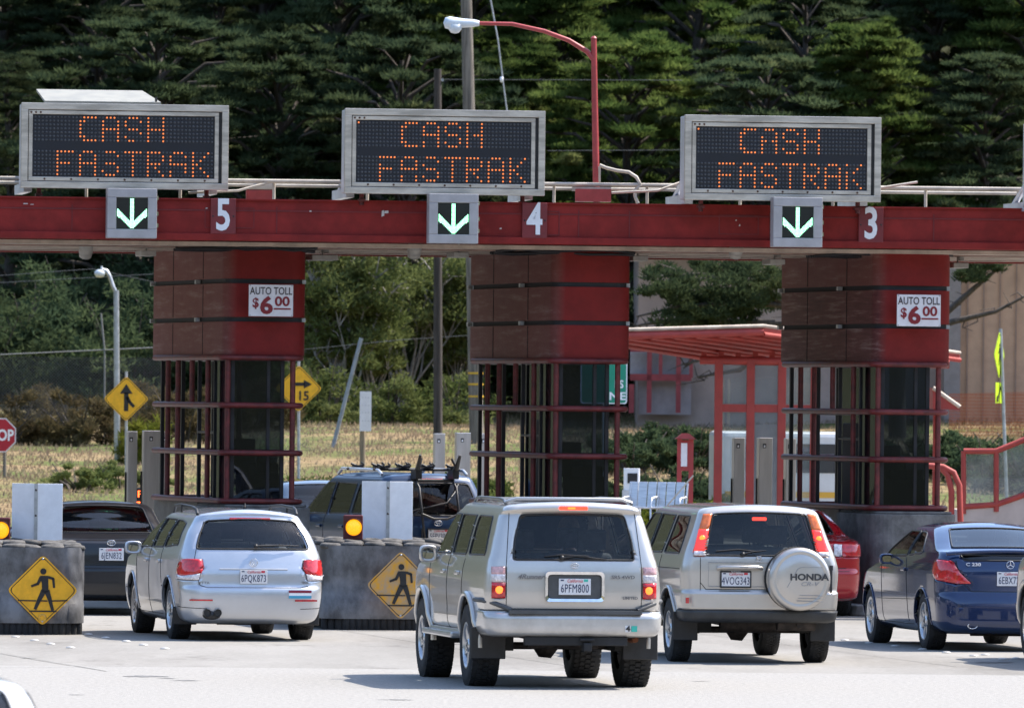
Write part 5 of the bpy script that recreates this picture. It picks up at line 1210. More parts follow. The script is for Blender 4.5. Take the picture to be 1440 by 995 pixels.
def person(name, label, root_m, x, y, z, shirt, hair, lean=0, turn=0):
    """seated passenger: one continuous body with hair and shirt as children"""
    t = thing(name, label, 'person', root_m @ Vector((x, y, z)), root_m.to_euler().z)
    J = [(0, 0, 0, .13), (.0, 0, .22, .15), (-.02, lean * .1, .40, .15), (-.03, lean * .16, .50, .07), (-.02, lean * .2, .56, .058), (.0, lean * .24, .64, .082), (.0, lean * .26, .72, .088), (-.005, lean * .27, .79, .06),
         (-.02, .19 + lean * .1, .42, .065), (.08, .25, .20, .05), (.30, .20, .16, .04), (.38, .16, .20, .04), (-.02, -.19 + lean * .1, .42, .065), (.08, -.25, .20, .05), (.30, -.20, .14, .04), (.38, -.15, .18, .04),
         (.2, .1, -.02, .09), (.45, .12, .04, .07), (.2, -.1, -.02, .09), (.45, -.12, .04, .07), (.095, lean * .25, .69, .018)]
    E = [(0, 1), (1, 2), (2, 3), (3, 4), (4, 5), (5, 6), (6, 7), (2, 8), (8, 9), (9, 10), (10, 11), (2, 12), (12, 13), (13, 14), (14, 15), (0, 16), (16, 17), (0, 18), (18, 19)]
    J = J[:20]
    me = bpy.data.meshes.new('person_body'); me.from_pydata([j[:3] for j in J], E, []); o = bpy.data.objects.new('person_body', me); C.objects.link(o)
    sk = o.modifiers.new('skin', 'SKIN'); 
    for i, j in enumerate(J): me.skin_vertices[0].data[i].radius = (j[3], j[3])
    me.skin_vertices[0].data[0].use_root = True
    ss = o.modifiers.new('smooth', 'SUBSURF'); ss.levels = 2; ss.render_levels = 2
    bpy.context.view_layer.update(); dg = bpy.context.evaluated_depsgraph_get(); m2 = bpy.data.meshes.new_from_object(o.evaluated_get(dg)); bpy.data.objects.remove(o)
    m2.materials.clear(); skin = mat('skin', (.42, .24, .17), .5, noise=.08); m2.materials.append(skin); m2.materials.append(shirt)
    for p in m2.polygons: p.use_smooth = True; p.material_index = 1 if p.center.z < .50 and p.center.x < .28 else 0
    ob = bpy.data.objects.new('body', m2); C.objects.link(ob); ob.parent = t
    hb = MB(); hc = Vector((-.015, lean * .26, .725))
    hb.lathe([(.001, .115), (.05, .105), (.085, .07), (.102, .02), (.105, -.03), (.1, -.07), (.07, -.10), (.001, -.08)], 18, Matrix.Translation(hc) @ Matrix.Rotation(R(-18), 4, 'Y'))
    hb.build('hair', hair, t)
    fc = MB(); fc.lathe([(.0001, .03), (.014, .015), (.018, 0)], 8, Matrix.Translation((.08, lean * .26, .69)) @ Matrix.Rotation(R(90), 4, 'Y'))
    fc.build('nose', skin, t)
    return t

# ================= warm silver off-road SUV (nearest)
def warm_silver_suv(root):
    W_ = DARKGLASS
    rows = [(.51, .08, 4.42, .79, .12, .2), (.54, .01, 4.55, .825, .13, .25), (.60, .0, 4.6, .845, .13, .3), (.675, .0, 4.6, .85, .13, .3), (.70, .012, 4.6, .85, .13, .3), (.71, .075, 4.59, .85, .13, .3),
            (.90, .062, 4.56, .86, .11, .3), (1.08, .072, 4.46, .85, .11, .3), (1.14, .08, 4.1, .838, .11, .3), (1.19, .09, 3.48, .825, .11, .25), (1.23, .10, 3.36, .81, .11, .2),
            (1.40, .15, 3.10, .765, .11, .15), (1.60, .21, 2.78, .705, .10, .12), (1.645, .225, 2.68, .685, .10, .12), (1.66, .17, 2.62, .675, .10, .12), (1.70, .18, 2.55, .65, .10, .12), (1.725, .24, 2.46, .60, .12, .12)]
    sp = dict(L=4.6, rows=rows, bulge=.035, bow=.03, crown=.03, belt=1.2, wx=(1.05, 3.73), az=.42, ar=.455, r=.385, tw=.275, tr=.865, rim=.225, offroad=True, style='five', paint=SILVER_WARM,
        zu=.40, axles=(1.05,), flare=.03, mirror=(2.98, .79, 1.215, .18, .17), flap=(.42, .30), seats=((2.55, 1.45), .62, 1.45),
        handles=[(1.62, 1.06), (2.45, 1.06)],
        lines=[('side', [(1.38, .60), (1.38, 1.20)]), ('side', [(2.26, .5), (2.26, 1.22)]), ('side', [(3.28, .55), (3.34, 1.18)]), ('side', [(1.38, .62), (1.6, .5), (3.2, .5)]),
               ('rear', [(-.655, .755), (.655, .755)]), ('rear', [(.66, .76), (.66, 1.16), (.61, 1.64)]), ('rear', [(.52, .50), (.52, .72)])],
        reg=[('rear_window', 'rear', round_poly([(-.59, 1.215), (.59, 1.215), (.565, 1.40), (.505, 1.615), (-.505, 1.615), (-.565, 1.40)], .03), W_, -.004, 0, False),
             ('side_window', 'side', round_poly([(.42, 1.25), (1.28, 1.24), (1.28, 1.61), (.56, 1.61)], .05), TINTGLASS, -.004, 0, True),
             ('side_window', 'side', round_poly([(1.42, 1.24), (2.20, 1.235), (2.20, 1.61), (1.42, 1.61)], .03), TINTGLASS, -.004, 0, True),
             ('side_window', 'side', round_poly([(2.30, 1.235), (3.20, 1.23), (3.10, 1.32), (2.70, 1.61), (2.30, 1.61)], .03), CARGLASS, -.004, 0, True),
             ('windscreen', 'front', round_poly([(-.70, 1.25), (.70, 1.25), (.60, 1.61), (-.60, 1.61)], .04), CARGLASS, -.004, 0, False),
             ('tail_lamp', 'rear', [(.672, .855), (.80, .855), (.80, 1.0), (.672, 1.0)], RED_LENS, .006, .012, True),
             ('tail_lamp', 'rear', [(.672, 1.003), (.80, 1.003), (.80, 1.075), (.672, 1.075)], CLR_LENS, .006, .012, True),
             ('tail_lamp', 'rear', [(.672, 1.078), (.80, 1.078), (.80, 1.145), (.672, 1.145)], mat('pink_lens', (.6, .35, .36), .15, coat=1., noise=.2, nscale=30), .006, .012, True),
             ('bumper', 'rear', [(-1., .40), (-.3, .40), (1.35, .40), (1.35, .60), (1.18, .733), (-.3, .733), (-1., .733)], SILVER_BUMP, .006, .012, False)])
    sp['reg'][-1] = ('bumper', 'rear', [(-1.35, .50), (1.35, .50), (1.35, .60), (1.18, .733), (-1.18, .733), (-1.35, .60)], SILVER_BUMP, .006, .012, False)
    S = make_car(root, sp)
    b = MB(); b.box((.03, 0, .725), (.11, 1.26, .035)); 
    for sg in (1, -1): b.tube([(.05, sg * .60, .745), (.09, sg * .74, .80), (.22, sg * .85, .83), (.5, sg * .875, .83)], .022, 8)
    b.build('bumper_step_pad', GREYP, root)
    h = MB(); h.box((.10, -.02, .455), (.08, .98, .085)); h.box((.06, -.12, .40), (.16, .08, .08)); h.box((.03, -.12, .47), (.03, .14, .03)); h.build('tow_hitch', mat('hitch_black_steel', (.02, .021, .024), .6, .2, noise=.3), root, bevel=.01)
    e = MB(); e.tube([(.25, -.62, .47), (.45, -.62, .46), (.9, -.6, .5)], .03, 10); e.build('exhaust_pipe', mat('rusty_pipe', (.16, .06, .03), .7, .5, noise=.5, nscale=20), root)
    for sg in (1, -1): s = MB(); s.box((2.4, sg * .875, .47), (1.75, .12, .06)); s.box((2.4, sg * .80, .50), (1.75, .12, .05)); s.build('running_board', SILVER_BUMP, root, bevel=.02)
    for sg in (1, -1):
        p = Vector((.066, .733 * sg, 1.0)); l = MB(); l.lathe([(.0001, .012), (.035, .008), (.04, 0)], 12, Matrix.Translation(Vector(S.pt('rear', .73 * sg, .93)) + Vector((-.012, 0, 0))) @ Matrix.Rotation(R(-90), 4, 'Y')); l.build('lit_bulb', ORG_LIT, root)
    # licence surround, plate, lettering
    g = MB(); G = round_poly([(-.285, -.145), (.285, -.145), (.285, .145), (-.285, .145)], .045, 5)
    Mx = Matrix(((0, 0, -1, .062), (-1, 0, 0, 0), (0, 1, 0, .965), (0, 0, 0, 1)))
    n = len(G); inn = [(x * .9, y * .78) for x, y in G]
    V = [Mx @ Vector((x, y, 0)) for x, y in G] + [Mx @ Vector((x * .985, y * .97, .028)) for x, y in G] + [Mx @ Vector((x, y, .022)) for x, y in inn] + [Mx @ Vector((x * .97, y * .95, .0)) for x, y in inn]
    Fc = [];
    for k in range(3):
        for i in range(n): Fc.append((k * n + i, k * n + (i + 1) % n, (k + 1) * n + (i + 1) % n, (k + 1) * n + i))
    g.add(V, Fc); g.build('plate_surround', CHR, root)
    pn = MB(); pn.prism([(x * .97, y * .95) for x, y in inn], .006, Mx); pn.build('plate_recess', GREYP, root)
    plate(root, 0, .046, .965, '6PFM800', sticker='g')
    emblem(root, 'ovals', .052, 0, 1.165, .035)
    text('model_badge', '4Runner', .062, mat('badge_grey', (.2, .2, .21), .3, .6), root, (.048, .42, 1.055), rot=(R(90), 0, R(-90)), sx=1.15, shear=.35, bold=.0015)
    text('trim_badge', 'SR5 4WD', .045, MATS['badge_grey'], root, (.048, -.46, 1.055), rot=(R(90), 0, R(-90)), sx=1.2, bold=.001)
    text('trim_badge', 'LIMITED', .036, MATS['badge_grey'], root, (.050, -.53, .86), rot=(R(90), 0, R(-90)), sx=1.1, bold=.001)
    text('bumper_sticker', '4', .07, BLK, root, (-.018, -.50, .575), rot=(R(90), 0, R(-90)), sx=1.1, bold=.003)
    st = MB(); st.box((-.008, -.56, .575), (.006, .055, .055)); st.box((-.0085, -.50, .575), (.005, .05, .06), mi=1); st.build('bumper_decal', [PLATE_TEAL, WHT], root)
    br = MB(); br.box((.166, 0, 1.698), (.035, .27, .036)); br.build('high_brake_lamp', RED_LIT, root, bevel=.01)
    br = MB(); br.box((.147, .02, 1.698), (.012, .07, .018)); br.build('lit_bulb', ORG_LIT, root)
    wiper(root, [(.085, .12, 1.235), (.09, -.02, 1.25), (.09, -.30, 1.222)]); wp = MB(); wp.tube([(.09, .28, 1.245), (.085, .12, 1.262), (.09, -.14, 1.25)], .006, 6); wp.build('wiper_blade', BLK, root)
    rr = MB()
    for sg in (1, -1):
        rr.tube([(.42, sg * .60, 1.73), (.52, sg * .60, 1.765), (.7, sg * .60, 1.775), (2.0, sg * .58, 1.775), (2.25, sg * .57, 1.765), (2.38, sg * .57, 1.73)], .015, 8)
    for x in (.62, 1.2, 1.9): rr.tube([(x, -.60, 1.765), (x, .60, 1.765)], .014, 8)
    rr.build('roof_rack', mat('rack_grey_metal', (.16, .165, .17), .4, .6, noise=.15), root)
    for k in range(1):
        rf = MB(); rf.tube([(.45, -.61, 1.745), (.42, -.5, 1.782), (.42, .5, 1.782), (.45, .61, 1.745)], .016, 8); rf.build('rack_crossbar', mat('rack_light_bar', (.5, .5, .5), .35, .7), root)
    return S

# ================= cool silver estate
def silver_estate(root):
    rows = [(0.19, 0.16, 4.36, 0.685, 0.2, 0.2), (0.24, 0.045, 4.5, 0.765, 0.24, 0.35), (0.36, 0.01, 4.54, 0.81, 0.26, 0.4), (0.5, 0.0, 4.56, 0.83, 0.26, 0.4), (0.59, 0.012, 4.55, 0.835, 0.26, 0.4), (0.605, 0.035, 4.54, 0.835, 0.24, 0.4), (0.72, 0.045, 4.5, 0.835, 0.24, 0.4), (0.74, 0.046, 4.47, 0.835, 0.24, 0.4),
            (0.86, 0.08, 4.25, 0.83, 0.23, 0.35), (0.93, 0.105, 3.75, 0.82, 0.22, 0.3), (0.98, 0.125, 3.45, 0.805, 0.22, 0.25), (1.03, 0.15, 3.3, 0.785, 0.2, 0.2), (1.18, 0.24, 2.98, 0.72, 0.18, 0.15), (1.31, 0.34, 2.66, 0.635, 0.15, 0.12), (1.345, 0.36, 2.56, 0.615, 0.15, 0.12),
            (1.375, 0.36, 2.45, 0.59, 0.14, 0.12), (1.4, 0.4, 2.32, 0.545, 0.14, 0.12), (1.412, 0.47, 2.2, 0.495, 0.14, 0.12)]
    sp = dict(L=4.56, rows=rows, bulge=.07, bow=.05, crown=.045, belt=1.0, wx=(.96, 3.54), az=.33, ar=.375, r=.325, tw=.215, tr=.80, rim=.225, style='multi', paint=SILVER_COOL, zu=.2, flare=.010,
        mirror=(2.95, .77, .985, .20, .15), seats=((2.35, 1.35), .40, 1.45, SEAT), handles=[(1.55, .86), (2.42, .86)], flap=(.27, .2),
        lines=[('side', [(1.36, .62), (1.43, .78), (1.45, 1.02)]), ('side', [(2.25, .26), (2.25, 1.02)]), ('side', [(3.08, .3), (3.2, .98)]), ('rear', [(-.63, .618), (-.55, .595), (.55, .595), (.63, .62), (.66, .70), (.68, .92), (.65, 1.03), (.53, 1.31)]), ('side', [(1.5, .27), (3.05, .27)]), ('rear', [(0.55, .36), (1.1, .38)])],
        reg=[('rear_window', 'rear', round_poly([(-.655, 1.02), (.655, 1.02), (.60, 1.17), (.515, 1.315), (-.515, 1.315), (-.60, 1.17)], .04), glass('estate_rear_glass', (.78, .82, .83), ior=1.6), -.004, 0, False),
             ('side_window', 'side', round_poly([(.62, 1.06), (1.42, 1.02), (1.42, 1.325), (1.1, 1.32), (.80, 1.29)], .04), DARKGLASS, -.004, 0, True),
             ('side_window', 'side', round_poly([(1.50, 1.02), (2.20, 1.01), (2.20, 1.33), (1.50, 1.328)], .03), TINTGLASS, -.004, 0, True),
             ('side_window', 'side', round_poly([(2.28, 1.01), (3.14, 1.0), (3.0, 1.10), (2.60, 1.325), (2.28, 1.33)], .03), CARGLASS, -.004, 0, True),
             ('windscreen', 'front', round_poly([(-.72, 1.06), (.72, 1.06), (.58, 1.32), (-.58, 1.32)], .04), CARGLASS, -.004, 0, False),
             ('tail_lamp', 'rear', round_poly([(.62, .745), (.84, .72), (1.04, .735), (.96, .83), (.84, .905), (.60, .905), (.585, .81)], .02), RED_LENS, .004, .01, True),
             ('tail_lamp', 'rear', round_poly([(.64, .675), (1.07, .685), (1.045, .732), (.84, .717), (.625, .742)], .012), CLR_LENS, .004, .01, True)])
    S = make_car(root, sp)
    for z0, z1, nm in ((1.365, 1.39, 'high_brake_lamp'),):
        b = MB(); b.box((.36, 0, 1.355), (.04, .46, .022)); b.build(nm, RED_LENS, root, bevel=.006)
    for sg in (1, -1):
        r = MB(); r.tube([(.55, sg * .56, 1.40), (.62, sg * .56, 1.45), (.8, sg * .57, 1.475), (1.6, sg * .57, 1.49), (2.15, sg * .55, 1.475), (2.32, sg * .54, 1.40)], .018, 8); r.tube([(1.4, sg * .6, 1.41), (1.4, sg * .6, 1.49)], .015, 6)
        r.build('roof_rail', BLK, root)
        q = MB(); q.box(S.pt('rear', .62 * sg, .455) + Vector((0.005, 0, 0)), (.02, .26, .018), rz=R(12) * -sg); q.build('rear_reflector', RED_LENS, root)
    a = MB(); a.tube([(.75, 0, 1.455), (.68, 0, 1.52)], [.02, .006], 8); a.box((.76, 0, 1.462), (.1, .04, .02)); a.build('roof_aerial', BLK, root)
    wiper(root, [(.12, -.03, 1.055), (.13, -.3, 1.065), (.16, -.52, 1.06)], .010)
    d = MB()
    G = [(-.40, .80), (.40, .80), (.33, .70), (.28, .635), (-.28, .635), (-.33, .70)]
    d.add([Vector(S.pt('rear', x, z)) + Vector((-.002 if z > .79 else .002, 0, 0)) for x, z in G], [tuple(range(6))]); d.build('plate_recess', mat('recess_silver', (.40, .45, .53), .4, .5), root)
    ln = MB(); ln.tube([Vector(S.pt('rear', x / 10, .80)) + Vector((-.004, 0, 0)) for x in range(-40, 41, 5) if abs(x) <= 40 and abs(x / 10) <= .41] or [(0, 0, 0), (1, 0, 0)], .01, 6) if False else ln.tube([S.pt('rear', x * .05, .80) + Vector((-.004, 0, 0)) for x in range(-8, 9)], .009, 6)
    ln.build('tailgate_grip', SILVER_COOL, root)
    plate(root, .005, .025, .715, '6PQK873')
    emblem(root, 'vw', .055, 0, .875, .042)
    bg_ = mat('badge_grey', (.2, .2, .21), .3, .6)
    text('model_badge', 'JETTA', .038, bg_, root, (.058, .56, .645), rot=(R(90), 0, R(-96)), sx=1.3)
    text('engine_badge', 'TDI', .034, bg_, root, (.058, -.58, .655), rot=(R(90), 0, R(-84)), sx=1.3, bold=.001)
    st = MB(); p = S.pt('rear', -.52, .53); x0 = p.x - .004
    for k, c in ((0.03, 0), (0., 1), (-.03, 2)): st.box((x0, -.52, .525 + k), (.004, .26, .03), rz=R(5), mi=c)
    so = st.build('bumper_decal', [mat('decal_maroon', (.25, .02, .05), .5), WHT, mat('decal_blue', (.05, .35, .55), .5)], root)
    e = MB()
    for y in (.41, .53): e.tube([(-.03, y, .315), (.30, y, .32)], .042, 14, caps=False)
    e.build('exhaust_tips', mat('exhaust_metal', (.2, .19, .18), .3, .9), root)
    e = MB()
    for y in (.41, .53): e.lathe([(.0001, 0), (.042, 0)], 14, Matrix.Translation((-.01, y, .316)) @ Matrix.Rotation(R(90), 4, 'Y'))
    e.lathe([(.0001, 0), (.052, 0), (.06, .05)], 24, Matrix.Translation((.004, .47, .285)) @ Matrix.Rotation(R(90), 4, 'Y') @ Matrix.Scale(1.7, 4, (0, 1, 0)) @ Matrix.Scale(.8, 4, (1, 0, 0)))
    e.build('exhaust_opening', BLK, root)
    return S

# ================= pale compact SUV with the spare wheel
def spare_wheel_suv(root):
    rows = [(.44, .10, 4.2, .76, .12, .2), (.46, .02, 4.32, .81, .13, .3), (.545, .0, 4.36, .83, .14, .3), (.56, .0, 4.36, .835, .14, .3), (.74, .0, 4.36, .85, .14, .3), (.75, .05, 4.35, .845, .12, .3), (.95, .05, 4.30, .855, .11, .3),
            (1.0, .052, 4.05, .85, .11, .3), (1.06, .056, 3.55, .835, .11, .25), (1.11, .062, 3.40, .82, .11, .2), (1.30, .11, 3.10, .745, .10, .15), (1.50, .17, 2.80, .67, .09, .12), (1.55, .19, 2.68, .65, .09, .12),
            (1.565, .20, 2.62, .64, .09, .12), (1.59, .235, 2.5, .615, .09, .12), (1.608, .29, 2.4, .57, .10, .12)]
    clad = GREYP
    sp = dict(L=4.36, rows=rows, bulge=.03, bow=.03, crown=.035, belt=1.1, wx=(.85, 3.47), az=.38, ar=.40, r=.335, tw=.205, tr=.83, rim=.20, style='five', paint=SILVER_CRV, zu=.34, axles=(.85,), mirror=(2.98, .84, 1.12, .2, .15),
        seats=((2.45, 1.45), .55, 1.4), handles=[(1.5, .97), (2.3, .97)], flap=(.38, .30), flare=.018,
        lines=[('side', [(1.25, .6), (1.3, 1.1)]), ('side', [(2.15, .5), (2.15, 1.1)]), ('side', [(3.0, .5), (3.1, 1.1)]), ('rear', [(.66, .76), (.66, 1.1)]), ('rear', [(-.62, .77), (.60, .77), (.66, .84)]), ('side', [(.22, .98), (3.9, .97)]), ('side', [(1.3, .70), (3.0, .70)])],
        reg=[('rear_window', 'rear', round_poly([(-.60, 1.12), (.60, 1.12), (.555, 1.33), (.50, 1.535), (-.50, 1.535), (-.555, 1.33)], .025), glass('suv_rear_glass', (.68, .73, .75), ior=1.5), -.004, 0, False),
             ('side_window', 'side', round_poly([(.42, 1.14), (1.22, 1.13), (1.22, 1.52), (.56, 1.52)], .04), DARKGLASS, -.004, 0, True),
             ('side_window', 'side', round_poly([(1.34, 1.13), (2.10, 1.125), (2.10, 1.525), (1.34, 1.52)], .03), TINTGLASS, -.004, 0, True),
             ('side_window', 'side', round_poly([(2.18, 1.125), (3.10, 1.12), (2.98, 1.22), (2.62, 1.525), (2.18, 1.525)], .03), CARGLASS, -.004, 0, True),
             ('windscreen', 'front', round_poly([(-.70, 1.13), (.70, 1.13), (.56, 1.52), (-.56, 1.52)], .04), CARGLASS, -.004, 0, False),
             ('tail_lamp', 'rear', [(.612, 1.115), (.735, 1.115), (.725, 1.16), (.606, 1.16)], CLR_LENS, .006, .012, True),
             ('tail_lamp', 'rear', [(.606, 1.163), (.725, 1.163), (.66, 1.38), (.555, 1.38)], mat('lit_tail_lens', (.55, .015, .015), .2, emit=(1, .05, .02), estr=.35, coat=1., noise=.2, nscale=25), .006, .012, True),
             ('tail_lamp', 'rear', [(.555, 1.383), (.66, 1.383), (.605, 1.535), (.512, 1.535)], AMB_LENS, .006, .012, True),
             ('lower_bumper', 'rear', [(-1.3, .43), (1.3, .43), (1.3, .52), (1.1, .552), (-1.1, .552), (-1.3, .52)], DARKTRIM, .004, .012, False)])
    S = make_car(root, sp)
    for sg in (1, -1):
        l = MB(); l.lathe([(.0001, .012), (.03, .008), (.035, 0)], 12, Matrix.Translation(Vector(S.pt('rear', .63 * sg, 1.29)) + Vector((-.012, 0, 0))) @ Matrix.Rotation(R(-90), 4, 'Y')); l.build('lit_bulb', ORG_LIT, root)
    b = MB(); b.box((.205, -.0, 1.50), (.03, .15, .035)); b.build('high_brake_lamp', RED_LIT, root, bevel=.008)
    sb = MB(); sb.box((-.004, .79, .655), (.02, .035, .06)); sb.build('side_marker', RED_LENS, root)
    c = MB(); M = Matrix.Translation((.0, -.36, .885)) @ Matrix.Rotation(R(-90), 4, 'Y')
    c.lathe([(.30, -.05), (.322, -.02), (.328, .02), (.328, .15), (.318, .185), (.295, .20), (.27, .205), (.262, .198), (.25, .205), (.15, .215), (.0001, .218)], 56, M)
    ck = c.build('spare_wheel_cover', SILVER_CRV, root)
    k = MB(); k.lathe([(.326, -.075), (.334, -.04), (.334, .0), (.330, .01)], 56, M); k.lathe([(.1, -.09), (.31, -.08), (.326, -.075)], 40, M); k.build('spare_tyre', TYRE, root)
    text('maker_lettering', 'HONDA', .092, mat('letter_dark_grey', (.05, .05, .055), .4), root, (-.221, -.45, .905), rot=(R(90), 0, R(-90)), sx=1.18, bold=.0035)
    text('model_lettering', 'CR-V', .06, mat('badge_pale_grey', (.3, .3, .31), .4), root, (-.221, -.45, .835), rot=(R(90), 0, R(-90)), sx=1.4, shear=.3)
    gl = MB(); pal = MATS['badge_pale_grey']
    gl.tube([(-.215, -.22, .80), (-.222, -.33, .995), (-.218, -.37, 1.01), (-.208, -.60, 1.01)], .003, 5)
    for zz in (.72, .69, .66): gl.tube([(-.217, -.35 + (.72 - zz) * .5, zz), (-.212, -.60, zz - .006)], .003, 5)
    gl.build('cover_pinstripe', pal, root)
    g = MB(); g.tube([(.045, .46, .99), (.0, .42, 1.0), (.0, .05, 1.0), (.045, .0, .99)], .022, 10); g.build('plate_garnish', SILVER_CRV, root)
    text('garnish_lettering', '4WD', .03, pal, root, (-.024, .2, 1.0), rot=(R(90), 0, R(-90)), sx=1.3)
    gp = MB()
    P = round_poly([(-.10, .72 + .035), (.60, .755), (.60, 1.06), (-.10, 1.06)], .05)
    gp.tube([Vector((.046, y, z)) for y, z in [(-.10, .80), (-.10, 1.05), (.56, 1.05), (.56, .80), (-.10, .80)]], .0035, 5); gp.build('tailgate_crease', pal, root)
    plate(root, .275, .032, .875, '4VOG343', frame=BLK, over='San Francisco')
    emblem(root, 'h', .045, .03, 1.09, .03)
    wiper(root, [(.055, .20, 1.135), (.06, .1, 1.16), (.075, -.05, 1.175)]); wp = MB(); wp.tube([(.06, .48, 1.165), (.06, .25, 1.185), (.07, .02, 1.16)], .007, 6); wp.build('wiper_blade', BLK, root)
    hn = MB(); hn.box((.045, -.735, .85), (.03, .02, .25)); hn.box((.045, -.735, 1.0), (.035, .03, .05)); hn.build('tailgate_hinge', DARKTRIM, root)
    e = MB(); e.tube([(.12, -.42, .40), (.5, -.42, .42)], .03, 10); e.tube([(.22, -.2, .42), (.22, -.6, .42)], .08, 12); e.build('exhaust_pipe', MATS['rusty_underside_metal'], root)
    return S

# ================= navy coupe
def navy_coupe(root):
    rows = [(0.19, 0.18, 4.1, 0.677, 0.2, 0.2), (0.24, 0.05, 4.25, 0.752, 0.24, 0.35), (0.34, 0.0, 4.3, 0.799, 0.26, 0.4), (0.5, 0.0, 4.33, 0.813, 0.26, 0.4), (0.62, 0.03, 4.33, 0.818, 0.24, 0.4), (0.64, 0.045, 4.32, 0.818, 0.24, 0.4), (0.8, 0.05, 4.15, 0.82, 0.24, 0.4), (0.88, 0.055, 3.7, 0.816, 0.24, 0.35),
            (0.94, 0.07, 3.3, 0.804, 0.22, 0.3), (1.0, 0.09, 3.12, 0.785, 0.2, 0.25), (1.06, 0.13, 2.98, 0.761, 0.18, 0.2), (1.085, 0.17, 2.92, 0.752, 0.16, 0.2), (1.1, 0.3, 2.88, 0.743, 0.16, 0.2), (1.14, 0.46, 2.78, 0.719, 0.15, 0.15), (1.24, 0.78, 2.54, 0.653, 0.15, 0.12), (1.31, 1.02, 2.34, 0.597, 0.15, 0.12), (1.345, 1.18, 2.2, 0.555, 0.14, 0.12), (1.365, 1.32, 2.05, 0.498, 0.14, 0.12)]
    sp = dict(L=4.34, rows=rows, bulge=.08, bow=.05, crown=.035, belt=1.0, wx=(.88, 3.595), az=.32, ar=.36, r=.315, tw=.215, tr=.785, rim=.215, style='twin', paint=BLUE, zu=.19, flare=.010, mirror=(2.42, .72, .97, .18, .12), seats=((2.05, 1.25), .28, 1.2, mat('pale_leather', (.32, .30, .27), .7, noise=.1)), handles=[(1.72, .87)],
        handlem=BLUE, lines=[('side', [(1.55, .3), (1.62, .9), (1.75, 1.0)]), ('side', [(2.85, .26), (2.9, .95)]), ('side', [(1.3, .55), (3.1, .52)]), ('rear', [(-.55, .66), (.45, .66), (.58, .78), (.62, 1.0)]), ('side', [(1.4, .27), (3.1, .27)])],
        reg=[('rear_window', 'rear', round_poly([(-.57, 1.13), (.57, 1.13), (.52, 1.22), (.46, 1.315), (-.46, 1.315), (-.52, 1.22)], .02), glass('coupe_rear_glass', (.45, .52, .56), ior=1.7), -.003, 0, False),
             ('lower_rear_window', 'rear', round_poly([(-.52, 1.0), (.52, 1.0), (.56, 1.055), (-.56, 1.055)], .01), glass('coupe_low_glass', (.3, .34, .36), ior=1.6), -.003, 0, False),
             ('side_window', 'side', round_poly([(1.05, 1.075), (1.70, 1.03), (1.70, 1.29), (1.42, 1.28)], .04), TINTGLASS, -.003, 0, True),
             ('side_window', 'side', round_poly([(1.76, 1.03), (2.80, 1.0), (2.66, 1.08), (2.22, 1.295), (1.76, 1.295)], .03), CARGLASS, -.003, 0, True),
             ('windscreen', 'front', round_poly([(-.68, 1.03), (.68, 1.03), (.5, 1.31), (-.5, 1.31)], .04), CARGLASS, -.003, 0, False),
             ('tail_lamp', 'rear', round_poly([(.45, .745), (.62, .745), (.90, .79), (1.02, .88), (1.02, .965), (.86, 1.0), (.66, .985), (.58, .86)], .02), RED_LENS, .004, .01, True)])
    S = make_car(root, sp)
    s = MB(); s.tube([(.13, y / 10, 1.075 + .025 * (1 - (y / 6.5) ** 2)) for y in range(-7, 8)], .022, 8); s.build('rear_spoiler', BLUE, root)
    for sg in (1, -1):
        t = MB(); t.tube([S.pt('rear', d * sg, z) + Vector((-.006, .004 * sg, 0)) for d, z in ((.62, .87), (.8, .90), (1.0, .93))], .008, 6); t.build('lamp_divider', SMK_LENS, root)
    plate(root, .0, .035, .80, '6EBX728')
    emblem(root, 'star', .045, 0, .955, .042)
    text('model_badge', 'C 230', .05, CHR, root, (.075, .41, .955), rot=(R(90), 0, R(-94)), sx=1.35, bold=.0015)
    e = MB(); M_ = Matrix.Translation((.04, .42, .285)) @ Matrix.Rotation(R(90), 4, 'Y') @ Matrix.Scale(1.6, 4, (0, 1, 0))
    e.lathe([(.034, .2), (.036, .0), (.03, -.004), (.028, .04)], 18, M_); e.build('exhaust_tips', CHR, root)
    e = MB(); e.lathe([(.0001, .03), (.03, .03)], 18, M_); e.build('exhaust_opening', BLK, root)
    k = MB(); k.box((.003, .56, .45), (.012, .055, .06)); k.build('tow_cover', BLUE, root, bevel=.01)
    return S

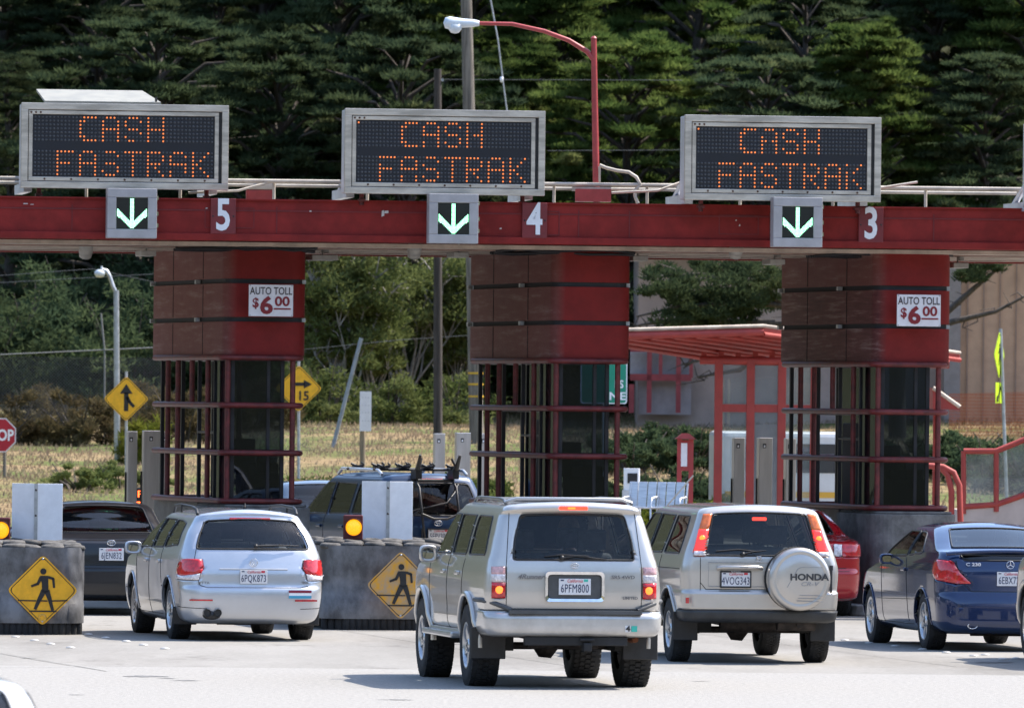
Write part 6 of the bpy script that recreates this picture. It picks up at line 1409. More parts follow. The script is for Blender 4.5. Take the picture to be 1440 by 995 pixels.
# ================= a generic three-box saloon used where little is seen
def saloon(root, paintm, L=4.4, W=1.70, H=1.38, wb=2.46, deck=.95, belt=.93, lens=((.50, .66), (.80, .80)), platetxt=None, glassm=None, style='steel', badge=None, rimm=None, coupe=False):
    hw = W / 2; k = H / 1.38
    rows = [(.20, .16, L - .3, hw - .12, .16, .2), (.25, .03, L - .1, hw - .04, .18, .3), (.40, .0, L - .02, hw - .01, .2, .35), (.56, .0, L, hw, .2, .35), (.60, .03, L - .01, hw, .18, .35), (.74, .04, L - .12, hw, .18, .35),
            (deck - .07, .07, L - .55, hw - .005, .18, .3), (deck - .03, .12, L - .95, hw - .015, .17, .25), (deck, .28, L - 1.2, hw - .03, .16, .2), (deck + .02, .55, L - 1.3, hw - .045, .16, .2), (deck + .05, .72, L - 1.38, hw - .06, .15, .2), (deck + .2, 1.0, L - 1.66, hw - .15, .14, .15), (H - .08, 1.28, L - 1.98, hw - .22, .13, .12), (H - .045, 1.38, L - 2.1, hw - .25, .13, .12), (H - .025, 1.5, L - 2.25, hw - .30, .13, .12)]
    z1 = H - .075; d0, d1 = lens[0]; za = lens[1][0]
    sp = dict(L=L, rows=rows, bulge=.06, bow=.045, crown=.035, belt=deck + .03, wx=(.95, .95 + wb), az=.31, ar=.35, r=.305, tw=.19, tr=hw - .03, rim=.19, style=style, paint=paintm, zu=.2, flare=.016, mirror=(L - 1.62, hw - .01, deck + .03, .18, .13),
        seats=((2.2, 1.35), .27, W - .35), handles=[(1.5, deck - .1), (2.35, deck - .1)] if not coupe else [(1.8, deck - .1)],
        lines=[('side', [(2.2, .3), (2.2, deck)]), ('side', [(1.35, .45), (1.5, deck)]), ('rear', [(-hw + .22, .62), (hw - .22, .62), (hw - .2, deck - .03)]), ('rear', [(-.7, .58), (.9, .58)])],
        reg=[('rear_window', 'rear', round_poly([(-hw + .24, deck + .06), (hw - .24, deck + .06), (hw - .34, z1), (-hw + .34, z1)], .04), glassm or TINTGLASS, -.003, 0, False),
             ('side_window', 'side', round_poly([(1.05, deck + .07), (1.75, deck + .06), (1.75, z1), (1.42, z1 - .01)], .04), TINTGLASS, -.003, 0, True),
             ('side_window', 'side', round_poly([(1.82, deck + .06), (L - 1.55, deck + .05), (L - 1.66, deck + .14), (L - 2.0, z1), (1.82, z1)], .03), CARGLASS, -.003, 0, True),
             ('windscreen', 'front', round_poly([(-hw + .16, deck + .08), (hw - .16, deck + .08), (hw - .3, z1), (-hw + .3, z1)], .04), CARGLASS, -.003, 0, False),
             ('tail_lamp', 'rear', round_poly([(d0, za - .13), (d1 + .24, za - .13), (d1 + .24, za + .02), (d0, za + .02)], .02), RED_LENS, .004, .01, True),
             ('tail_lamp', 'rear', round_poly([(d0 - .11, za - .13), (d0 - .005, za - .13), (d0 - .005, za + .02), (d0 - .11, za + .02)], .012), CLR_LENS, .004, .01, True)])
    S = make_car(root, sp)
    if platetxt: plate(root, 0, .02, za - .055, platetxt)
    if badge: emblem(root, badge, .05, 0, deck - .055, .05)
    return S
# ---------------------------------------------------------------- vegetation
rng = np.random.default_rng(11)
def leafmat(name, c1, c2, transl=.3, scale=.5, c3=None):
    m = bpy.data.materials.new(name); m.use_nodes = True; N = m.node_tree.nodes; L = m.node_tree.links; N.clear(); o = N.new('ShaderNodeOutputMaterial')
    tc = N.new('ShaderNodeTexCoord'); oi = N.new('ShaderNodeObjectInfo'); t = N.new('ShaderNodeTexNoise'); t.inputs['Scale'].default_value = scale; t.inputs['Detail'].default_value = 5; L.new(tc.outputs['Object'], t.inputs['Vector'])
    r = N.new('ShaderNodeValToRGB'); L.new(t.outputs['Fac'], r.inputs[0]); e = r.color_ramp.elements; e[0].position = .38; e[0].color = (*c1, 1); e[1].position = .62; e[1].color = (*c2, 1)
    if c3: k = e.new(.70); k.color = (*c3, 1)
    hs = N.new('ShaderNodeHueSaturation'); mr = N.new('ShaderNodeMapRange'); mr.inputs[3].default_value = .75; mr.inputs[4].default_value = 1.25; L.new(oi.outputs['Random'], mr.inputs[0]); L.new(mr.outputs[0], hs.inputs['Value']); L.new(r.outputs[0], hs.inputs['Color'])
    d = N.new('ShaderNodeBsdfDiffuse'); tr = N.new('ShaderNodeBsdfTranslucent'); mx = N.new('ShaderNodeMixShader'); mx.inputs[0].default_value = transl
    L.new(hs.outputs[0], d.inputs[0]); L.new(hs.outputs[0], tr.inputs[0]); L.new(d.outputs[0], mx.inputs[1]); L.new(tr.outputs[0], mx.inputs[2]); L.new(mx.outputs[0], o.inputs[0]); return m
CYP = leafmat('cypress_needles', (.055, .090, .024), (.115, .155, .042), .5, .45, (.18, .20, .07))
CYPD = leafmat('dark_cypress_needles', (.042, .066, .036), (.082, .11, .05), .45, .35, (.15, .165, .075))  # cypress needles dimmed in colour where less light falls, dark bushes share it
PINE = leafmat('pine_needles', (.035, .050, .026), (.075, .095, .04), .4, .5, (.14, .13, .07))
OLIVE = leafmat('grey_green_leaves', (.085, .11, .035), (.19, .215, .08), .35, 1.2, (.26, .28, .13))
DRYL = leafmat('brushwood_leaves', (.07, .055, .03), (.15, .12, .06), .3, 1.2)
HEDG = leafmat('hedge_leaves', (.07, .10, .03), (.14, .17, .05), .3, 2.0, (.2, .2, .09))
YELG = leafmat('yellow_green_leaves', (.12, .15, .02), (.26, .27, .05), .35, 2.0)
BARK = mat('rough_bark', (.075, .062, .052), .95, noise=.4, nscale=5, bump=.5, bscale=12, stretch=(4, 4, .6)); BARKP = mat('pale_bare_branch', (.26, .235, .21), .9, noise=.3, nscale=5)
def tris(cen, dirs, ln, wd):
    """one slim triangle per spray"""
    n = len(cen); s = np.cross(dirs, rng.normal(size=(n, 3))); s /= np.linalg.norm(s, axis=1, keepdims=True) + 1e-9
    ln = ln[:, None]; wd = wd[:, None]
    V = np.stack([cen - s * wd / 2 - dirs * ln * .3, cen + s * wd / 2 - dirs * ln * .3, cen + dirs * ln * .7], 1).reshape(-1, 3)
    return V, np.arange(3 * n).reshape(-1, 3)
def pads_to_mesh(name, pads, per, ln, wd, m, parent=None, up=.55, flatk=1.):
    """pads: (cx, cy, cz, rx, ry, rz) clumps of sprays"""
    P = np.repeat(np.array(pads), per, 0); n = len(P); u = rng.normal(size=(n, 3)); u /= np.linalg.norm(u, axis=1, keepdims=True); r = rng.random(n) ** .4
    off = u * r[:, None] * P[:, 3:6]; off[:, 2] = np.where(off[:, 2] < 0, off[:, 2] * .6, off[:, 2]) ; cen = P[:, :3] + off
    d = off / P[:, 3:6] * [1, 1, .4] + rng.normal(size=(n, 3)) * .45 + [0, 0, up]; d /= np.linalg.norm(d, axis=1, keepdims=True)
    V, Fc = tris(cen, d, ln * rng.uniform(.5, 1.3, n), wd * rng.uniform(.6, 1.3, n)); return npmesh(name, V, Fc, m, parent)
def limb_tree(root, trunk, limbs, m, r0):
    b = MB(); n = len(trunk); b.tube(trunk, [r0 * (1 - .75 * i / (n - 1)) for i in range(n)], 9, caps=False); b.build('trunk', m, root)
    b = MB()
    for l, r in limbs: b.tube(l, [r * (1 - .8 * i / (len(l) - 1)) for i in range(len(l))], 6, caps=False)
    b.build('limbs', m, root)
def cypress(name, label, H, Rr, m, seed, npad=120, per=190, group=None, broad=0., ln=.42, wd=.12, lowest=.12):
    g = random.Random(seed); t = thing(name, label, 'tree', (0, 0, 0), 0, group)
    tr = [Vector((math.sin(i * .7 + seed) * .25 * i / 6, math.cos(i * .5 + seed) * .25 * i / 6, H * .96 * i / 8)) for i in range(9)]; limbs = []; pads = []
    for k in range(npad):
        f = lowest + (1 - lowest) * ((k + .5) / npad); z = H * f; a = k * 2.4 + g.uniform(-.4, .4); env = Rr * ((1.25 - .95 * f ** 1.15) * (1 - broad) + broad * (1.25 * math.sqrt(max(.05, 1 - (f * 1.02 - .35) ** 2 * 1.9)))) * g.uniform(.45, 1.12)
        i = min(7, int(f * 8)); base = tr[i].lerp(tr[i + 1], f * 8 - i) if i < 8 else tr[8]
        tip = Vector((base.x + math.cos(a) * env, base.y + math.sin(a) * env, z + env * g.uniform(.02, .22)))
        mid = base.lerp(tip, .5) + Vector((0, 0, g.uniform(-.1, .35)))
        if k % 2 == 0: limbs.append(([base - Vector((0, 0, env * .25)), mid, tip], .05 + .02 * env))
        sz = g.uniform(.6, 1.15) * (1.15 - .35 * f)
        pads.append((tip.x, tip.y, tip.z, 1.1 * sz, 1.1 * sz, .20 * sz))
        for _ in range(g.choice((1, 2, 2))):
            q = base.lerp(tip, g.uniform(.55, 1.0)) + Vector((g.uniform(-.7, .7), g.uniform(-.7, .7), g.uniform(-.1, .45))); s2 = sz * g.uniform(.5, .85); pads.append((q.x, q.y, q.z, .95 * s2, .95 * s2, .22 * s2))
    limb_tree(t, tr, limbs, BARK, .38); pads_to_mesh('crown', pads, per, ln, wd, m, t); return t
def bush(name, label, w_, h, m, seed, n=40, per=160, leaf=(.14, .07), catn='bush', group=None, stems=True):
    g = random.Random(seed); t = thing(name, label, catn, (0, 0, 0), 0, group); pads = []
    for k in range(n):
        a = g.uniform(0, 6.28); r = w_ * .5 * math.sqrt(g.random()); z = h * g.uniform(.12, 1) * (1 - .55 * (r / (w_ * .5)) ** 2); s = g.uniform(.7, 1.2) * min(w_, h) * .17; pads.append((r * math.cos(a), r * math.sin(a) * .7, z, s, s, s * .75))
    pads_to_mesh('foliage', pads, per, leaf[0], leaf[1], m, t, up=.3)
    if stems:
        b = MB()
        for k in range(9): a = g.uniform(0, 6.28); b.tube([(0, 0, -.2), (math.cos(a) * w_ * .15, math.sin(a) * w_ * .1, h * .4), (math.cos(a) * w_ * .35, math.sin(a) * w_ * .25, h * g.uniform(.6, .95))], [.035, .022, .01], 5)
        b.build('stems', BARK, t)
    return t
def put(t, px, Y, rz=0, s=1., label=None, sink=.2, sz=None):
    f = foot(px, Y); t.location = (f.x, f.y, f.z - sink); t.rotation_euler = (0, 0, rz); t.scale = (s, s, sz or s)
    if label: t['label'] = label
    return t
GT = 'evergreen trees on the hillside behind the plaza'
cA = cypress('cypress_tree', '', 15, 4.9, CYP, 1, group=GT, broad=.75, npad=130); cB = cypress('cypress_tree', '', 16, 5.2, CYP, 2, npad=165, group=GT); cC = cypress('cypress_tree', '', 14.5, 5.2, CYPD, 3, group=GT, broad=.9, npad=135); cD = cypress('cypress_tree', '', 16, 5.0, CYPD, 4, npad=150, group=GT, broad=.45)
pE = cypress('pine_tree', '', 15, 4.4, PINE, 5, npad=130, per=190, group=GT, ln=.26, wd=.05); 
seen = set()
def plant(src, px, Y, rot, s, lab, **k):
    t = src if src.name not in seen else copy_tree(src); seen.add(src.name); return put(t, px, Y, rot, s, lab, **k)
where_ = ['left of the left message board', 'behind the left message board', 'between the left and middle message boards', 'behind the middle message board', 'behind the arm of the red street lamp', 'behind the right message board', 'right of the right message board', 'at the right picture edge']
def rank(pxs, Y0, kinds, s0, kind_word, seed):
    g = random.Random(seed); n = len(pxs)
    for i, px in enumerate(pxs):
        src = kinds[i % len(kinds)]; tone = {cA.name: 'bright green', cB.name: 'layered green', cC.name: 'dark', cD.name: 'dark spreading', pE.name: 'brownish'}[src.name.split('.')[0] + ('.' + src.name.split('.')[1] if '.' in src.name else '')]
        wz = where_[0] if px < 30 else where_[1] if px < 325 else where_[2] if px < 480 else where_[3] if px < 700 else where_[4] if px < 950 else where_[5] if px < 1240 else where_[6] if px < 1400 else where_[7]
        t = plant(src, px + g.uniform(-20, 20), Y0 + g.uniform(-3, 3), g.uniform(0, 6.28), s0 * g.uniform(.85, 1.15), '%s %s evergreen %s' % (tone, kind_word, wz))
rank([25, 215, 400, 560, 735, 905, 1080, 1225, 1400], 242, [pE, cC, cD, cC, cB, cA, cC, cB, cD], .56, 'front-rank', 1)
rank([-20, 120, 300, 470, 640, 800, 980, 1150, 1310, 1450], 254, [cD, cC, pE, cD, cA, cB, cA, cC, cD, cB], .60, 'second-rank', 2)
rank([40, 200, 370, 540, 700, 860, 1030, 1200, 1370], 266, [cC, pE, cD, cC, cB, cA, cB, cD, cA], .66, 'third-rank', 3)
rank([-30, 110, 270, 430, 600, 770, 930, 1100, 1270, 1440], 280, [cD, cC, cC, cD, cA, cB, cA, cC, cB, cD], .74, 'uphill fourth-rank', 4)
rank([30, 210, 390, 560, 740, 910, 1080, 1260, 1420], 296, [cC, cD, cC, cA, cB, cB, cD, cA, cC], .85, 'rearmost', 5)
# loose grey-green trees with bare pale limbs under the canopy, middle left
def loose_tree(seed, H, Rr, m, label, bare=1., npad=130, per=110, group='grey-green trees seen under the canopy'):
    g = random.Random(seed); t = thing('broadleaf_tree', label, 'tree', (0, 0, 0), 0, group); pads = []; limbs = []
    for k in range(14):
        a = k * 2.4; r = Rr * g.uniform(.3, 1); pts = [Vector((0, 0, -.2))]; z = H * g.uniform(.6, 1)
        for j in range(1, 6): f = j / 5; pts.append(Vector((math.cos(a) * r * f + g.uniform(-.15, .15), math.sin(a) * r * f * .8, z * f ** .8 + g.uniform(-.1, .1))))
        limbs.append((pts, .04))
        for j in (3, 4, 5):
            q = pts[j]
            for _ in range(3): e = q + Vector((g.uniform(-.7, .7), g.uniform(-.5, .5), g.uniform(.0, .7))); limbs.append(([q, q.lerp(e, .5) + Vector((g.uniform(-.1, .1), 0, .1)), e], .025)); pads.append((e.x, e.y, e.z, .38, .38, .30))
    while len(pads) < npad: q = g.choice(pads); pads.append((q[0] + g.uniform(-.5, .5), q[1] + g.uniform(-.5, .5), max(.25, q[2] - g.uniform(0, H * .85)), .40, .40, .30))
    b = MB()
    for l, r in limbs: b.tube(l, [r * (1 - .8 * i / (len(l) - 1)) for i in range(len(l))], 5, caps=False)
    b.build('branches', BARKP, t); pads_to_mesh('crown', pads, per, .15, .075, m, t, up=.35); return t
lt = loose_tree(21, 4.6, 1.5, OLIVE, ''); put(lt, 475, 226, 0, 1., 'grey-green leafy tree right of the left booth, above the leaning pole')
lt2 = loose_tree(22, 4.9, 1.6, OLIVE, '', npad=85, per=75); put(lt2, 570, 230, 0, 1.05, 'sparse tree with pale bare limbs left of the thin dark pole')
for i, (px, Y, s, lab) in enumerate(((520, 228, .75, 'grey-green shrubby tree between the leafy tree and the bare-limbed one'), (645, 231, .85, 'grey-green shrubby tree between the two timber poles'), (440, 231, .8, 'grey-green shrubby tree half behind the left booth'), (330, 235, .9, 'grey-green tree seen only above the far left booth roofline'))):
    if i < 3: put(copy_tree(lt), px, Y, i * 1.7 + .8, s, lab)
fb = bush('leafy_bush', '', 2.6, 2.0, OLIVE, 41, n=44, per=85, leaf=(.16, .07), group='grey-green bushes at the foot of the loose trees')
for i, (px, Y, s_, lab) in enumerate(((455, 222, 1., 'grey-green bush left of the leaning pole'), (545, 222, .85, 'grey-green bush between the white notice and the thin dark pole'), (640, 223, .95, 'grey-green bush between the two timber poles'), (425, 225, 1.1, 'grey-green bush half behind the yellow 15 sign'))): t = fb if i == 0 else copy_tree(fb); put(t, px, Y, i * 1.9, s_, lab)
# a big cypress limb hanging before the building
hl = thing('cypress_tree', 'spreading dark cypress in front of the tan building with long bare limbs', 'tree', (0, 0, 0)); f = foot(1262, 216); hl.location = f; A = lambda x, y, Y=216: at(x, y, Y) - f
b = MB(); b.tube([Vector((0, 0, -.2)), A(1262, 500), A(1258, 430)], [.22, .18, .12], 10); b.build('trunk', BARK, hl)
b = MB(); lim = [((1258, 455), (1180, 452), (1090, 455), (1020, 470), (950, 480)), ((1262, 470), (1330, 440), (1370, 405), (1400, 380), (1440, 350)), ((1262, 480), (1340, 452), (1400, 438), (1450, 412)), ((1200, 455), (1120, 430), (1040, 425), (960, 430), (895, 445)), ((1150, 448), (1060, 405), (985, 385), (900, 390)), ((1100, 470), (1040, 520), (980, 530)), ((1090, 455), (1010, 452), (930, 452), (893, 458)), ((1060, 480), (1010, 500), (960, 512))]
for l in lim: b.tube([A(x, y) for x, y in l], [.10 * (1 - .8 * i / (len(l) - 1)) for i in range(len(l))], 6, caps=False)
g = random.Random(5)
for l in lim:
    for _ in range(10):
        i = g.randrange(len(l) - 1); tt = g.random(); x = l[i][0] * (1 - tt) + l[i + 1][0] * tt; y = l[i][1] * (1 - tt) + l[i + 1][1] * tt; b.tube([A(x, y), A(x + g.uniform(-16, 10), y + g.uniform(-14, 12)), A(x + g.uniform(-34, 18), y + g.uniform(-20, 18))], [.022, .015, .006], 4, caps=False)
b.build('limbs', BARK, hl); pads = []
for cx, cy, sx, sy, n in ((960, 405, 70, 30, 34), (1010, 430, 70, 26, 34), (1060, 400, 40, 34, 26), (985, 450, 45, 14, 16), (1380, 372, 45, 10, 14), (1060, 375, 80, 15, 20), (1375, 385, 20, 15, 6)):
    for _ in range(n): q = A(cx + g.gauss(0, .5) * sx, cy + g.gauss(0, .5) * sy, 216 + g.uniform(-1.2, 1.2)); s = g.uniform(.16, .34); pads.append((q.x, q.y, q.z, s * 1.2, s * 1.2, s * .7))
pads_to_mesh('crown', pads, 130, .16, .05, CYPD, hl)
# dark undergrowth filling the foot of the wood
ub = bush('undergrowth_bush', '', 4.6, 3.2, CYPD, 31, n=70, per=150, leaf=(.2, .08), group='dark bushes at the foot of the wood'); first = True
for i in range(22):
    px = -20 + i * 68; t = ub if i == 0 else copy_tree(ub); put(t, px, 233 + (i % 3) * 2.5, i * 1.1, .95 + .25 * ((i * 7) % 5) / 5, 'dark leafy bush, one of the thicket along the foot of the wood')
db = bush('brushwood', '', 2.6, 1.5, DRYL, 33, n=46, per=120, leaf=(.2, .04), group='brown brushwood along the fence')
for i, px in enumerate((10, 60, 112, 205, 262, 350)): t = db if i == 0 else copy_tree(db); put(t, px, 211 + i % 2 * 5, i * 1.4, 1.0, 'brown dry brushwood clump along the chain-link fence')
yb = bush('broom_bush', '', 1.3, 1.25, YELG, 34, n=24, per=110, leaf=(.22, .03), group=None); put(yb, 208, 200, 0, 1.0, 'yellow-green broom bush between the merge sign and the left booth')
# clipped hedge and shrubs
hb = thing('hedge', 'low flowering hedge behind the dark SUV between the left and middle booths', 'hedge', (0, 0, 0)); pads = []; f0, f1 = foot(395, 178), foot(715, 178)
for k in range(190): t_ = k / 189; q = f0.lerp(f1, t_); s = random.uniform(.2, .32); pads.append((q.x + random.uniform(-.1, .1), q.y + random.uniform(-.6, .6), q.z + random.uniform(.05, .50), s, s, s * .8))
pads_to_mesh('foliage', pads, 130, .10, .055, HEDG, hb, up=.3)
fl = bush('flowering_plant', '', .9, .7, mat('lilac_petals', (.30, .26, .42), .7, noise=.2), 35, n=10, per=14, leaf=(.06, .05), stems=False, group='lilac flowering plants in the hedge')
for i, (px, lab) in enumerate(((432, 'lilac flowers at the left end of the hedge beside the left booth'), (458, 'lilac flowers in the hedge above the blue-grey car'))): t = fl if i == 0 else copy_tree(fl); put(t, px, 176.5, i, 1., lab, sink=-.1)
yh = bush('round_shrub', '', 1.7, 1.15, YELG, 36, n=44, per=150, leaf=(.1, .06), group='yellow-green clipped shrubs')
for i, (px, Y, s, lab) in enumerate(((905, 158, .85, 'yellow-green shrub behind the litter bin and bench'), (935, 160, 1.05, 'yellow-green shrub left of the red notice case'), (985, 158, 1.05, 'yellow-green shrub right of the red notice case'), (1372, 160, .8, 'yellow-green shrub behind the glazed railing'))): t = yh if i == 0 else copy_tree(yh); put(t, px, Y, i * 1.3, s, lab, sink=.05)
sb = bush('grey_shrub', '', 2.2, .8, OLIVE, 37, n=34, per=110, leaf=(.1, .05), group='low grey-green shrubs on the bank')
for i, (px, Y, lab) in enumerate(((170, 186, 'low grey-green shrub below the merge sign'), (110, 184, 'low grey-green shrub above the roof of the black saloon'), (560, 182, 'low grey-green shrub behind the hedge in the middle'), (640, 184, 'low grey-green shrub behind the hedge by the steel columns'))): t = sb if i == 0 else copy_tree(sb); put(t, px, Y, i * 2., 1., lab)
kb = bush('dark_slope_bush', '', 3.0, 1.2, CYPD, 38, n=50, per=130, leaf=(.12, .06), group='dark bushes on the shaded slope behind the shelter')
for i, (px, Y) in enumerate(((900, 176), (960, 178), (890, 190), (930, 193), (978, 191), (1300, 188), (1345, 192), (1385, 187), (1425, 192), (1450, 184))): t = kb if i == 0 else copy_tree(kb); put(t, px, Y, i * 2., 1., 'low dark bush on the shaded slope right of the middle booth')
# grass as one mass
n = 70000; px = rng.uniform(-60, 1500, n); Y = rng.uniform(172, 236, n); X = (px - 720) / F * Y; Z = ground_z(X, Y); dens = np.sin(X * 1.1) * np.sin(Y * .5) + rng.normal(size=n) * .6
k = dens > -.7; X, Y, Z = X[k], Y[k], Z[k]; n = len(X); cen = np.stack([X, Y, Z + .05], -1); d = rng.normal(size=(n, 3)) * .35 + [0.1, 0, 1]; d /= np.linalg.norm(d, axis=1, keepdims=True)
V, Fc = tris(cen, d, rng.uniform(.04, .13, n), rng.uniform(.02, .045, n))
GR = leafmat('dry_grass', (.24, .18, .125), (.35, .265, .18), .3, .22, (.17, .21, .07)); tag(npmesh('grass', V, Fc, GR), 'dry straw grass with green patches on the bank', 'grass', kind='stuff')

# ---------------------------------------------------------------- the cars in the picture
suv_a = place_car('suv', 'warm silver SUV with roof rack and chunky tyres, large in the middle lane, plate 6PFM800', 808, 85.2, 9.6); S_a = warm_silver_suv(suv_a)
est = place_car('estate_car', 'cool silver estate car with black roof rails and dark red tail lamps, plate 6PQK873', 357, 101.0, 11.2); silver_estate(est)
suv_b = place_car('suv', 'pale gold SUV carrying a round spare wheel cover on its tailgate', 1071, 94.3, 9.5); spare_wheel_suv(suv_b)
cpe = place_car('coupe', 'navy blue two-door coupe with oval exhaust in the right-hand lane', 1421, 99.9, 10.2); navy_coupe(cpe)
blk = place_car('saloon_car', 'black saloon at the left between the rubber cushion and the silver estate, plate 6JEN832', 156, 112.2, 8); saloon(blk, BLACKP, L=4.42, W=1.69, H=1.385, lens=((.49, .67), (.81, .81)), platetxt='6JEN832', badge='ovals', glassm=TINTGLASS)
b = MB(); b.box((.95, .0, .985), (.04, .2, .03)); b.build('high_brake_lamp', RED_LIT, blk)
rd = place_car('coupe', 'bright red coupe mostly hidden behind the pale gold SUV', 1122, 115.2, 10); saloon(rd, REDP, L=4.45, W=1.75, H=1.37, wb=2.65, deck=.98, lens=((.60, .80), (.90, .90)), platetxt=None, coupe=True, glassm=DARKGLASS)
bl2 = place_car('saloon_car', 'blue-grey saloon beyond the left booth, most of it hidden by the dark SUV', 482, 139, 13); saloon(bl2, GREYBL, L=4.5, W=1.78, H=1.43, lens=((.62, .82), (.9, .9)), glassm=CARGLASS)
wc = place_car('saloon_car', 'white car cut off by the lower left corner of the picture', -135, 40.8, 8); saloon(wc, WHITEP, L=4.4, W=1.76, H=1.40)
# dark blue SUV with the bicycle carrier
def dark_suv(root):
    rows = [(.36, .08, 4.3, .78, .15, .2), (.40, .0, 4.5, .84, .16, .3), (.60, .0, 4.6, .87, .16, .3), (.66, .03, 4.6, .875, .16, .3), (.90, .05, 4.5, .88, .16, .3), (.98, .06, 4.2, .875, .15, .3), (1.05, .08, 3.5, .86, .14, .25), (1.10, .10, 3.38, .84, .14, .2), (1.35, .22, 3.0, .76, .13, .15), (1.55, .33, 2.7, .69, .12, .12), (1.60, .36, 2.6, .67, .12, .12), (1.64, .40, 2.5, .64, .12, .12), (1.665, .5, 2.4, .58, .12, .12)]
    sp = dict(L=4.6, rows=rows, bulge=.05, bow=.035, crown=.03, belt=1.08, wx=(.98, 3.66), az=.38, ar=.41, r=.35, tw=.22, tr=.87, style='six', paint=NAVYD, zu=.3, mirror=(3.0, .86, 1.12, .2, .19), mblack=True, seats=((2.45, 1.4), .48, 1.4), handles=[(1.5, .95), (2.4, .95)], flare=.02, axles=(.98,),
        lines=[('side', [(1.35, .5), (1.35, 1.1)]), ('side', [(2.25, .45), (2.25, 1.1)]), ('rear', [(-.72, .68), (.70, .68), (.74, 1.1)])],
        reg=[('rear_window', 'rear', round_poly([(-.66, 1.12), (.66, 1.12), (.56, 1.54), (-.56, 1.54)], .04), DARKGLASS, -.004, 0, False), ('side_window', 'side', round_poly([(.55, 1.14), (1.25, 1.13), (1.25, 1.54), (.75, 1.53)], .04), DARKGLASS, -.004, 0, True), ('side_window', 'side', round_poly([(1.36, 1.13), (2.15, 1.12), (2.15, 1.55), (1.36, 1.54)], .03), TINTGLASS, -.004, 0, True),
             ('side_window', 'side', round_poly([(2.22, 1.12), (3.2, 1.11), (3.05, 1.22), (2.62, 1.55), (2.22, 1.55)], .03), CARGLASS, -.004, 0, True), ('windscreen', 'front', round_poly([(-.7, 1.14), (.7, 1.14), (.58, 1.54), (-.58, 1.54)], .04), CARGLASS, -.004, 0, False),
             ('tail_lamp', 'rear', [(.72, .82), (1.0, .82), (.98, 1.1), (.70, 1.1)], RED_LENS, .005, .012, True)])
    S = make_car(root, sp)
    b = MB(); b.box((.38, 0, 1.605), (.06, .34, .035)); b.build('high_brake_lamp', RED_LIT, root)
    emblem(root, 'ovals', .05, 0, 1.02, .055); plate(root, 0, .03, .86, 'EPV 208' if False else '5EPV308', frame=BLK)
    for sg in (1, -1): r = MB(); r.tube([(.6, sg * .62, 1.67), (.75, sg * .62, 1.73), (2.2, sg * .62, 1.74), (2.4, sg * .6, 1.67)], .022, 8); r.build('roof_rail', ALU, root)
    for x in (.85, 1.9): r = MB(); r.tube([(x, -.66, 1.74), (x, .66, 1.74)], .018, 8); r.build('crossbar', BLK, root)
    for y in (-.5, -.15, .2, .5):
        for x in (.85, 1.9): r = MB(); r.box((x, y, 1.775), (.08, .14, .03)); r.tube([(x, y - .09, 1.80), (x, y, 1.77), (x, y + .10, 1.81)], .016, 6); r.tube([(x, y - .09, 1.80), (x, y - .05, 1.83)], .012, 6); r.build('bike_cradle', BLK, root)
    return S
ds = place_car('suv', 'dark blue SUV with a black bicycle carrier strapped to its tailgate beyond the booths', 617, 124, 21); dark_suv(ds)
t = thing('bicycle_carrier', 'black strap-on bicycle carrier on the tailgate of the dark blue SUV', 'bicycle carrier', ds.location, ds.rotation_euler.z)
b = MB()
for sg in (1, -1): b.tube([(.42, sg * .26, 1.70), (.28, sg * .27, 1.62), (.08, sg * .27, 1.50), (-.02, sg * .27, 1.2), (-.03, sg * .24, .95), (.03, sg * .2, .8)], .018, 8)
b.tube([(-.02, -.28, 1.15), (-.04, -.1, 1.08), (-.04, .1, 1.08), (-.02, .28, 1.15)], .018, 8); b.tube([(.25, -.30, 1.60), (.25, .30, 1.60)], .022, 8); b.build('frame', BLK, t)
for sg in (1, -1): b = MB(); b.tube([(.30, sg * .27, 1.62), (.10, sg * .28, 1.78), (.0, sg * .29, 1.95)], [.05, .035, .02], 8); b.box((.2, sg * .27, 1.68), (.2, .09, .12)); b.tube([(.1, sg * .27, 1.78), (.14, sg * .22, 1.9)], .02, 6); b.build('cradle_arm', BLK, t)
b = MB()
for sg in (1, -1): b.tube([(.06, sg * .45, 1.1), (-.02, sg * .26, 1.2)], .01, 5); b.tube([(-.02, sg * .26, .95), (.02, sg * .24, .5)], .01, 5)
b.tube([(.5, -.5, 1.66), (.2, -.3, 1.45), (-.02, -.1, 1.3), (.1, .3, 1.2), (.1, .45, 1.15)], .012, 5); b.build('strap', BLK, t)
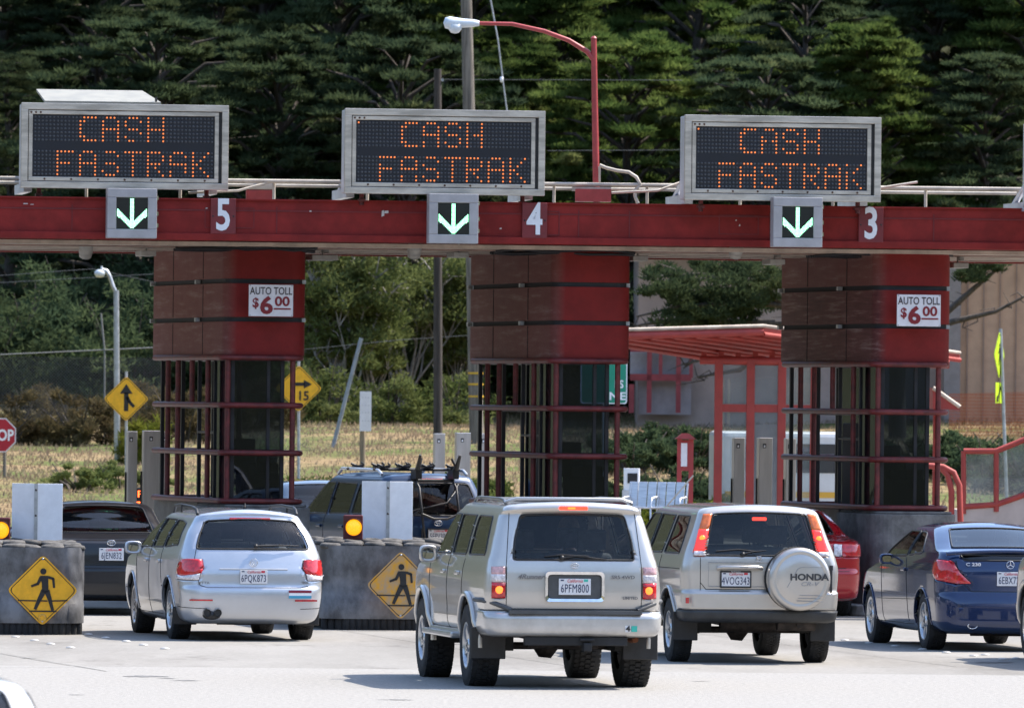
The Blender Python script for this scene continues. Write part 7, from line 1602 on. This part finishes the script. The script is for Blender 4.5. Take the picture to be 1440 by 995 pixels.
# silver SUV entering at the right edge
ps = Vector((6.97, 93.3, 0)); rs = thing('suv', 'silver SUV entering at the right edge, only its front wing and wheel in view', 'car', ps, R(99.5), 'cars queuing through the toll plaza')
def plain_suv(root):
    rows = [(.40, .10, 4.42, .78, .12, .2), (.44, .01, 4.58, .845, .13, .3), (.60, .0, 4.64, .865, .13, .35), (.74, .02, 4.62, .87, .13, .35), (.95, .07, 4.56, .87, .11, .35), (1.05, .072, 4.46, .86, .11, .35), (1.12, .08, 4.1, .85, .11, .3), (1.17, .09, 3.48, .835, .11, .25), (1.21, .10, 3.36, .82, .11, .2), (1.40, .15, 3.10, .765, .11, .15), (1.60, .21, 2.78, .705, .10, .12), (1.66, .2, 2.6, .67, .10, .12), (1.70, .24, 2.46, .60, .12, .12)]
    sp = dict(L=4.64, rows=rows, bulge=.035, bow=.03, crown=.03, belt=1.18, wx=(1.0, 3.72), az=.40, ar=.44, r=.37, tw=.24, tr=.865, style='five', paint=SILVER_WARM, zu=.4, flare=.03, flarem=SILVER_WARM, mirror=(2.98, .8, 1.2, .18, .17), seats=((2.5, 1.4), .6, 1.4),
        lines=[('side', [(2.26, .5), (2.26, 1.2)]), ('side', [(3.26, .5), (3.32, 1.15)]), ('side', [(4.1, .62), (4.62, .62)])],
        reg=[('rear_window', 'rear', round_poly([(-.6, 1.2), (.6, 1.2), (.52, 1.6), (-.52, 1.6)], .03), DARKGLASS, -.004, 0, False), ('side_window', 'side', round_poly([(1.42, 1.22), (2.2, 1.22), (2.2, 1.6), (1.42, 1.6)], .03), TINTGLASS, -.004, 0, True),
             ('side_window', 'side', round_poly([(2.3, 1.22), (3.2, 1.21), (3.1, 1.3), (2.7, 1.6), (2.3, 1.6)], .03), CARGLASS, -.004, 0, True), ('windscreen', 'front', round_poly([(-.7, 1.23), (.7, 1.23), (.6, 1.6), (-.6, 1.6)], .04), CARGLASS, -.004, 0, False),
             ('bumper', 'front', [(-1.6, .41), (1.6, .41), (1.6, .60), (-1.6, .60)], CHR, .006, .012, False)])
    return make_car(root, sp)
plain_suv(rs)
# people seen through the glass
def seat_at(root, x, y, z): 
    bpy.context.view_layer.update(); return root.matrix_world
person('person', 'person with light brown hair in the right seat of the nearest SUV', seat_at(suv_a, 0, 0, 0), 2.42, -.35, .76, mat('dark_shirt', (.05, .06, .09), .9, noise=.2), mat('light_brown_hair', (.16, .10, .06), .7, noise=.3, nscale=20))
person('person', 'person in a pale shirt at the wheel of the navy coupe', seat_at(cpe, 0, 0, 0), 1.95, .30, .42, mat('pale_blue_shirt', (.45, .52, .60), .9, noise=.1), mat('brown_hair', (.06, .035, .02), .7, noise=.3, nscale=20))
person('person', 'person in a dark shirt at the wheel of the pale gold SUV', seat_at(suv_b, 0, 0, 0), 2.32, .34, .66, MATS['dark_shirt'], MATS['brown_hair'])
